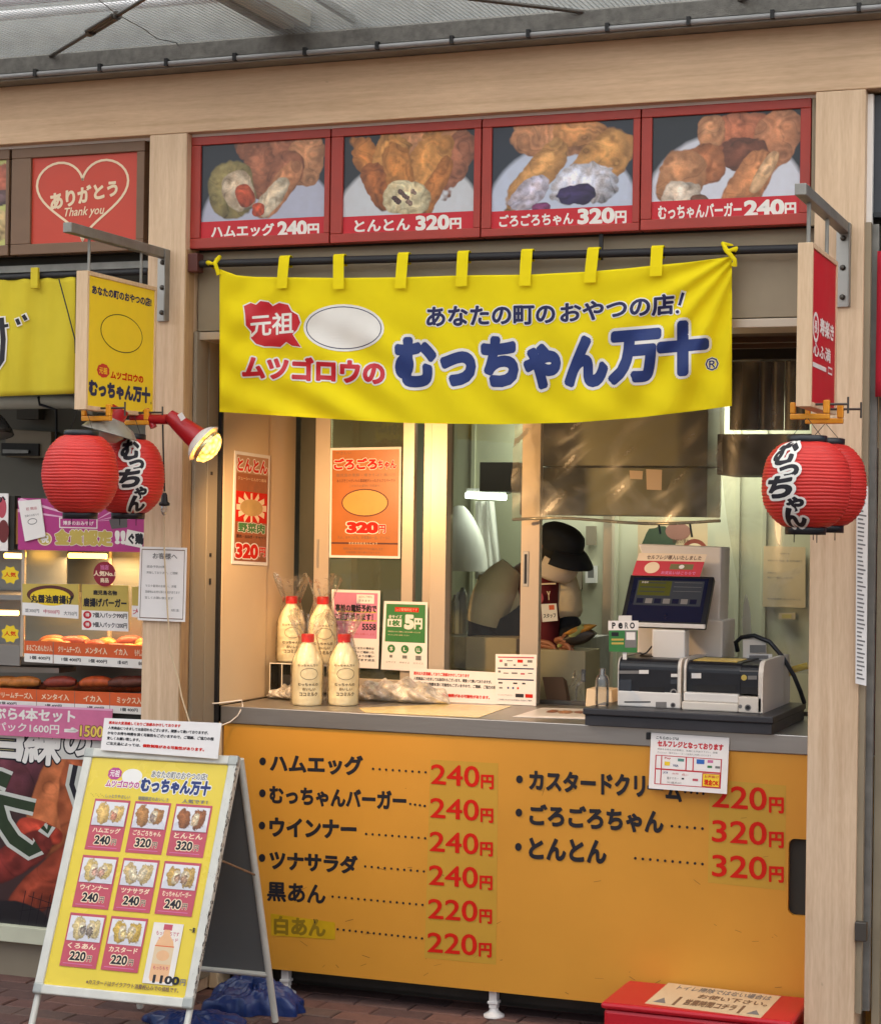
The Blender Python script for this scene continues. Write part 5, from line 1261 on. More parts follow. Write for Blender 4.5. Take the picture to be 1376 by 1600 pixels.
# fluorescent tube
fl = thing('fluorescent_lamp', 'bright fluorescent tube lamp over the kitchen, seen through the middle pane', 'ceiling lamp', at(770, 775, 1.5))
ta_, tb_ = at(728, 774, 1.5), at(790, 777, 1.5)
MB().tube([ta_, tb_], .013, mat('lit_tube', (235, 245, 235), .3, var=0, emit=7), 12).build('tube', fl)
MB().box(ta_.x, tb_.x, 1.50, 1.56, ta_.z + .008, ta_.z + .03, 'plasticw').build('housing', fl)
al = bpy.data.lights.new('kitchen_tube', 'AREA'); al.shape = 'RECTANGLE'; al.size = 1.1; al.size_y = .2; al.energy = 9; al.color = (.93, 1, .90)
ao = bpy.data.objects.new('kitchen_tube', al); COL.objects.link(ao); ao.location = (.25, 1.80, 2.25); ao.rotation_euler = (0, 0, 0)
# towel, shade, box, bottles, switch boxes
def cloth(u, v):
    x = at(742, 800, 1.7).x + (at(778, 800, 1.7).x - at(742, 800, 1.7).x) * (u * (.75 + .45 * v)); z = at(760, 783, 1.7).z + (at(760, 905, 1.7).z - at(760, 783, 1.7).z) * v
    return Vector((x, 1.7 + .012 * math.sin(u * 14 + v * 2) + .01 * math.sin(u * 27), z))
one('white_towel', MB().sheet(cloth, 30, 20, 'plasticw'), 'white cloth hanging below the fluorescent lamp in the kitchen', 'towel')
def shade_(u, v):
    c_ = at(718, 790, 1.6); a = 2 * math.pi * u; r = .02 + .14 * math.sin(v * math.pi / 2); return Vector((c_.x + r * math.cos(a) * .8, c_.y + r * math.sin(a) * .5, c_.z - .28 * v ** 1.3))
one('plastic_hood', MB().sheet(shade_, 28, 14, 'plasticw'), 'white cone shaped cover hanging in the kitchen behind the middle window stile', 'cover')
one('cardboard_box', MB().slab(pq((713, 852), (731, 852), (731, 872), (714, 872), Y=1.8), .08, 'card'), 'small brown box on the far kitchen wall beside the white cloth', 'box')
for i, (px_, col_) in enumerate(((701, 'clampr'), (710, 'galv'), (716, 'plasticw'), (722, 'galv'))):
    c_ = at(px_, 990, 1.3); one('kitchen_bottle', MB().lathe([(.02, 0), (.022, .09 + .02 * i), (.008, .13 + .02 * i), (.008, .16)], (c_.x, 1.3, c_.z), col_, 14), ['red topped bottle leftmost on the kitchen worktop', 'grey pump bottle on the kitchen worktop next to the red topped one', 'white bottle on the kitchen worktop between two grey ones', 'grey bottle rightmost on the kitchen worktop'][i], 'bottle')
wt = one('worktop', MB().box(-1.19, .15, 1.1, 1.6, .9, at(710, 990, 1.3).z - .001, 'galv'), 'steel worktop in the kitchen behind the middle pane', 'worktop')
one('switch_box', MB().slab(pq((914, 884), (931, 884), (931, 911), (914, 911), Y=1.97), .025, 'plasticw').slab(pq((918, 889), (927, 889), (927, 903), (918, 903), Y=1.943), .005, 'grey'), 'white wall control box right of the worker', 'switch')
one('switch_box', MB().slab(pq((897, 885), (908, 885), (908, 921), (898, 921), Y=1.97), .02, 'greydoor'), 'flat grey wall plate nearest the worker', 'switch')
one('switch_box', MB().slab(pq((915, 822), (930, 822), (930, 852), (915, 852), Y=1.97), .02, 'greydoor'), 'grey wall plate level with the worker\'s cap', 'switch')
one('socket_plate', MB().slab(pq((1216, 958), (1242, 958), (1242, 968), (1216, 968), Y=1.98), .01, 'cream_wall').slab(pq((1221, 960), (1236, 960), (1236, 966), (1221, 966), Y=1.965), .003, 'gold'), 'small cream socket plate under the paper on the kitchen wall', 'socket')
notice('paper_notice', pq((1193, 853), (1258, 855), (1258, 950), (1191, 948), Y=1.985), 'white paper notice on the kitchen wall behind the clear film by the right post', 'notice', [('T', 'お知らせ', (.4, .1, .62, .13), 'grey'), ('T', '本日のおすすめ品一覧', (.1, .22, .6, .25), 'grey'), ('T', '売切次第終了', (.62, .22, .92, .25), 'grey'), ('T', '店長より', (.1, .42, .3, .45), 'grey'), ('T', '発注リスト確認のこと忘れずに', (.1, .5, .7, .53), 'grey'), ('T', '食材管理表 記入すること', (.1, .85, .9, .88), 'grey')], th=.001, base='cream_wall')
pf = thing('wall_poster', 'pale poster with fruit and leaf shapes on the kitchen wall above the register stand', 'poster', at(1050, 860, 1.95))
pqd = pq((996, 812), (1105, 814), (1105, 900), (996, 898), Y=1.95)
MB().slab(pqd, .002, 'cream_wall').build('sheet', pf)
P = Print(quadmap(pqd)); P.ell(.32, .45, .22, .3, mat('muted_leaf_print', (70, 84, 62), .6), 20, wob=.2, lobes=7); P.ell(.58, .2, .18, .16, mat('muted_rose_print', (158, 110, 96), .6), 20); P.ell(.82, .55, .18, .22, mat('muted_red_print', (140, 66, 52), .6), 20); P.ell(.82, .55, .13, .14, 'cream', 20); P.text('季節の果物', (.5, .34, .75, .42), 'wood_dk'); P.line([(.75, .05), (.78, .3)], .03, 'dkplastic'); P.line([(.3, .05), (.33, .25)], .03, 'dkplastic')
P.build('print', pf)
# boxes in front of the worker
one('cardboard_box', MB().box(at(727, 1040, .80).x, at(806, 1040, .80).x, .80, .98, at(760, 1050, .8).z - .1, at(760, 996, .80).z, 'card'), 'pale cardboard box in front of the worker, seen through the middle pane', 'box', bevel=.003)
one('cardboard_box', MB().box(at(724, 1040, .78).x - .01, at(816, 1040, .78).x, .76, .99, at(760, 1100, .8).z - .1, at(760, 1052, .80).z - .10 + .1, 'card'), 'lower cardboard box under the pale one in front of the worker', 'box', bevel=.003)
one('cream_container', MB().box(at(838, 1040, .85).x, at(914, 1040, .85).x, .85, 1.05, 1.0, at(880, 1016, .85).z, mat('dull_cream_tub', (172, 160, 126), .5, var=.06)).box(at(907, 1060, .84).x, at(914, 1060, .84).x, .842, .8495, at(910, 1066, .84).z, at(910, 1046, .84).z, 'grey'), 'dull cream container in the opening below the worker\'s hands', 'container', bevel=.006)
one('brown_board', MB().slab([at(847, 1058, .78), at(879, 1058, .78), at(888, 1104, .74), at(856, 1106, .74)], .05, mat('brown_cardboard', (110, 82, 60), .8, var=.1)), 'brown folded carton leaning against the cream container', 'carton')
one('clear_bag', MB().sheet(lambda u, v: Vector((at(900, 1080, .74).x + .05 * (u - .5) + .006 * math.sin(v * 9), .74 + .01 * math.sin(u * 9 + v * 7), at(900, 1100, .74).z + .13 * (1 - v) * (1 - .3 * abs(u - .5)))), 10, 10, 'bagfilm'), 'thin clear bag standing beside the brown carton', 'plastic bag')

# ================================================================== WORKER
def skinned(name, joints, bones, radii, m, parent, sub=2, flat=None):
    me = bpy.data.meshes.new(name); bm = bmesh.new(); lay = bm.verts.layers.skin.verify()
    vs = {}
    for i, (k, p) in enumerate(joints.items()):
        v = bm.verts.new(p); r = radii[k]; v[lay].radius = (r, r) if not hasattr(r, '__len__') else r; v[lay].use_root = (i == 0); vs[k] = v
    for a, b in bones: bm.edges.new((vs[a], vs[b]))
    bm.to_mesh(me); bm.free(); me.materials.append(K[m] if isinstance(m, str) else m)
    o = bpy.data.objects.new(name, me); COL.objects.link(o); o.parent = parent
    x = o.modifiers.new('skin', 'SKIN'); x.use_smooth_shade = True
    y = o.modifiers.new('sub', 'SUBSURF'); y.levels = sub; y.render_levels = sub
    if name in ('shirt', 'undersleeve'):
        y.levels = y.render_levels = 3
        tx = bpy.data.textures.get('cloth_folds') or bpy.data.textures.new('cloth_folds', 'CLOUDS'); tx.noise_scale = .07
        z = o.modifiers.new('folds', 'DISPLACE'); z.texture = tx; z.strength = .018; z.mid_level = .5
    return o
YPn = 1.12
W_ = lambda x, y, dy=0: at(x, y, YPn + dy)
wk = thing('person', 'worker in navy cap, cream shirt and maroon apron bending over a bun in both hands', 'person', at(820, 1100, YPn))
wo = world_loc(wk)
J = dict(pelvis=W_(796, 1130, .06), belly=W_(802, 1050, .03), chest=W_(815, 965, 0), upper=W_(828, 905, -.02), neck=W_(842, 888, -.05), head0=W_(858, 880, -.09), head1=W_(872, 860, -.10), head2=W_(876, 838, -.09),
         shl=W_(788, 908, .03), ell=W_(755, 985, -.02), wrl=W_(822, 1012, -.16), hdl=W_(850, 1012, -.20),
         shr=W_(878, 905, -.01), elr=W_(890, 985, -.05), wrr=W_(888, 1006, -.18), hdr=W_(880, 1012, -.22))
R_ = dict(pelvis=(.10, .08), belly=(.10, .07), chest=(.10, .07), upper=.06, neck=.06, head0=.072, head1=.092, head2=.085, shl=.042, ell=.040, wrl=.029, hdl=.030, shr=.042, elr=.038, wrr=.028, hdr=.03)
Bn = [('pelvis', 'belly'), ('belly', 'chest'), ('chest', 'upper'), ('upper', 'neck'), ('neck', 'head0'), ('head0', 'head1'), ('head1', 'head2'), ('upper', 'shl'), ('shl', 'ell'), ('ell', 'wrl'), ('wrl', 'hdl'), ('upper', 'shr'), ('shr', 'elr'), ('elr', 'wrr'), ('wrr', 'hdr')]
J2 = {k: v - wo for k, v in J.items()}
skinned('body', J2, Bn, R_, 'skin', wk)
Js = {k: J2[k] for k in ('pelvis', 'belly', 'chest', 'upper')}
Js['sl'] = J2['shl']; Js['sl2'] = J2['shl'].lerp(J2['ell'], .86); Js['sr'] = J2['shr']; Js['sr2'] = J2['shr'].lerp(J2['elr'], .86)
skinned('shirt', Js, [('pelvis', 'belly'), ('belly', 'chest'), ('chest', 'upper'), ('upper', 'sl'), ('sl', 'sl2'), ('upper', 'sr'), ('sr', 'sr2')], dict(pelvis=(.16, .12), belly=(.16, .12), chest=(.150, .118), upper=.105, sl=.088, sl2=.074, sr=.078, sr2=.066), 'shirt', wk)
for s_, a_, b_, r1, r2 in (('l', 'shl', 'ell', .070, .056), ('r', 'shr', 'elr', .058, .05)):
    p0_, p1_ = J2[a_].lerp(J2[b_], .7), J2[b_]; w1_ = J2['wr' + s_]
    skinned('undersleeve', dict(a=p0_, b=p1_, c=p1_.lerp(w1_, .72)), [('a', 'b'), ('b', 'c')], dict(a=r1, b=r2, c=.036), 'shirtdk', wk)
# dark waist cloth and apron
def apron_f(u, v):
    # wraps the front of the chest
    px_ = 806 + 66 * u + 8 * v * (u - .5); py_ = 899 + 150 * v
    bulge = .155 * math.sqrt(max(0, 1 - (1.7 * (u - .5)) ** 2)) 
    return W_(px_, py_, -bulge - .0 * v) - wo
MB().sheet(lambda u, v: apron_f(u, v) + wo, 16, 16, 'apron').build('apron', wk, solid=.004)
MB().sheet(lambda u, v: W_(738 + 102 * u, (978 - 62 * u * u) * (1 - v) + 1050 * v, -.135 * math.sin(math.pi * (.08 + .84 * u)) - .03), 20, 8, 'shirtdk').build('waist_cloth', wk, solid=.006)
aq = [W_(840, 910, -.165), W_(868, 909, -.150), W_(874, 990, -.155), W_(842, 992, -.170)]
P = Print(quadmap(aq), w0=.004)
P.rect(0, .02, 1, .05, 'cream'); P.text('Y', (.48, .18, .66, .34), 'cream', .02); P.ell(.16, .30, .12, .09, 'rose', 16)
P.build('apron_print', wk)
bq = [W_(845, 944, -.175), W_(869, 943, -.170), W_(871, 970, -.172), W_(847, 972, -.177)]
MB().slab(bq, .003, 'paper').build('name_badge', wk)
P = Print(quadmap(bq), w0=.0008); P.rect(.5, .08, .85, .35, 'orange'); P.text('スタッフ', (.1, .55, .9, .8), 'black', .03); P.build('badge_print', wk)
MB().tube([W_(800, 886, -.10), W_(784, 905, -.11), W_(770, 932, -.12), W_(760, 962, -.12), W_(757, 974, -.12)], [.050, .080, .088, .084, .078], 'shirt', 20).build('sleeve', wk, sub=1)
MB().tube([W_(758, 968, -.12), W_(752, 990, -.13), W_(766, 1006, -.16)], [.066, .056, .046], 'shirtdk', 16).build('undersleeve', wk)
# collar
MB().tube([W_(828, 893, -.10), W_(842, 905, -.14), W_(858, 898, -.13)], [.018, .022, .016], 'shirt', 8).build('collar', wk)
# head: face turned down to the right
hc = J['head1']; fd = Vector((.78, -.40, -.46)).normalized(); up_ = (Vector((0, 0, 1)) - fd * fd.z).normalized(); sd = up_.cross(fd)
def hp(f_, u_, s_): return hc + fd * f_ + up_ * u_ + sd * s_
for s_ in (-1, 1):
    MB().lathe([(.002, -.006), (.009, -.004), (.012, 0), (.009, .004), (.002, .006)], hp(.078, .012, s_ * .030), 'paper', 12, axis=fd).lathe([(.001, .004), (.006, .005), (.004, .0075), (.0005, .008)], hp(.078, .012, s_ * .030), 'hair', 10, axis=fd).build('eye', wk)
    MB().tube([hp(.082, .028, s_ * .018), hp(.083, .032, s_ * .033), hp(.072, .028, s_ * .048)], [.002, .0035, .002], 'hair', 6).build('eyebrow', wk)
    MB().tube([hp(-.005, .02, s_ * .088), hp(-.012, .0, s_ * .096), hp(-.005, -.025, s_ * .088)], [.008, .014, .007], 'skin', 8).build('ear', wk)
MB().tube([hp(.088, .004, 0), hp(.102, -.018, 0), hp(.098, -.026, 0)], [.007, .011, .009], 'skin', 8).build('nose', wk)
def maskf(u, v):
    a = (u - .5) * 2.7; r = .100 + .012 * math.cos(a) * math.sin(v * math.pi); k_ = -.012 - .085 * v
    return hc + fd * (r * math.cos(a) * (1 - .12 * v)) + sd * (r * math.sin(a) * .90) + up_ * k_
MB().sheet(maskf, 20, 8, 'mask').build('face_mask', wk, solid=.003)
MB().lathe([(.090, -.045), (.096, -.01), (.096, .03)], hc - fd * .014, 'hair', 28, axis=up_, caps=False).build('hair', wk)
capp = [(.094, .016), (.096, .035), (.094, .056), (.086, .076), (.068, .090), (.038, .097), (.008, .099)]
MB().lathe(capp, hc - fd * .006, 'capm', 36, axis=up_).build('cap', wk)
def brim(u, v):
    a = (u - .5) * 1.9; r = .090 + .074 * v * math.cos(a * .75); return hc - fd * .006 + fd * (r * math.cos(a)) + sd * (r * math.sin(a)) + up_ * (.030 - .035 * v * v - .012 * abs(a) * v)
MB().sheet(brim, 20, 6, 'capm').build('cap_brim', wk, solid=.004)
# hands: palms are part of the body; fingers as tapered chains
def fingers(pt, d, side, nm='finger'):
    d = d.normalized(); s = side.normalized()
    for k_, (o_, ln) in enumerate(((-.026, .062), (-.009, .072), (.009, .068), (.025, .054))):
        a = pt + s * o_; curl = Vector((0, 0, -1))
        MB().tube([a - d * .02, a + d * ln * .45, a + d * ln * .8 + curl * .010, a + d * ln * .95 + curl * .026], [.010, .0095, .0085, .006], 'skin', 8).build(nm, wk)
    MB().tube([pt - s * .03 - d * .02, pt - s * .045 + d * .012, pt - s * .035 + d * .036], [.012, .0105, .007], 'skin', 8).build('thumb', wk)
fingers(J['hdl'], Vector((1, -.2, -.12)), Vector((.1, -.5, .9)))
fingers(J['hdr'], Vector((.7, -.4, -.1)), Vector((.3, .5, -.8)))
# packed bun held in tongs-like grip
hb = thing('wrapped_bun', 'wrapped bun with an orange top held in the worker\'s hands', 'food', W_(900, 995, -.22))
c_ = W_(905, 995, -.24)
MB().sheet(lambda u, v: c_ + Vector(((u - .5) * .13, -.02 * math.sin(v * 6.28), .032 * math.sin(math.pi * u) ** .6 * math.cos(v * 6.28) + (u - .5) * .03)), 24, 18, mat('dark_wrap', (54, 44, 34), .4, var=.3, scale=30)).build('wrap', hb)
MB().sheet(lambda u, v: c_ + Vector(((u - .45) * .12, -.022 * math.sin(v * 6.28) - .006, .028 + .016 * math.sin(math.pi * u) ** .6 * math.cos(v * 6.28) + (u - .5) * .035)), 24, 18, mat('golden_crust', (206, 146, 56), .5, var=.3, scale=30)).build('bun', hb)
MB().tube([W_(872, 1010, -.23), W_(898, 990, -.25), W_(912, 978, -.26)], [.008, .016, .012], mat('pale_leaf_green', (160, 164, 100), .5, var=.2, scale=20), 10).build('filling', hb)
# ================================================================== NEIGHBOURING STALL (left edge)
ns = thing('stall_back_wall', 'dim grey back wall of the neighbouring stall with a pale pipe across it', 'wall', (-2, 1.3, 0))
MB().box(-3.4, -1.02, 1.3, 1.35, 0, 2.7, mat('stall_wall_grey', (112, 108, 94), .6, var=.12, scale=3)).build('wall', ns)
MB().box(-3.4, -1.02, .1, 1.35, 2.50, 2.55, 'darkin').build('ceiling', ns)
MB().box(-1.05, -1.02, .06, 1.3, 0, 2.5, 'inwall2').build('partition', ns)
MB().tube([at(-60, 630, .9), at(112, 628, .9), at(150, 640, .9)], .028, mat('pale_pipe', (206, 202, 184), .4, var=.06), 14).build('pipe', ns)
MB().tube([at(60, 620, .88), at(62, 632, .87), at(88, 640, .87), at(88, 700, .87)], .006, 'cable', 6).build('conduit', ns)
MB().slab(pq((188, 655), (232, 655), (232, 700), (188, 700), Y=1.25), .02, mat('pale_wall_panel', (225, 225, 214), .5, var=.02)).build('pale_panel', ns)  # pale panel, lighter than the wall behind it
fn = thing('wall_unit', 'grey wall unit with dark slots on the back wall of the neighbouring stall', 'wall unit', at(40, 715, 1.2))
MB().slab(pq((8, 670), (80, 674), (80, 716), (8, 714), Y=1.2), .08, 'beige').build('body', fn, .004)
MB().slab(pq((2, 692), (60, 693), (60, 712), (2, 712), Y=1.185), .012, 'darkin').slab(pq((4, 702), (44, 703), (44, 708), (4, 708), Y=1.17), .01, 'galv').build('slot', fn)
MB().slab(pq((26, 630), (60, 630), (60, 655), (26, 655), Y=1.22), .05, mat('olive_box', (84, 80, 66), .6)).build('small_box', fn)
one('pendant_lamp', MB().lathe([(.01, .10), (.02, .09), (.045, .06), (.066, .02), (.07, 0), (.062, .004)], at(-8, 682, -.15), mat('black_enamel', (50, 48, 46), .25, .3), 30, axis=(-.2, .1, 1), caps=False).lathe([(.066, .003), (.05, -.004), (.01, -.006)], at(-8, 682, -.15), 'galv', 30, axis=(-.2, .1, 1)), 'dark dome lamp cut off at the left edge under the yellow cloth', 'lamp')
cs = thing('display_case', 'heated glass display case with fried snacks and orange label strips on the neighbouring stall', 'display case', (-1.6, .2, .9))
YC = -.10
Xc = lambda px_, py_=950, Y=YC: at(px_, py_, Y).x
Zc = lambda px_, py_, Y=YC: at(px_, py_, Y).z
xr1 = -1.0185
z_top = Zc(120, 860); z_sh = Zc(120, 1030); z_lo = Zc(120, 1096)
cm = MB(); cm.box(-2.5, xr1, YC + .45, YC + .47, Zc(100, 1110), z_top + .02, 'steel')
cm.box(-2.5, xr1, YC, YC + .47, z_top, z_top + .02, 'steel'); cm.build('cabinet', cs)
MB().box(-2.5, xr1, YC + .02, YC + .44, z_sh - .006, z_sh + .002, 'steel').build('shelf', cs)
MB().box(-2.5, xr1, YC + .01, YC + .44, Zc(100, 1100) - .01, Zc(100, 1100), 'darkin').build('lower_shelf', cs)
for px_ in (35, 105):
    MB().box(Xc(px_) - .006, Xc(px_) + .006, YC - .001 if px_ == 35 else YC + .3, (YC + .012) if px_ == 35 else YC + .312, z_sh, z_top - .0005, 'alu').build('upright', cs)
MB().box(Xc(38), xr1, YC + .004, YC + .007, z_sh + .01, z_top - .001, 'glass').build('glass', cs)
hm = mat('heat_tube', (255, 190, 90), .3, var=0, emit=5)
for a_, b_, y_ in ((108, 166, 868), (8, 38, 868), (-30, 28, 957)):
    MB().tube([at(a_, y_, YC + .2), at(b_, y_ + 1, YC + .2)], .010, hm, 10).build('heat_lamp', cs)
hl = bpy.data.lights.new('case_heat', 'AREA'); hl.size = .5; hl.shape = 'RECTANGLE'; hl.size_y = .06; hl.energy = 6; hl.color = (1, .62, .3)
ho = bpy.data.objects.new('case_heat', hl); COL.objects.link(ho); ho.location = (Xc(110), YC + .2, z_top - .03)
# left part of the case: smaller compartments
MB().box(-2.5, Xc(34), YC + .02, YC + .44, Zc(20, 938), Zc(20, 930), 'steel').build('shelf', cs)
MB().box(-2.5, Xc(32), YC, YC + .01, Zc(20, 1040), Zc(20, 1008), 'steel').build('kick_plate', cs)
# metal panels at the back
MB().box(Xc(38, Y=YC + .3), Xc(103, Y=YC + .3), YC + .30, YC + .305, Zc(70, 950), z_top - .001, 'steel').build('back_plate', cs)
# food
fried = [mat('fried_%d' % i, c, .45, var=.35, scale=40, bump=.6, bscale=90) for i, c in enumerate([(196, 96, 48), (206, 128, 60), (150, 66, 50), (172, 92, 48), (110, 66, 52)])]
rs = random.Random(4)
def roll(c, ln, r, ang, m, nm='sausage'):
    d = Vector((math.cos(ang), math.sin(ang) * .6, .06)).normalized()
    pts = [c + d * (t - .5) * ln + Vector((0, 0, .006 * math.sin(t * 3.1))) for t in np.linspace(0, 1, 9)]
    MB().tube(pts, [r * q for q in (.45, .8, .95, 1, 1, 1, .97, .82, .5)], m, 12).build(nm, cs)
zf_ = z_sh + .018
for i in range(22):
    roll(Vector((Xc(45) + .36 * rs.random(), YC + .08 + .25 * rs.random(), zf_ + .03 * rs.random())), .10, .022, rs.uniform(-.8, .8), fried[rs.randrange(4)], 'fried_piece')
for i, (px_, c_) in enumerate(((-20, 0), (8, 1), (38, 1), (94, 2), (150, 0), (195, 4), (214, 4))):
    roll(at(px_, 1070, YC + .07) + Vector((0, 0, .006)), .125, .021, .22, fried[c_])
for i in range(12):
    roll(at(-10 + i * 20, 1072, YC + .16) + Vector((0, .03, -.012)), .12, .019, rs.uniform(-.1, .5), fried[rs.randrange(5)])
one('metal_tray', MB().slab(pq((-40, 1040), (92, 1044), (92, 1052), (-40, 1050), Y=YC + .12), .12, 'steel'), 'thin steel tray in the dark gap between the two label strips', 'tray')
# label strips
def strip(quad, lab, cat, name, items, m='orange'):
    t = thing(name, lab, cat, (Vector(quad[3]) + Vector(quad[2])) / 2); bd_ = MB().slab(quad, .003, m).build('board', t)
    P = Print(quadmap(quad))
    for l in items:
        if l[0] == 'T': P.text(l[1], l[2], l[3], *(l[4:]))
        elif l[0] == 'R': P.rect(*l[1], l[2])
        elif l[0] == 'E': P.ell(*l[1], l[2])
        elif l[0] == 'L': P.line(l[1], l[2], l[3])
        elif l[0] == 'P': P.poly(l[1], l[2])
    P.build('lettering', t); return t
NM = ('たまごぼう入', 'クリームチーズ入', 'メンタイ入', 'イカ入', 'ミックス入')
it = [('R', (0, .60, 1, 1), 'white')]
for i, s_ in enumerate(('まるごとめんたい入', 'クリームチーズ入', 'メンタイ入', 'イカ入', 'もやし入')):
    u0 = (.02, .29, .52, .76, .93)[i]; u1_ = (.24, .48, .70, .87, 1.0)[i]; it += [('T', s_, (u0, .18, u1_, .46), 'cream', .03), ('T', '1個 400円', (u0 + .03, .70, min(u1_, u0 + .2), .86), 'black', .03)]
it += [('R', (.245, 0, .252, 1), mat('strip_gap', (150, 110, 90), .6))]
strip(pq((38, 1001), (224, 1009), (224, 1045), (38, 1034), Y=YC - .004), 'upper orange and white label strip on the glass case', 'label strip', 'label_strip', it)
it = [('R', (0, .64, 1, 1), 'white')]
for i, s_ in enumerate(('クリームチーズ入', 'メンタイ入', 'イカ入', 'ミックス入')):
    u0 = (.20, .45, .68, .86)[i] ; u1_ = (.40, .60, .78, .99)[i]; it += [('T', s_, (u0, .20, u1_, .50), 'cream', .03), ('T', '1個 400円', (u0 + .02, .72, u0 + .11, .88), 'black', .03)]
for u in (.42, .63, .82): it.append(('R', (u, 0, u + .003, 1), mat('strip_gap', (150, 110, 90), .6)))
strip(pq((-60, 1073), (224, 1084), (224, 1117), (-60, 1101), Y=YC - .012), 'lower orange and white label strip in front of the sausages', 'label strip', 'label_strip', it)
# price cards on the glass
strip(pq((35, 912), (123, 913), (123, 967), (35, 961), Y=YC - .004), 'yellow and white price card on the left side of the display glass', 'price card', 'price_card',
      [('R', (0, .60, 1, 1), 'paper'), ('E', (.5, .34, .42, .30), 'wood_dk'), ('E', (.5, .40, .36, .26), 'yellow'), ('T', '丸醤油唐揚げ', (.16, .34, .90, .58), 'ink', .05), ('T', '並300円', (.05, .78, .30, .9), 'grey', .02), ('T', '中500円', (.38, .78, .66, .9), 'rose', .02), ('T', '大750円', (.74, .80, .97, .92), 'grey', .02)], 'gold')
strip(pq((128, 913), (200, 915), (201, 987), (128, 984), Y=YC - .004), 'yellow and white price card below the red disc on the display glass', 'price card', 'price_card',
      [('R', (0, .57, 1, 1), 'paper'), ('T', '鹿児島名物', (.25, .12, .76, .22), 'ink', .04), ('T', '唐揚げバーガー', (.04, .30, .96, .48), 'ink', .05), ('E', (.12, .67, .09, .085), 'red'), ('E', (.12, .88, .09, .085), 'red'), ('T', '得', (.08, .63, .16, .71), 'white', .03), ('T', '得', (.08, .84, .16, .92), 'white', .03), ('T', '7個入パック990円', (.24, .61, .97, .72), 'ink', .03), ('T', '9個入パック1200円', (.24, .82, .97, .93), 'ink', .03)], 'gold')
dq = pq((146, 877), (181, 878), (181, 917), (146, 916), Y=YC - .009)
dt = thing('round_sticker', 'dark red round sticker reading No.1 on the display glass', 'sticker', dq[3])
P = Print(quadmap(dq)); P.ell(.5, .5, .5, .5, mat('wine_red_print', (140, 26, 48), .45), 32); P.text('当店', (.32, .14, .68, .32), 'pink', .04); P.text('人気No.1', (.02, .38, .98, .58), 'cream', .05); P.text('商品', (.32, .66, .68, .84), 'cream', .04); P.build('disc', dt)
for yy, lab in ((898, 'upper yellow burst sticker at the left end of the display case'), (990, 'lower yellow burst sticker at the left end of the display case')):
    sq_ = pq((1, yy - 15), (31, yy - 14), (31, yy + 16), (1, yy + 15), Y=YC - .006); t = thing('burst_sticker', lab, 'sticker', sq_[3]); P = Print(quadmap(sq_))
    P.poly([(.5 + (.5 if i % 2 else .38) * math.cos(i * math.pi / 8), .5 + (.5 if i % 2 else .38) * math.sin(i * math.pi / 8)) for i in range(16)], 'yellow'); P.text('人気', (.2, .36, .8, .6), 'redp', .03); P.build('burst', t)
strip(pq((206, 917), (226, 917), (226, 966), (206, 964), Y=YC - .004), 'yellow and white price card partly hidden by the left post', 'price card', 'price_card', [('R', (0, .62, 1, 1), 'paper'), ('T', '大', (.1, .72, .7, .9), 'rose', .02)], 'gold')
# magenta banner with rays
it = [('P', [(.62, 1.2 - .2), (.62 + .9 * math.cos(a), .9 + 1.3 * math.sin(a)), (.62 + .9 * math.cos(a + .10), .9 + 1.3 * math.sin(a + .10))], 'pink') for a in ()]
rays = []
for a in (-2.9, -2.6, -2.3, -1.9, -1.4, -1.0, -.6, -.3):
    def edge(a):
        c_, s_ = math.cos(a), math.sin(a); k_ = min((.60 / -c_) if c_ < 0 else (.40 / max(c_, 1e-6)), (.42 / -s_) if s_ < 0 else 9); return (.6 + c_ * k_, .42 + s_ * k_)
    rays.append(('P', [(.6, .42), edge(a), edge(a + .09)], mat('ray_pink', (228, 176, 206), .5)))
strip(pq((28, 778), (227, 783), (228, 863), (28, 859), Y=YC - .02), 'magenta banner with pale rays and gold lettering above the display case', 'banner', 'ray_banner', rays + [
    ('R', (.33, .36, .63, .56), 'white'), ('R', (.338, .38, .622, .54), 'magenta'), ('T', '博多のおみやげ', (.36, .42, .60, .5), 'white', .02), ('T', '金賞認定', (.30, .60, .74, .88), 'gold', .07, ('white', .10)), ('T', '!!', (.77, .60, .84, .84), 'white', .06), ('P', [(.86, .56), (.99, .62), (.97, .92), (.84, .86)], 'white'), ('T', 'ぐ鶏', (.87, .64, .98, .84), 'ink', .06),
    ('E', (.215, .78, .058, .13), 'cream'), ('E', (.215, .78, .048, .11), 'gold'), ('T', '祝', (.185, .71, .245, .85), 'white', .05), ('P', [(.72, .38), (.86, .30), (.86, .52), (.74, .56)], mat('grey_shape', (90, 84, 84), .6))], 'magenta')
nt_ = pq((28, 783), (63, 780), (71, 838), (39, 846), Y=YC - .028)
strip(nt_, 'small white slip taped on the magenta banner', 'slip', 'paper_slip', [('T', '祝 開店', (.3, .18, .8, .26), 'rose'), ('T', '営業のお知らせ', (.2, .36, .85, .42), 'grey'), ('E', (.5, .55, .22, .08), 'grey'), ('E', (.5, .55, .19, .06), 'paper')], 'paper')
strip(pq((-30, 770), (13, 771), (12, 861), (-30, 860), Y=YC - .03), 'white poster with dark red ovals cut off at the left edge', 'poster', 'food_poster', [('E', (.78, .25, .16, .18), 'rose'), ('E', (.84, .66, .2, .2), mat('dark_meat', (110, 40, 40), .5)), ('T', 'か', (.5, .04, .9, .16), 'ink', .04)], 'paper')
one('case_post', MB().box(Xc(13), Xc(25), YC - .02, YC + .02, Zc(20, 860), Zc(20, 775), 'darkin').box(Xc(25) + .001, Xc(30), YC - .01, YC + .02, Zc(20, 850), Zc(20, 795), mat('wood_end', (170, 120, 60), .6)), 'dark upright between the white poster and the magenta banner', 'upright')
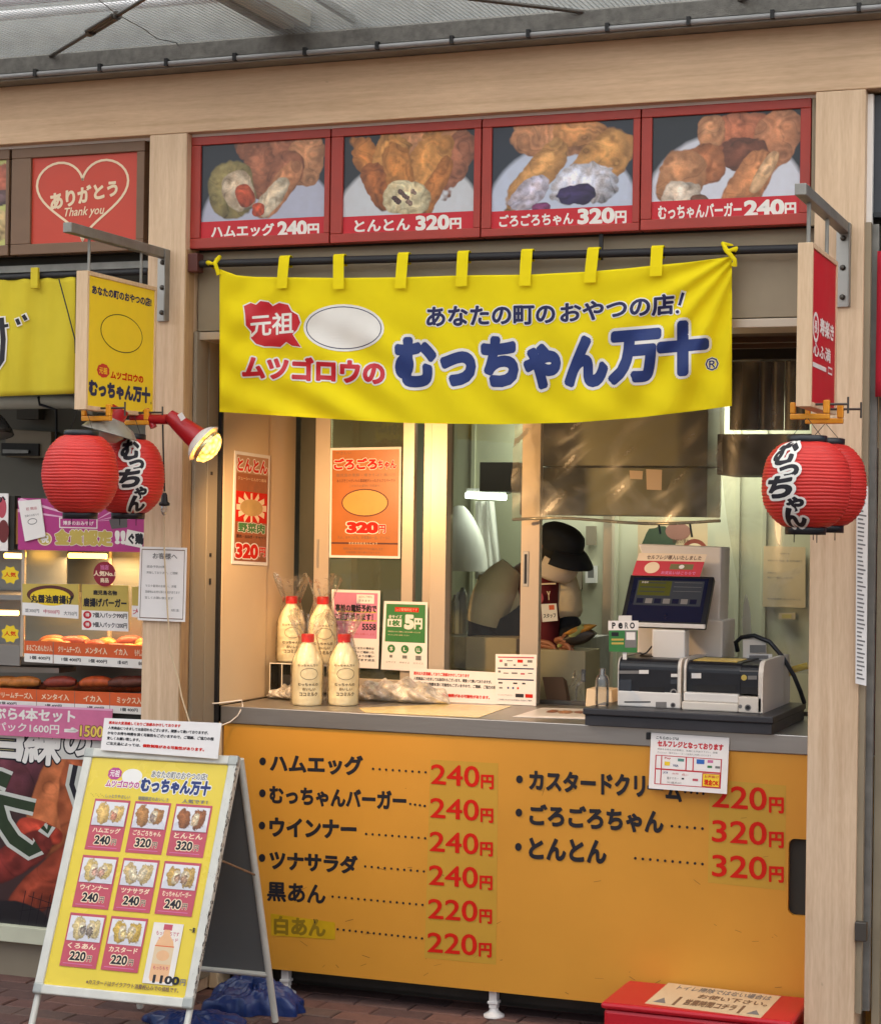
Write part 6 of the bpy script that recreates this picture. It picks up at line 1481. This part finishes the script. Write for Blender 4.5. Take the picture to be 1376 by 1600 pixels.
# pink price strip
qpk = pq((-60, 1098), (176, 1108), (172, 1158), (-60, 1146), Y=YC - .05)
strip(qpk, 'pink sagging price strip with white and gold lettering under the orange labels', 'price strip', 'price_strip', [
    ('R', (0, 0, 1, .06), mat('pale_pink_print', (232, 170, 200), .4)), ('T', 'ぷら4本セット', (.22, .10, .76, .48), 'white', .04), ('T', 'パック1600円', (.24, .58, .66, .86), 'white', .02), ('T', '⇒', (.70, .64, .79, .84), 'white', .06), ('T', '1500', (.80, .56, .95, .90), mat('gold_on_pink', (228, 196, 90), .4), .03, ('wood_dk', .06)), ('T', '円', (.955, .66, .99, .90), 'gold', .03)], mat('strip_pink', (208, 112, 150), .38, var=.10, scale=20))
# big food poster below
YB = -.13
pz = thing('food_poster', 'large glossy poster of fried fish cakes with big brush lettering under the display case', 'poster', (-1.5, YB, .13))
x0_, x1_ = at(-190, 1300, YB).x, -1.0185; z1_ = at(60, 1140, YB).z; z0_ = at(30, 1445, YB).z
MB().box(x0_, x1_, YB, YB + .02, z0_, z1_, 'black').build('panel', pz)
qz = [Vector((x0_, YB, z1_)), Vector((x1_, YB, z1_)), Vector((x1_, YB, z0_)), Vector((x0_, YB, z0_))]
c = Canvas(330, 240, (64, 46, 46))
c.blob(.49, .23, .13, .15, 0, (104, 54, 64), .12).blob(.66, .36, .22, .13, -72, (206, 118, 72), .05, .3).blob(.76, .30, .10, .30, 8, (196, 104, 64), .08, .3)
c.blob(.60, .52, .09, .055, 18, (206, 76, 54), .08, .3).blob(.52, .66, .15, .085, -38, (134, 50, 44), .05, .3).blob(.88, .98, .22, .2, 10, (214, 186, 164), .03, .1, True).blob(.64, .76, .21, .095, -46, (162, 70, 48), .05, .3).blob(.80, .70, .16, .09, -50, (176, 82, 54), .05, .3)
c.blob(.50, .98, .14, .10, 0, (34, 32, 36), .06, .1, True)
QZ = quadmap(qz); c.grid(lambda u, v, w_: QZ(u, v, w_ + .0004), 'photo', pz)
P = Print(plane(YB), w0=.0016)
P.poly([(-60, 1150), (160, 1158), (160, 1188), (-60, 1182)], mat('pale_grey_print', (206, 204, 196), .4)); P.poly([(-60, 1150), (22, 1152), (22, 1180), (-60, 1178)], mat('pale_yellow_print', (224, 216, 150), .4))
P.text('自', [(-20, 1118), (36, 1121), (34, 1188), (-22, 1184)], 'white', .035, ('ink', .07)); P.text('練', [(42, 1120), (98, 1124), (92, 1196), (36, 1192)], 'white', .03, ('ink', .06)); P.text('の', [(104, 1138), (142, 1141), (140, 1182), (100, 1179)], 'white', .045, ('ink', .075))
gp = mat('dark_green_brush', (44, 60, 38), .4, var=.2, scale=30); hal = mat('pale_halo', (200, 202, 192), .4)
for wd, m_ in ((1, hal), (0, gp)):
    e = 12 if wd else 0
    P.line([(-30, 1212), (0, 1216), (14, 1222)], 22 + e, m_); P.line([(-30, 1250), (0, 1249), (28, 1256), (54, 1262)], 15 + e, m_); P.line([(-6, 1250), (4, 1285), (22, 1312), (48, 1330), (60, 1322)], 19 + e, m_); P.line([(66, 1292), (74, 1300), (78, 1290)], 7 + e, m_)
    P.line([(118, 1196), (112, 1226), (124, 1262), (118, 1300)], 8 + e, K['ink'] if not wd else hal)
for i in range(7):
    P.line([(40 + i * 13, 1392 + i * 2), (30 + i * 13, 1446)], 1.0, 'ink'); 
P.line([(30, 1424), (140, 1410)], 1.0, 'ink'); P.line([(44, 1400), (140, 1432)], 1.0, 'ink')
P.build('lettering', pz)
lz = thing('stall_plinth', 'pale ledge and grey base under the large food poster of the neighbouring stall', 'base', (-1.5, 0, 0))
MB().box(-2.6, -1.0185, -.16, -.128, at(30, 1474, -.16).z, z0_ - .001, mat('pale_ledge', (206, 206, 180), .5, var=.05)).build('ledge', lz, .002)
MB().box(-2.6, -1.0185, -.12, .6, .0, at(30, 1474, -.16).z - .001, 'greydoor').build('base', lz)
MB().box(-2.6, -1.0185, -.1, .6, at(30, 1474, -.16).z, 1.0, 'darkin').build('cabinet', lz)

# ================================================================== RIGHT EDGE
rw = thing('side_front', 'brown red shop front panel at the right edge beyond the post', 'wall', (1.8, .1, 0))
MB().box(1.53, 2.6, .02, .06, 0, 2.62, mat('brown_red_panel', (96, 56, 50), .6, var=.15, scale=5)).build('panel', rw)
MB().box(1.4645, 2.6, -.14, .0, 2.42, 2.60, 'darkin').build('shutter_housing', rw)
MB().box(1.501, 1.525, -.15, -.10, 0, 2.40, 'beige').box(1.526, 1.56, -.1, .0, 0, 2.40, 'steeldk').build('guide_rail', rw)
one('red_banner', MB().sheet(lambda u, v: Vector((at(1369, 500, -.215).x + .5 * u, -.215 - .006 * math.sin(u * 22 + v) * v, at(1371, 392, -.215).z + (at(1371, 620, -.215).z - at(1371, 392, -.215).z) * v)), 40, 8, mat('crimson_cloth', (178, 18, 42), .85, var=.08, bump=.2, bscale=700)), 'crimson cloth banner cut off at the right edge', 'banner', solid=.002)
one('red_tile_panel', MB().slab(pq((1364, 700), (1500, 700), (1500, 1180), (1364, 1180), Y=-.06), .01, mat('red_pattern_paper', (160, 70, 60), .5, var=.6, scale=40)), 'strip of red patterned paper at the right edge', 'poster')
t = thing('paper_notice', 'tall narrow price list hanging on the inner side of the right post', 'notice', at(1346, 1070, -.2))
qq = pq((1338, 757), (1356, 760), (1353, 1072), (1336, 1068), Y=-.268)
MB().slab(qq, .001, 'paper').build('sheet', t)
P = Print(quadmap(qq)); rs = random.Random(8)
for i in range(46):
    y_ = .02 + i * .021
    P.rect(.12, y_, .12 + rs.uniform(.4, .75), y_ + .008, 'grey')
P.build('lettering', t)
one('base_cabinet', MB().box(1.4645, 2.6, -.02, .018, 0, .96, 'panel'), 'ochre cabinet side at the lower right edge', 'cabinet')

# ================================================================== A-BOARD
AW, AH, LEAN = .55, .803, .409
AB = Vector((-.700, -.968, .184)); AZ = .040
def amap(u, v, w_):      # u 0..1 right, v 0..1 down from the top, w towards the street
    ua = Vector((math.cos(AZ), math.sin(AZ), 0)); n = Vector((math.sin(AZ), -math.cos(AZ), 0)); vv = Vector((0, 0, math.cos(LEAN))) - n * math.sin(LEAN)
    nn_ = ua.cross(vv)
    return AB + ua * (u - .5) * AW + vv * (1 - v) * AH + nn_ * w_
ab = thing('a_board', 'white framed A-board with a yellow menu poster of nine items', 'sign board', (AB.x, -.75, 0))
def abar(u0, v0, u1, v1, w0, w1, m): 
    q = [amap(u0, v0, w1), amap(u1, v0, w1), amap(u1, v1, w1), amap(u0, v1, w1)]; r = [amap(u0, v0, w0), amap(u1, v0, w0), amap(u1, v1, w0), amap(u0, v1, w0)]
    return MB().hexa(q, r, m)
fu, fv = .030 / AW, .030 / AH
abar(0, 0, 1, fv, -.012, .008, 'alurust').build('frame_bar', ab, .004)
abar(0, 1 - fv, 1, 1, -.012, .008, 'alurust').build('frame_bar', ab, .004)
abar(0, fv + .0005, fu, 1 - fv - .0005, -.012, .008, 'alurust').build('frame_bar', ab, .004)
abar(1 - fu, fv + .0005, 1, 1 - fv - .0005, -.012, .008, 'alurust').build('frame_bar', ab, .004)
for u_ in (0, 1):
    for v_ in (0, 1):
        c_ = amap(u_ + (.03 if u_ == 0 else -.03), v_ + (.02 if v_ == 0 else -.02), 0)
        q = [(.0 if u_ == 0 else 1 - fu * 1.1), (.0 if v_ == 0 else 1 - fv * 1.1)]
        abar(q[0] - .003, q[1] - .002, q[0] + fu * 1.1 + .003, q[1] + fv * 1.1 + .002, -.011, .0095, mat('grey_corner', (168, 170, 162), .4, .3, var=.15, scale=30)).build('corner', ab, .006)
abar(fu, fv, 1 - fu, 1 - fv, -.006, .0, mat('menu_yellow', (226, 200, 62), .25, var=.05, scale=4)).build('poster', ab)
# legs
LR = AH + .20
for u_ in (.02, .975):
    a_ = amap(u_, 1.0, -.012); d_ = (amap(u_, 1.0, 0) - amap(u_, 0, 0)).normalized(); s_ = .184 / math.cos(LEAN)
    MB().tube([amap(u_, .0, -.024), a_ + d_ * (s_ - .008) + Vector((0, 0, 0))], .011, 'alurust', 8).build('leg', ab)
top_c = [amap(.03, .0, -.03), amap(.985, .0, -.03)]
rear = [Vector((-.93, -.375, .0)), Vector((-.43, -.335, .0))]
rear = [atz(318, 1598, 0) + Vector((-.28, 0, 0)), atz(430, 1600, 0)]; rear[0] = rear[1] + Vector((-.50, -.02, 0))
def rl(t_, s_): return top_c[s_].lerp(rear[s_], t_)
for s_ in (0, 1):
    MB().tube([top_c[s_], rear[s_] + Vector((0, 0, .008))], .012, 'alurust', 8).build('rear_leg', ab)
MB().slab([rl(.04, 0), rl(.04, 1), rl(.80, 1), rl(.80, 0)], .004, 'boardback').build('back_panel', ab)
MB().tube([rl(.81, 0), rl(.81, 1)], .010, 'alurust', 8).build('cross_bar', ab); MB().tube([rl(.02, 0), rl(.02, 1)], .012, 'alurust', 8).build('cross_bar', ab)
MB().tube([amap(1.0, .42, -.02), rl(.43, 1)], .004, mat('rusty_stay', (150, 120, 92), .6, .3, var=.3, scale=30), 6).build('stay', ab)
# rust along the right hand edge
rs = random.Random(21); mb = MB()
for i in range(150):
    v_ = rs.random(); l_ = rs.uniform(.002, .02); w_ = .0072 if rs.random() < .3 else rs.uniform(-.012, .006)
    u_ = 1.0005
    q = [amap(u_, v_, w_), amap(u_, v_ + l_, w_ + rs.uniform(-.002, .002)), amap(u_, v_ + l_ * .9, w_ + rs.uniform(.002, .006)), amap(u_, v_ + .001, w_ + rs.uniform(.001, .006))]
    mb.add(q, [(0, 1, 2, 3)], mat('rust_dirt', (64, 52, 42), .9, var=.3, scale=80))
for i in range(60):
    v_ = rs.random(); u_ = 1 - rs.random() ** 2 * fu * .9 ; 
    q = [amap(u_, v_, .0082), amap(u_ - .004 * rs.random(), v_ + .004, .0082), amap(u_ - .003, v_ + .012 * rs.random(), .0082)]
    mb.add(q, [(0, 1, 2)], MATS['rust_dirt'])
o = mb.build('rust_flakes', ab); tag(o, kind='stuff')
# menu print
pu0, pu1, pv0, pv1 = fu, 1 - fu, fv, 1 - fv
PM = lambda u, v, w_: amap(pu0 + (pu1 - pu0) * u, pv0 + (pv1 - pv0) * v, w_)
P = Print(PM, w0=.0006)
P.ell(.19, .068, .048, .026, 'magenta', 20, wob=.12, lobes=8); P.text('元祖', (.155, .052, .225, .082), 'white', .02); P.ell(.32, .076, .075, .034, 'white', 24)
P.text('ムツゴロウの', (.14, .098, .385, .128), 'magenta', .05, ('white', .14)); P.text('あなたの町のおやつの店!', (.46, .045, .86, .075), 'grey', .03, ('white', .13)); P.text('むっちゃん万十', (.40, .080, .90, .140), 'navy', .07, ('white', .13))
names = [('ハムエッグ', '240', 0), ('ごろごろちゃん', '320', 1), ('とんとん', '320', 2), ('ウインナー', '240', 3), ('ツナサラダ', '240', 4), ('むっちゃんバーガー', '240', 5), ('くろあん', '220', 6), ('カスタード', '220', 7)]
cells = []
for k_, (nm, pc, i) in enumerate(names):
    r_, c_ = divmod(i, 3); u0 = .085 + c_ * .297; v0 = .185 + r_ * .252; u1_, v1_ = u0 + .262, v0 + .228
    P.rect(u0, v0, u1_, v1_, 'rose'); P.rect(u0 + .012, v0 + .012, u1_ - .012, v0 + .118, 'white'); cells.append((u0 + .012, v0 + .012, u1_ - .012, v0 + .118))
    P.text(nm, (u0 + .03, v0 + .127, u1_ - .03, v0 + .150), 'cream', .03, ('rose', .1)); P.text(pc, (u0 + .06, v0 + .163, u1_ - .09, v0 + .200), 'ink', .04, ('cream', .10)); P.text('円', (u1_ - .075, v0 + .176, u1_ - .045, v0 + .200), 'ink', .02, ('cream', .08)); P.rect(u0 + .02, v0 + .213, u1_ - .03, v0 + .216, 'pink')
P.text('しっとりやさしい', (.16, .163, .34, .178), 'grey', .02); P.text('期間限定のおいしさ', (.40, .163, .62, .18), 'grey', .02); P.text('人気です！', (.72, .163, .90, .18), 'grey', .03)
P.rect(.69, .70, .90, .955, mat('pale_card_print', (226, 218, 206), .4)); P.rect(.765, .705, .825, .73, 'rose'); P.text('もっちもちです', (.72, .735, .88, .752), 'rose', .02); P.text('カスタード', (.74, .76, .88, .775), 'rose', .02)
pch = mat('peach_print', (226, 176, 128), .4); P.poly([(.775, .728), (.815, .728), (.82, .75), (.85, .775), (.862, .80), (.862, .93), (.85, .945), (.74, .945), (.728, .93), (.728, .80), (.74, .775), (.77, .75)], pch); P.rect(.728, .80, .862, .872, 'cream_wall'); P.ell(.795, .836, .045, .022, pch, 20); P.rect(.728, .795, .862, .799, 'orange'); P.text('もっちもち', (.745, .88, .85, .895), 'rose', .02)
P.text('1100', (.76, .918, .94, .950), 'ink', .05); P.text('円', (.95, .925, .985, .95), 'grey', .03)
P.text('※カスタードはテイクアウト消費税込みでの価格です。', (.30, .962, .95, .982), 'brownframe', .02)
P.text('一覧', (.945, .71, .985, .73), 'ink', .03)
for i in range(9): P.ell(.05 + .012 * i, .165 + .006 * ((i * 7) % 3), .002, .002, 'ink', 6)
P.build('lettering', ab)
cols = [((232, 190, 110), (206, 84, 60)), ((186, 130, 70), (90, 70, 80)), ((160, 96, 50), (220, 190, 150)), ((226, 196, 120), (190, 120, 110)), ((220, 190, 130), (236, 224, 190)), ((206, 166, 90), (130, 80, 60)), ((224, 200, 140), (60, 56, 64)), ((216, 178, 80), (230, 200, 110))]
for (u0, v0, u1_, v1_), (ca_, cb_) in zip(cells, cols):
    c = Canvas(64, 48, (222, 220, 220)); rv = random.Random(int(u0 * 97 + v0 * 131)); t1, t2 = rv.uniform(-24, 6), rv.uniform(-6, 24); j1 = rv.uniform(-.05, .05)
    c.blob(.50, .90, .52, .40, 0, (206, 204, 208), .02, .05, True)
    c.blob(.27 + j1, .50, .20, .40 + rv.uniform(-.06, .05), t1, ca_, .2, .35).blob(.72 + j1, .50, .20, .40 + rv.uniform(-.06, .05), t2, ca_, .2, .35)
    if rv.random() < .75: c.blob(.36 + j1, .54, .11, .29, t1, (234, 214, 176), .25, .4).blob(.40 + j1, .62, .10, .17, t1, tuple((a_ + b_) // 2 for a_, b_ in zip(cb_, (226, 200, 160))), .6, .9)
    c.blob(.63 + j1, .54, .11, .29, t2, (234, 214, 176), .25, .4).blob(.60 + j1, .62, .10, .17, t2, tuple((a_ + b_) // 2 for a_, b_ in zip(cb_, (226, 200, 160))), .6, .9)
    c.grid(lambda u, v, w_: PM(u0 + (u1_ - u0) * u, v0 + (v1_ - v0) * v, .0040), 'photo', ab)
# white notice slip on top of the board
def mp_(px_, py_): return atz(px_, py_, 1.0)
yt = amap(.5, 0, 0).y
nq = [at(163, 1122, yt - .01), at(346, 1130, yt - .0), at(340, 1186, yt - .02), at(157, 1172, yt - .03)]
notice('paper_notice', nq, 'white notice in red and black type fixed along the top of the A-board', 'notice', [(a, b_, (c_[0], c_[1] - .01, c_[2], c_[3] - .02), *r_) if a == 'T' else (a, b_, c_, *r_) for (a, b_, c_, *r_) in [l for l in RUL]], th=.002)

# ================================================================== RED BOX, BLUE BAGS
rb_ = thing('red_box', 'red plastic box with a handwritten paper on its lid, at the foot of the counter', 'box', (1.0, -.2, 0))
zb0 = .183
f0, f1 = atz(955, 1569, zb0), atz(1250, 1601, zb0)
xl_, xr2 = .700, 1.285; yf0 = -.345
b = MB().box(xl_, xr2, yf0, -.03, .012, zb0 - .022, 'redbox'); b.build('body', rb_, .012)
MB().box(xl_ - .008, xr2 + .008, yf0 - .008, -.022, zb0 - .021, zb0, 'redbox').build('lid', rb_, .009)
qr = [atz(1044, 1536, zb0 + .001), atz(1220, 1557, zb0 + .001), atz(1188, 1591, zb0 + .001), atz(1007, 1568, zb0 + .001)]
notice('paper_slip', qr, 'handwritten paper with a boxed line lying on the lid of the red box', 'paper', [('T', 'トイレ掃除ではない場合は', (.12, .06, .94, .26), 'grey', .02), ('T', 'お使い下さい。', (.36, .34, .96, .52), 'brownframe', .03), ('T', '▲', (.05, .68, .16, .9), 'grey'), ('T', '営業時間コチラ', (.30, .62, .74, .86), 'brownframe', .04), ('R', (.22, .56, .245, .94), 'brownframe'), ('R', (.78, .60, .805, .94), 'brownframe'), ('T', '▲', (.86, .72, .97, .9), 'grey')], th=.001, base='cream_wall')
def heap(cx, cy, sx, sy, h, seed, lab, m='bluebag'):
    ph = np.random.default_rng(seed).uniform(0, 6.28, 9)
    def f(u, v):
        a = 2 * math.pi * u; r = math.sin(v * math.pi / 2) ; z = h * (math.cos(v * math.pi / 2) ** .7 if v < 1 else 0)
        k_ = 1 + .14 * math.sin(a * 3 + ph[0]) + .08 * math.sin(a * 7 + ph[1] + v * 3) + .05 * math.sin(a * 13 + ph[2] - v * 5)
        z *= 1 + .16 * math.sin(a * 2 + ph[3] + v * 4) - .16 * abs(math.sin(a * 3.5 + ph[4] - v * 6)) + .12 * abs(math.sin(a * 6 + v * 9 + ph[5])) - .06 * abs(math.sin(a * 12 - v * 14))
        return Vector((cx + sx * r * k_ * math.cos(a), cy + sy * r * k_ * math.sin(a), max(.001, z + .001)))
    return one('blue_bag', MB().sheet(f, 90, 36, m), lab, 'bag')
p_ = atz(375, 1590, 0); heap(-.59, -.20, .17, .12, .095, 2, 'blue plastic sheet bundled on the ground behind the A-board, the rear one')
heap(-.66, -.50, .16, .12, .045, 9, 'blue plastic sheet bundled on the ground under the A-board, the front one')
for o in bpy.data.objects:
    if '_local' in o: del o['_local']
for o in bpy.data.objects:
    if o.get('label') and not (4 <= len(o['label'].split()) <= 16): print('LAB', len(o['label'].split()), o.name, '|', o['label'])
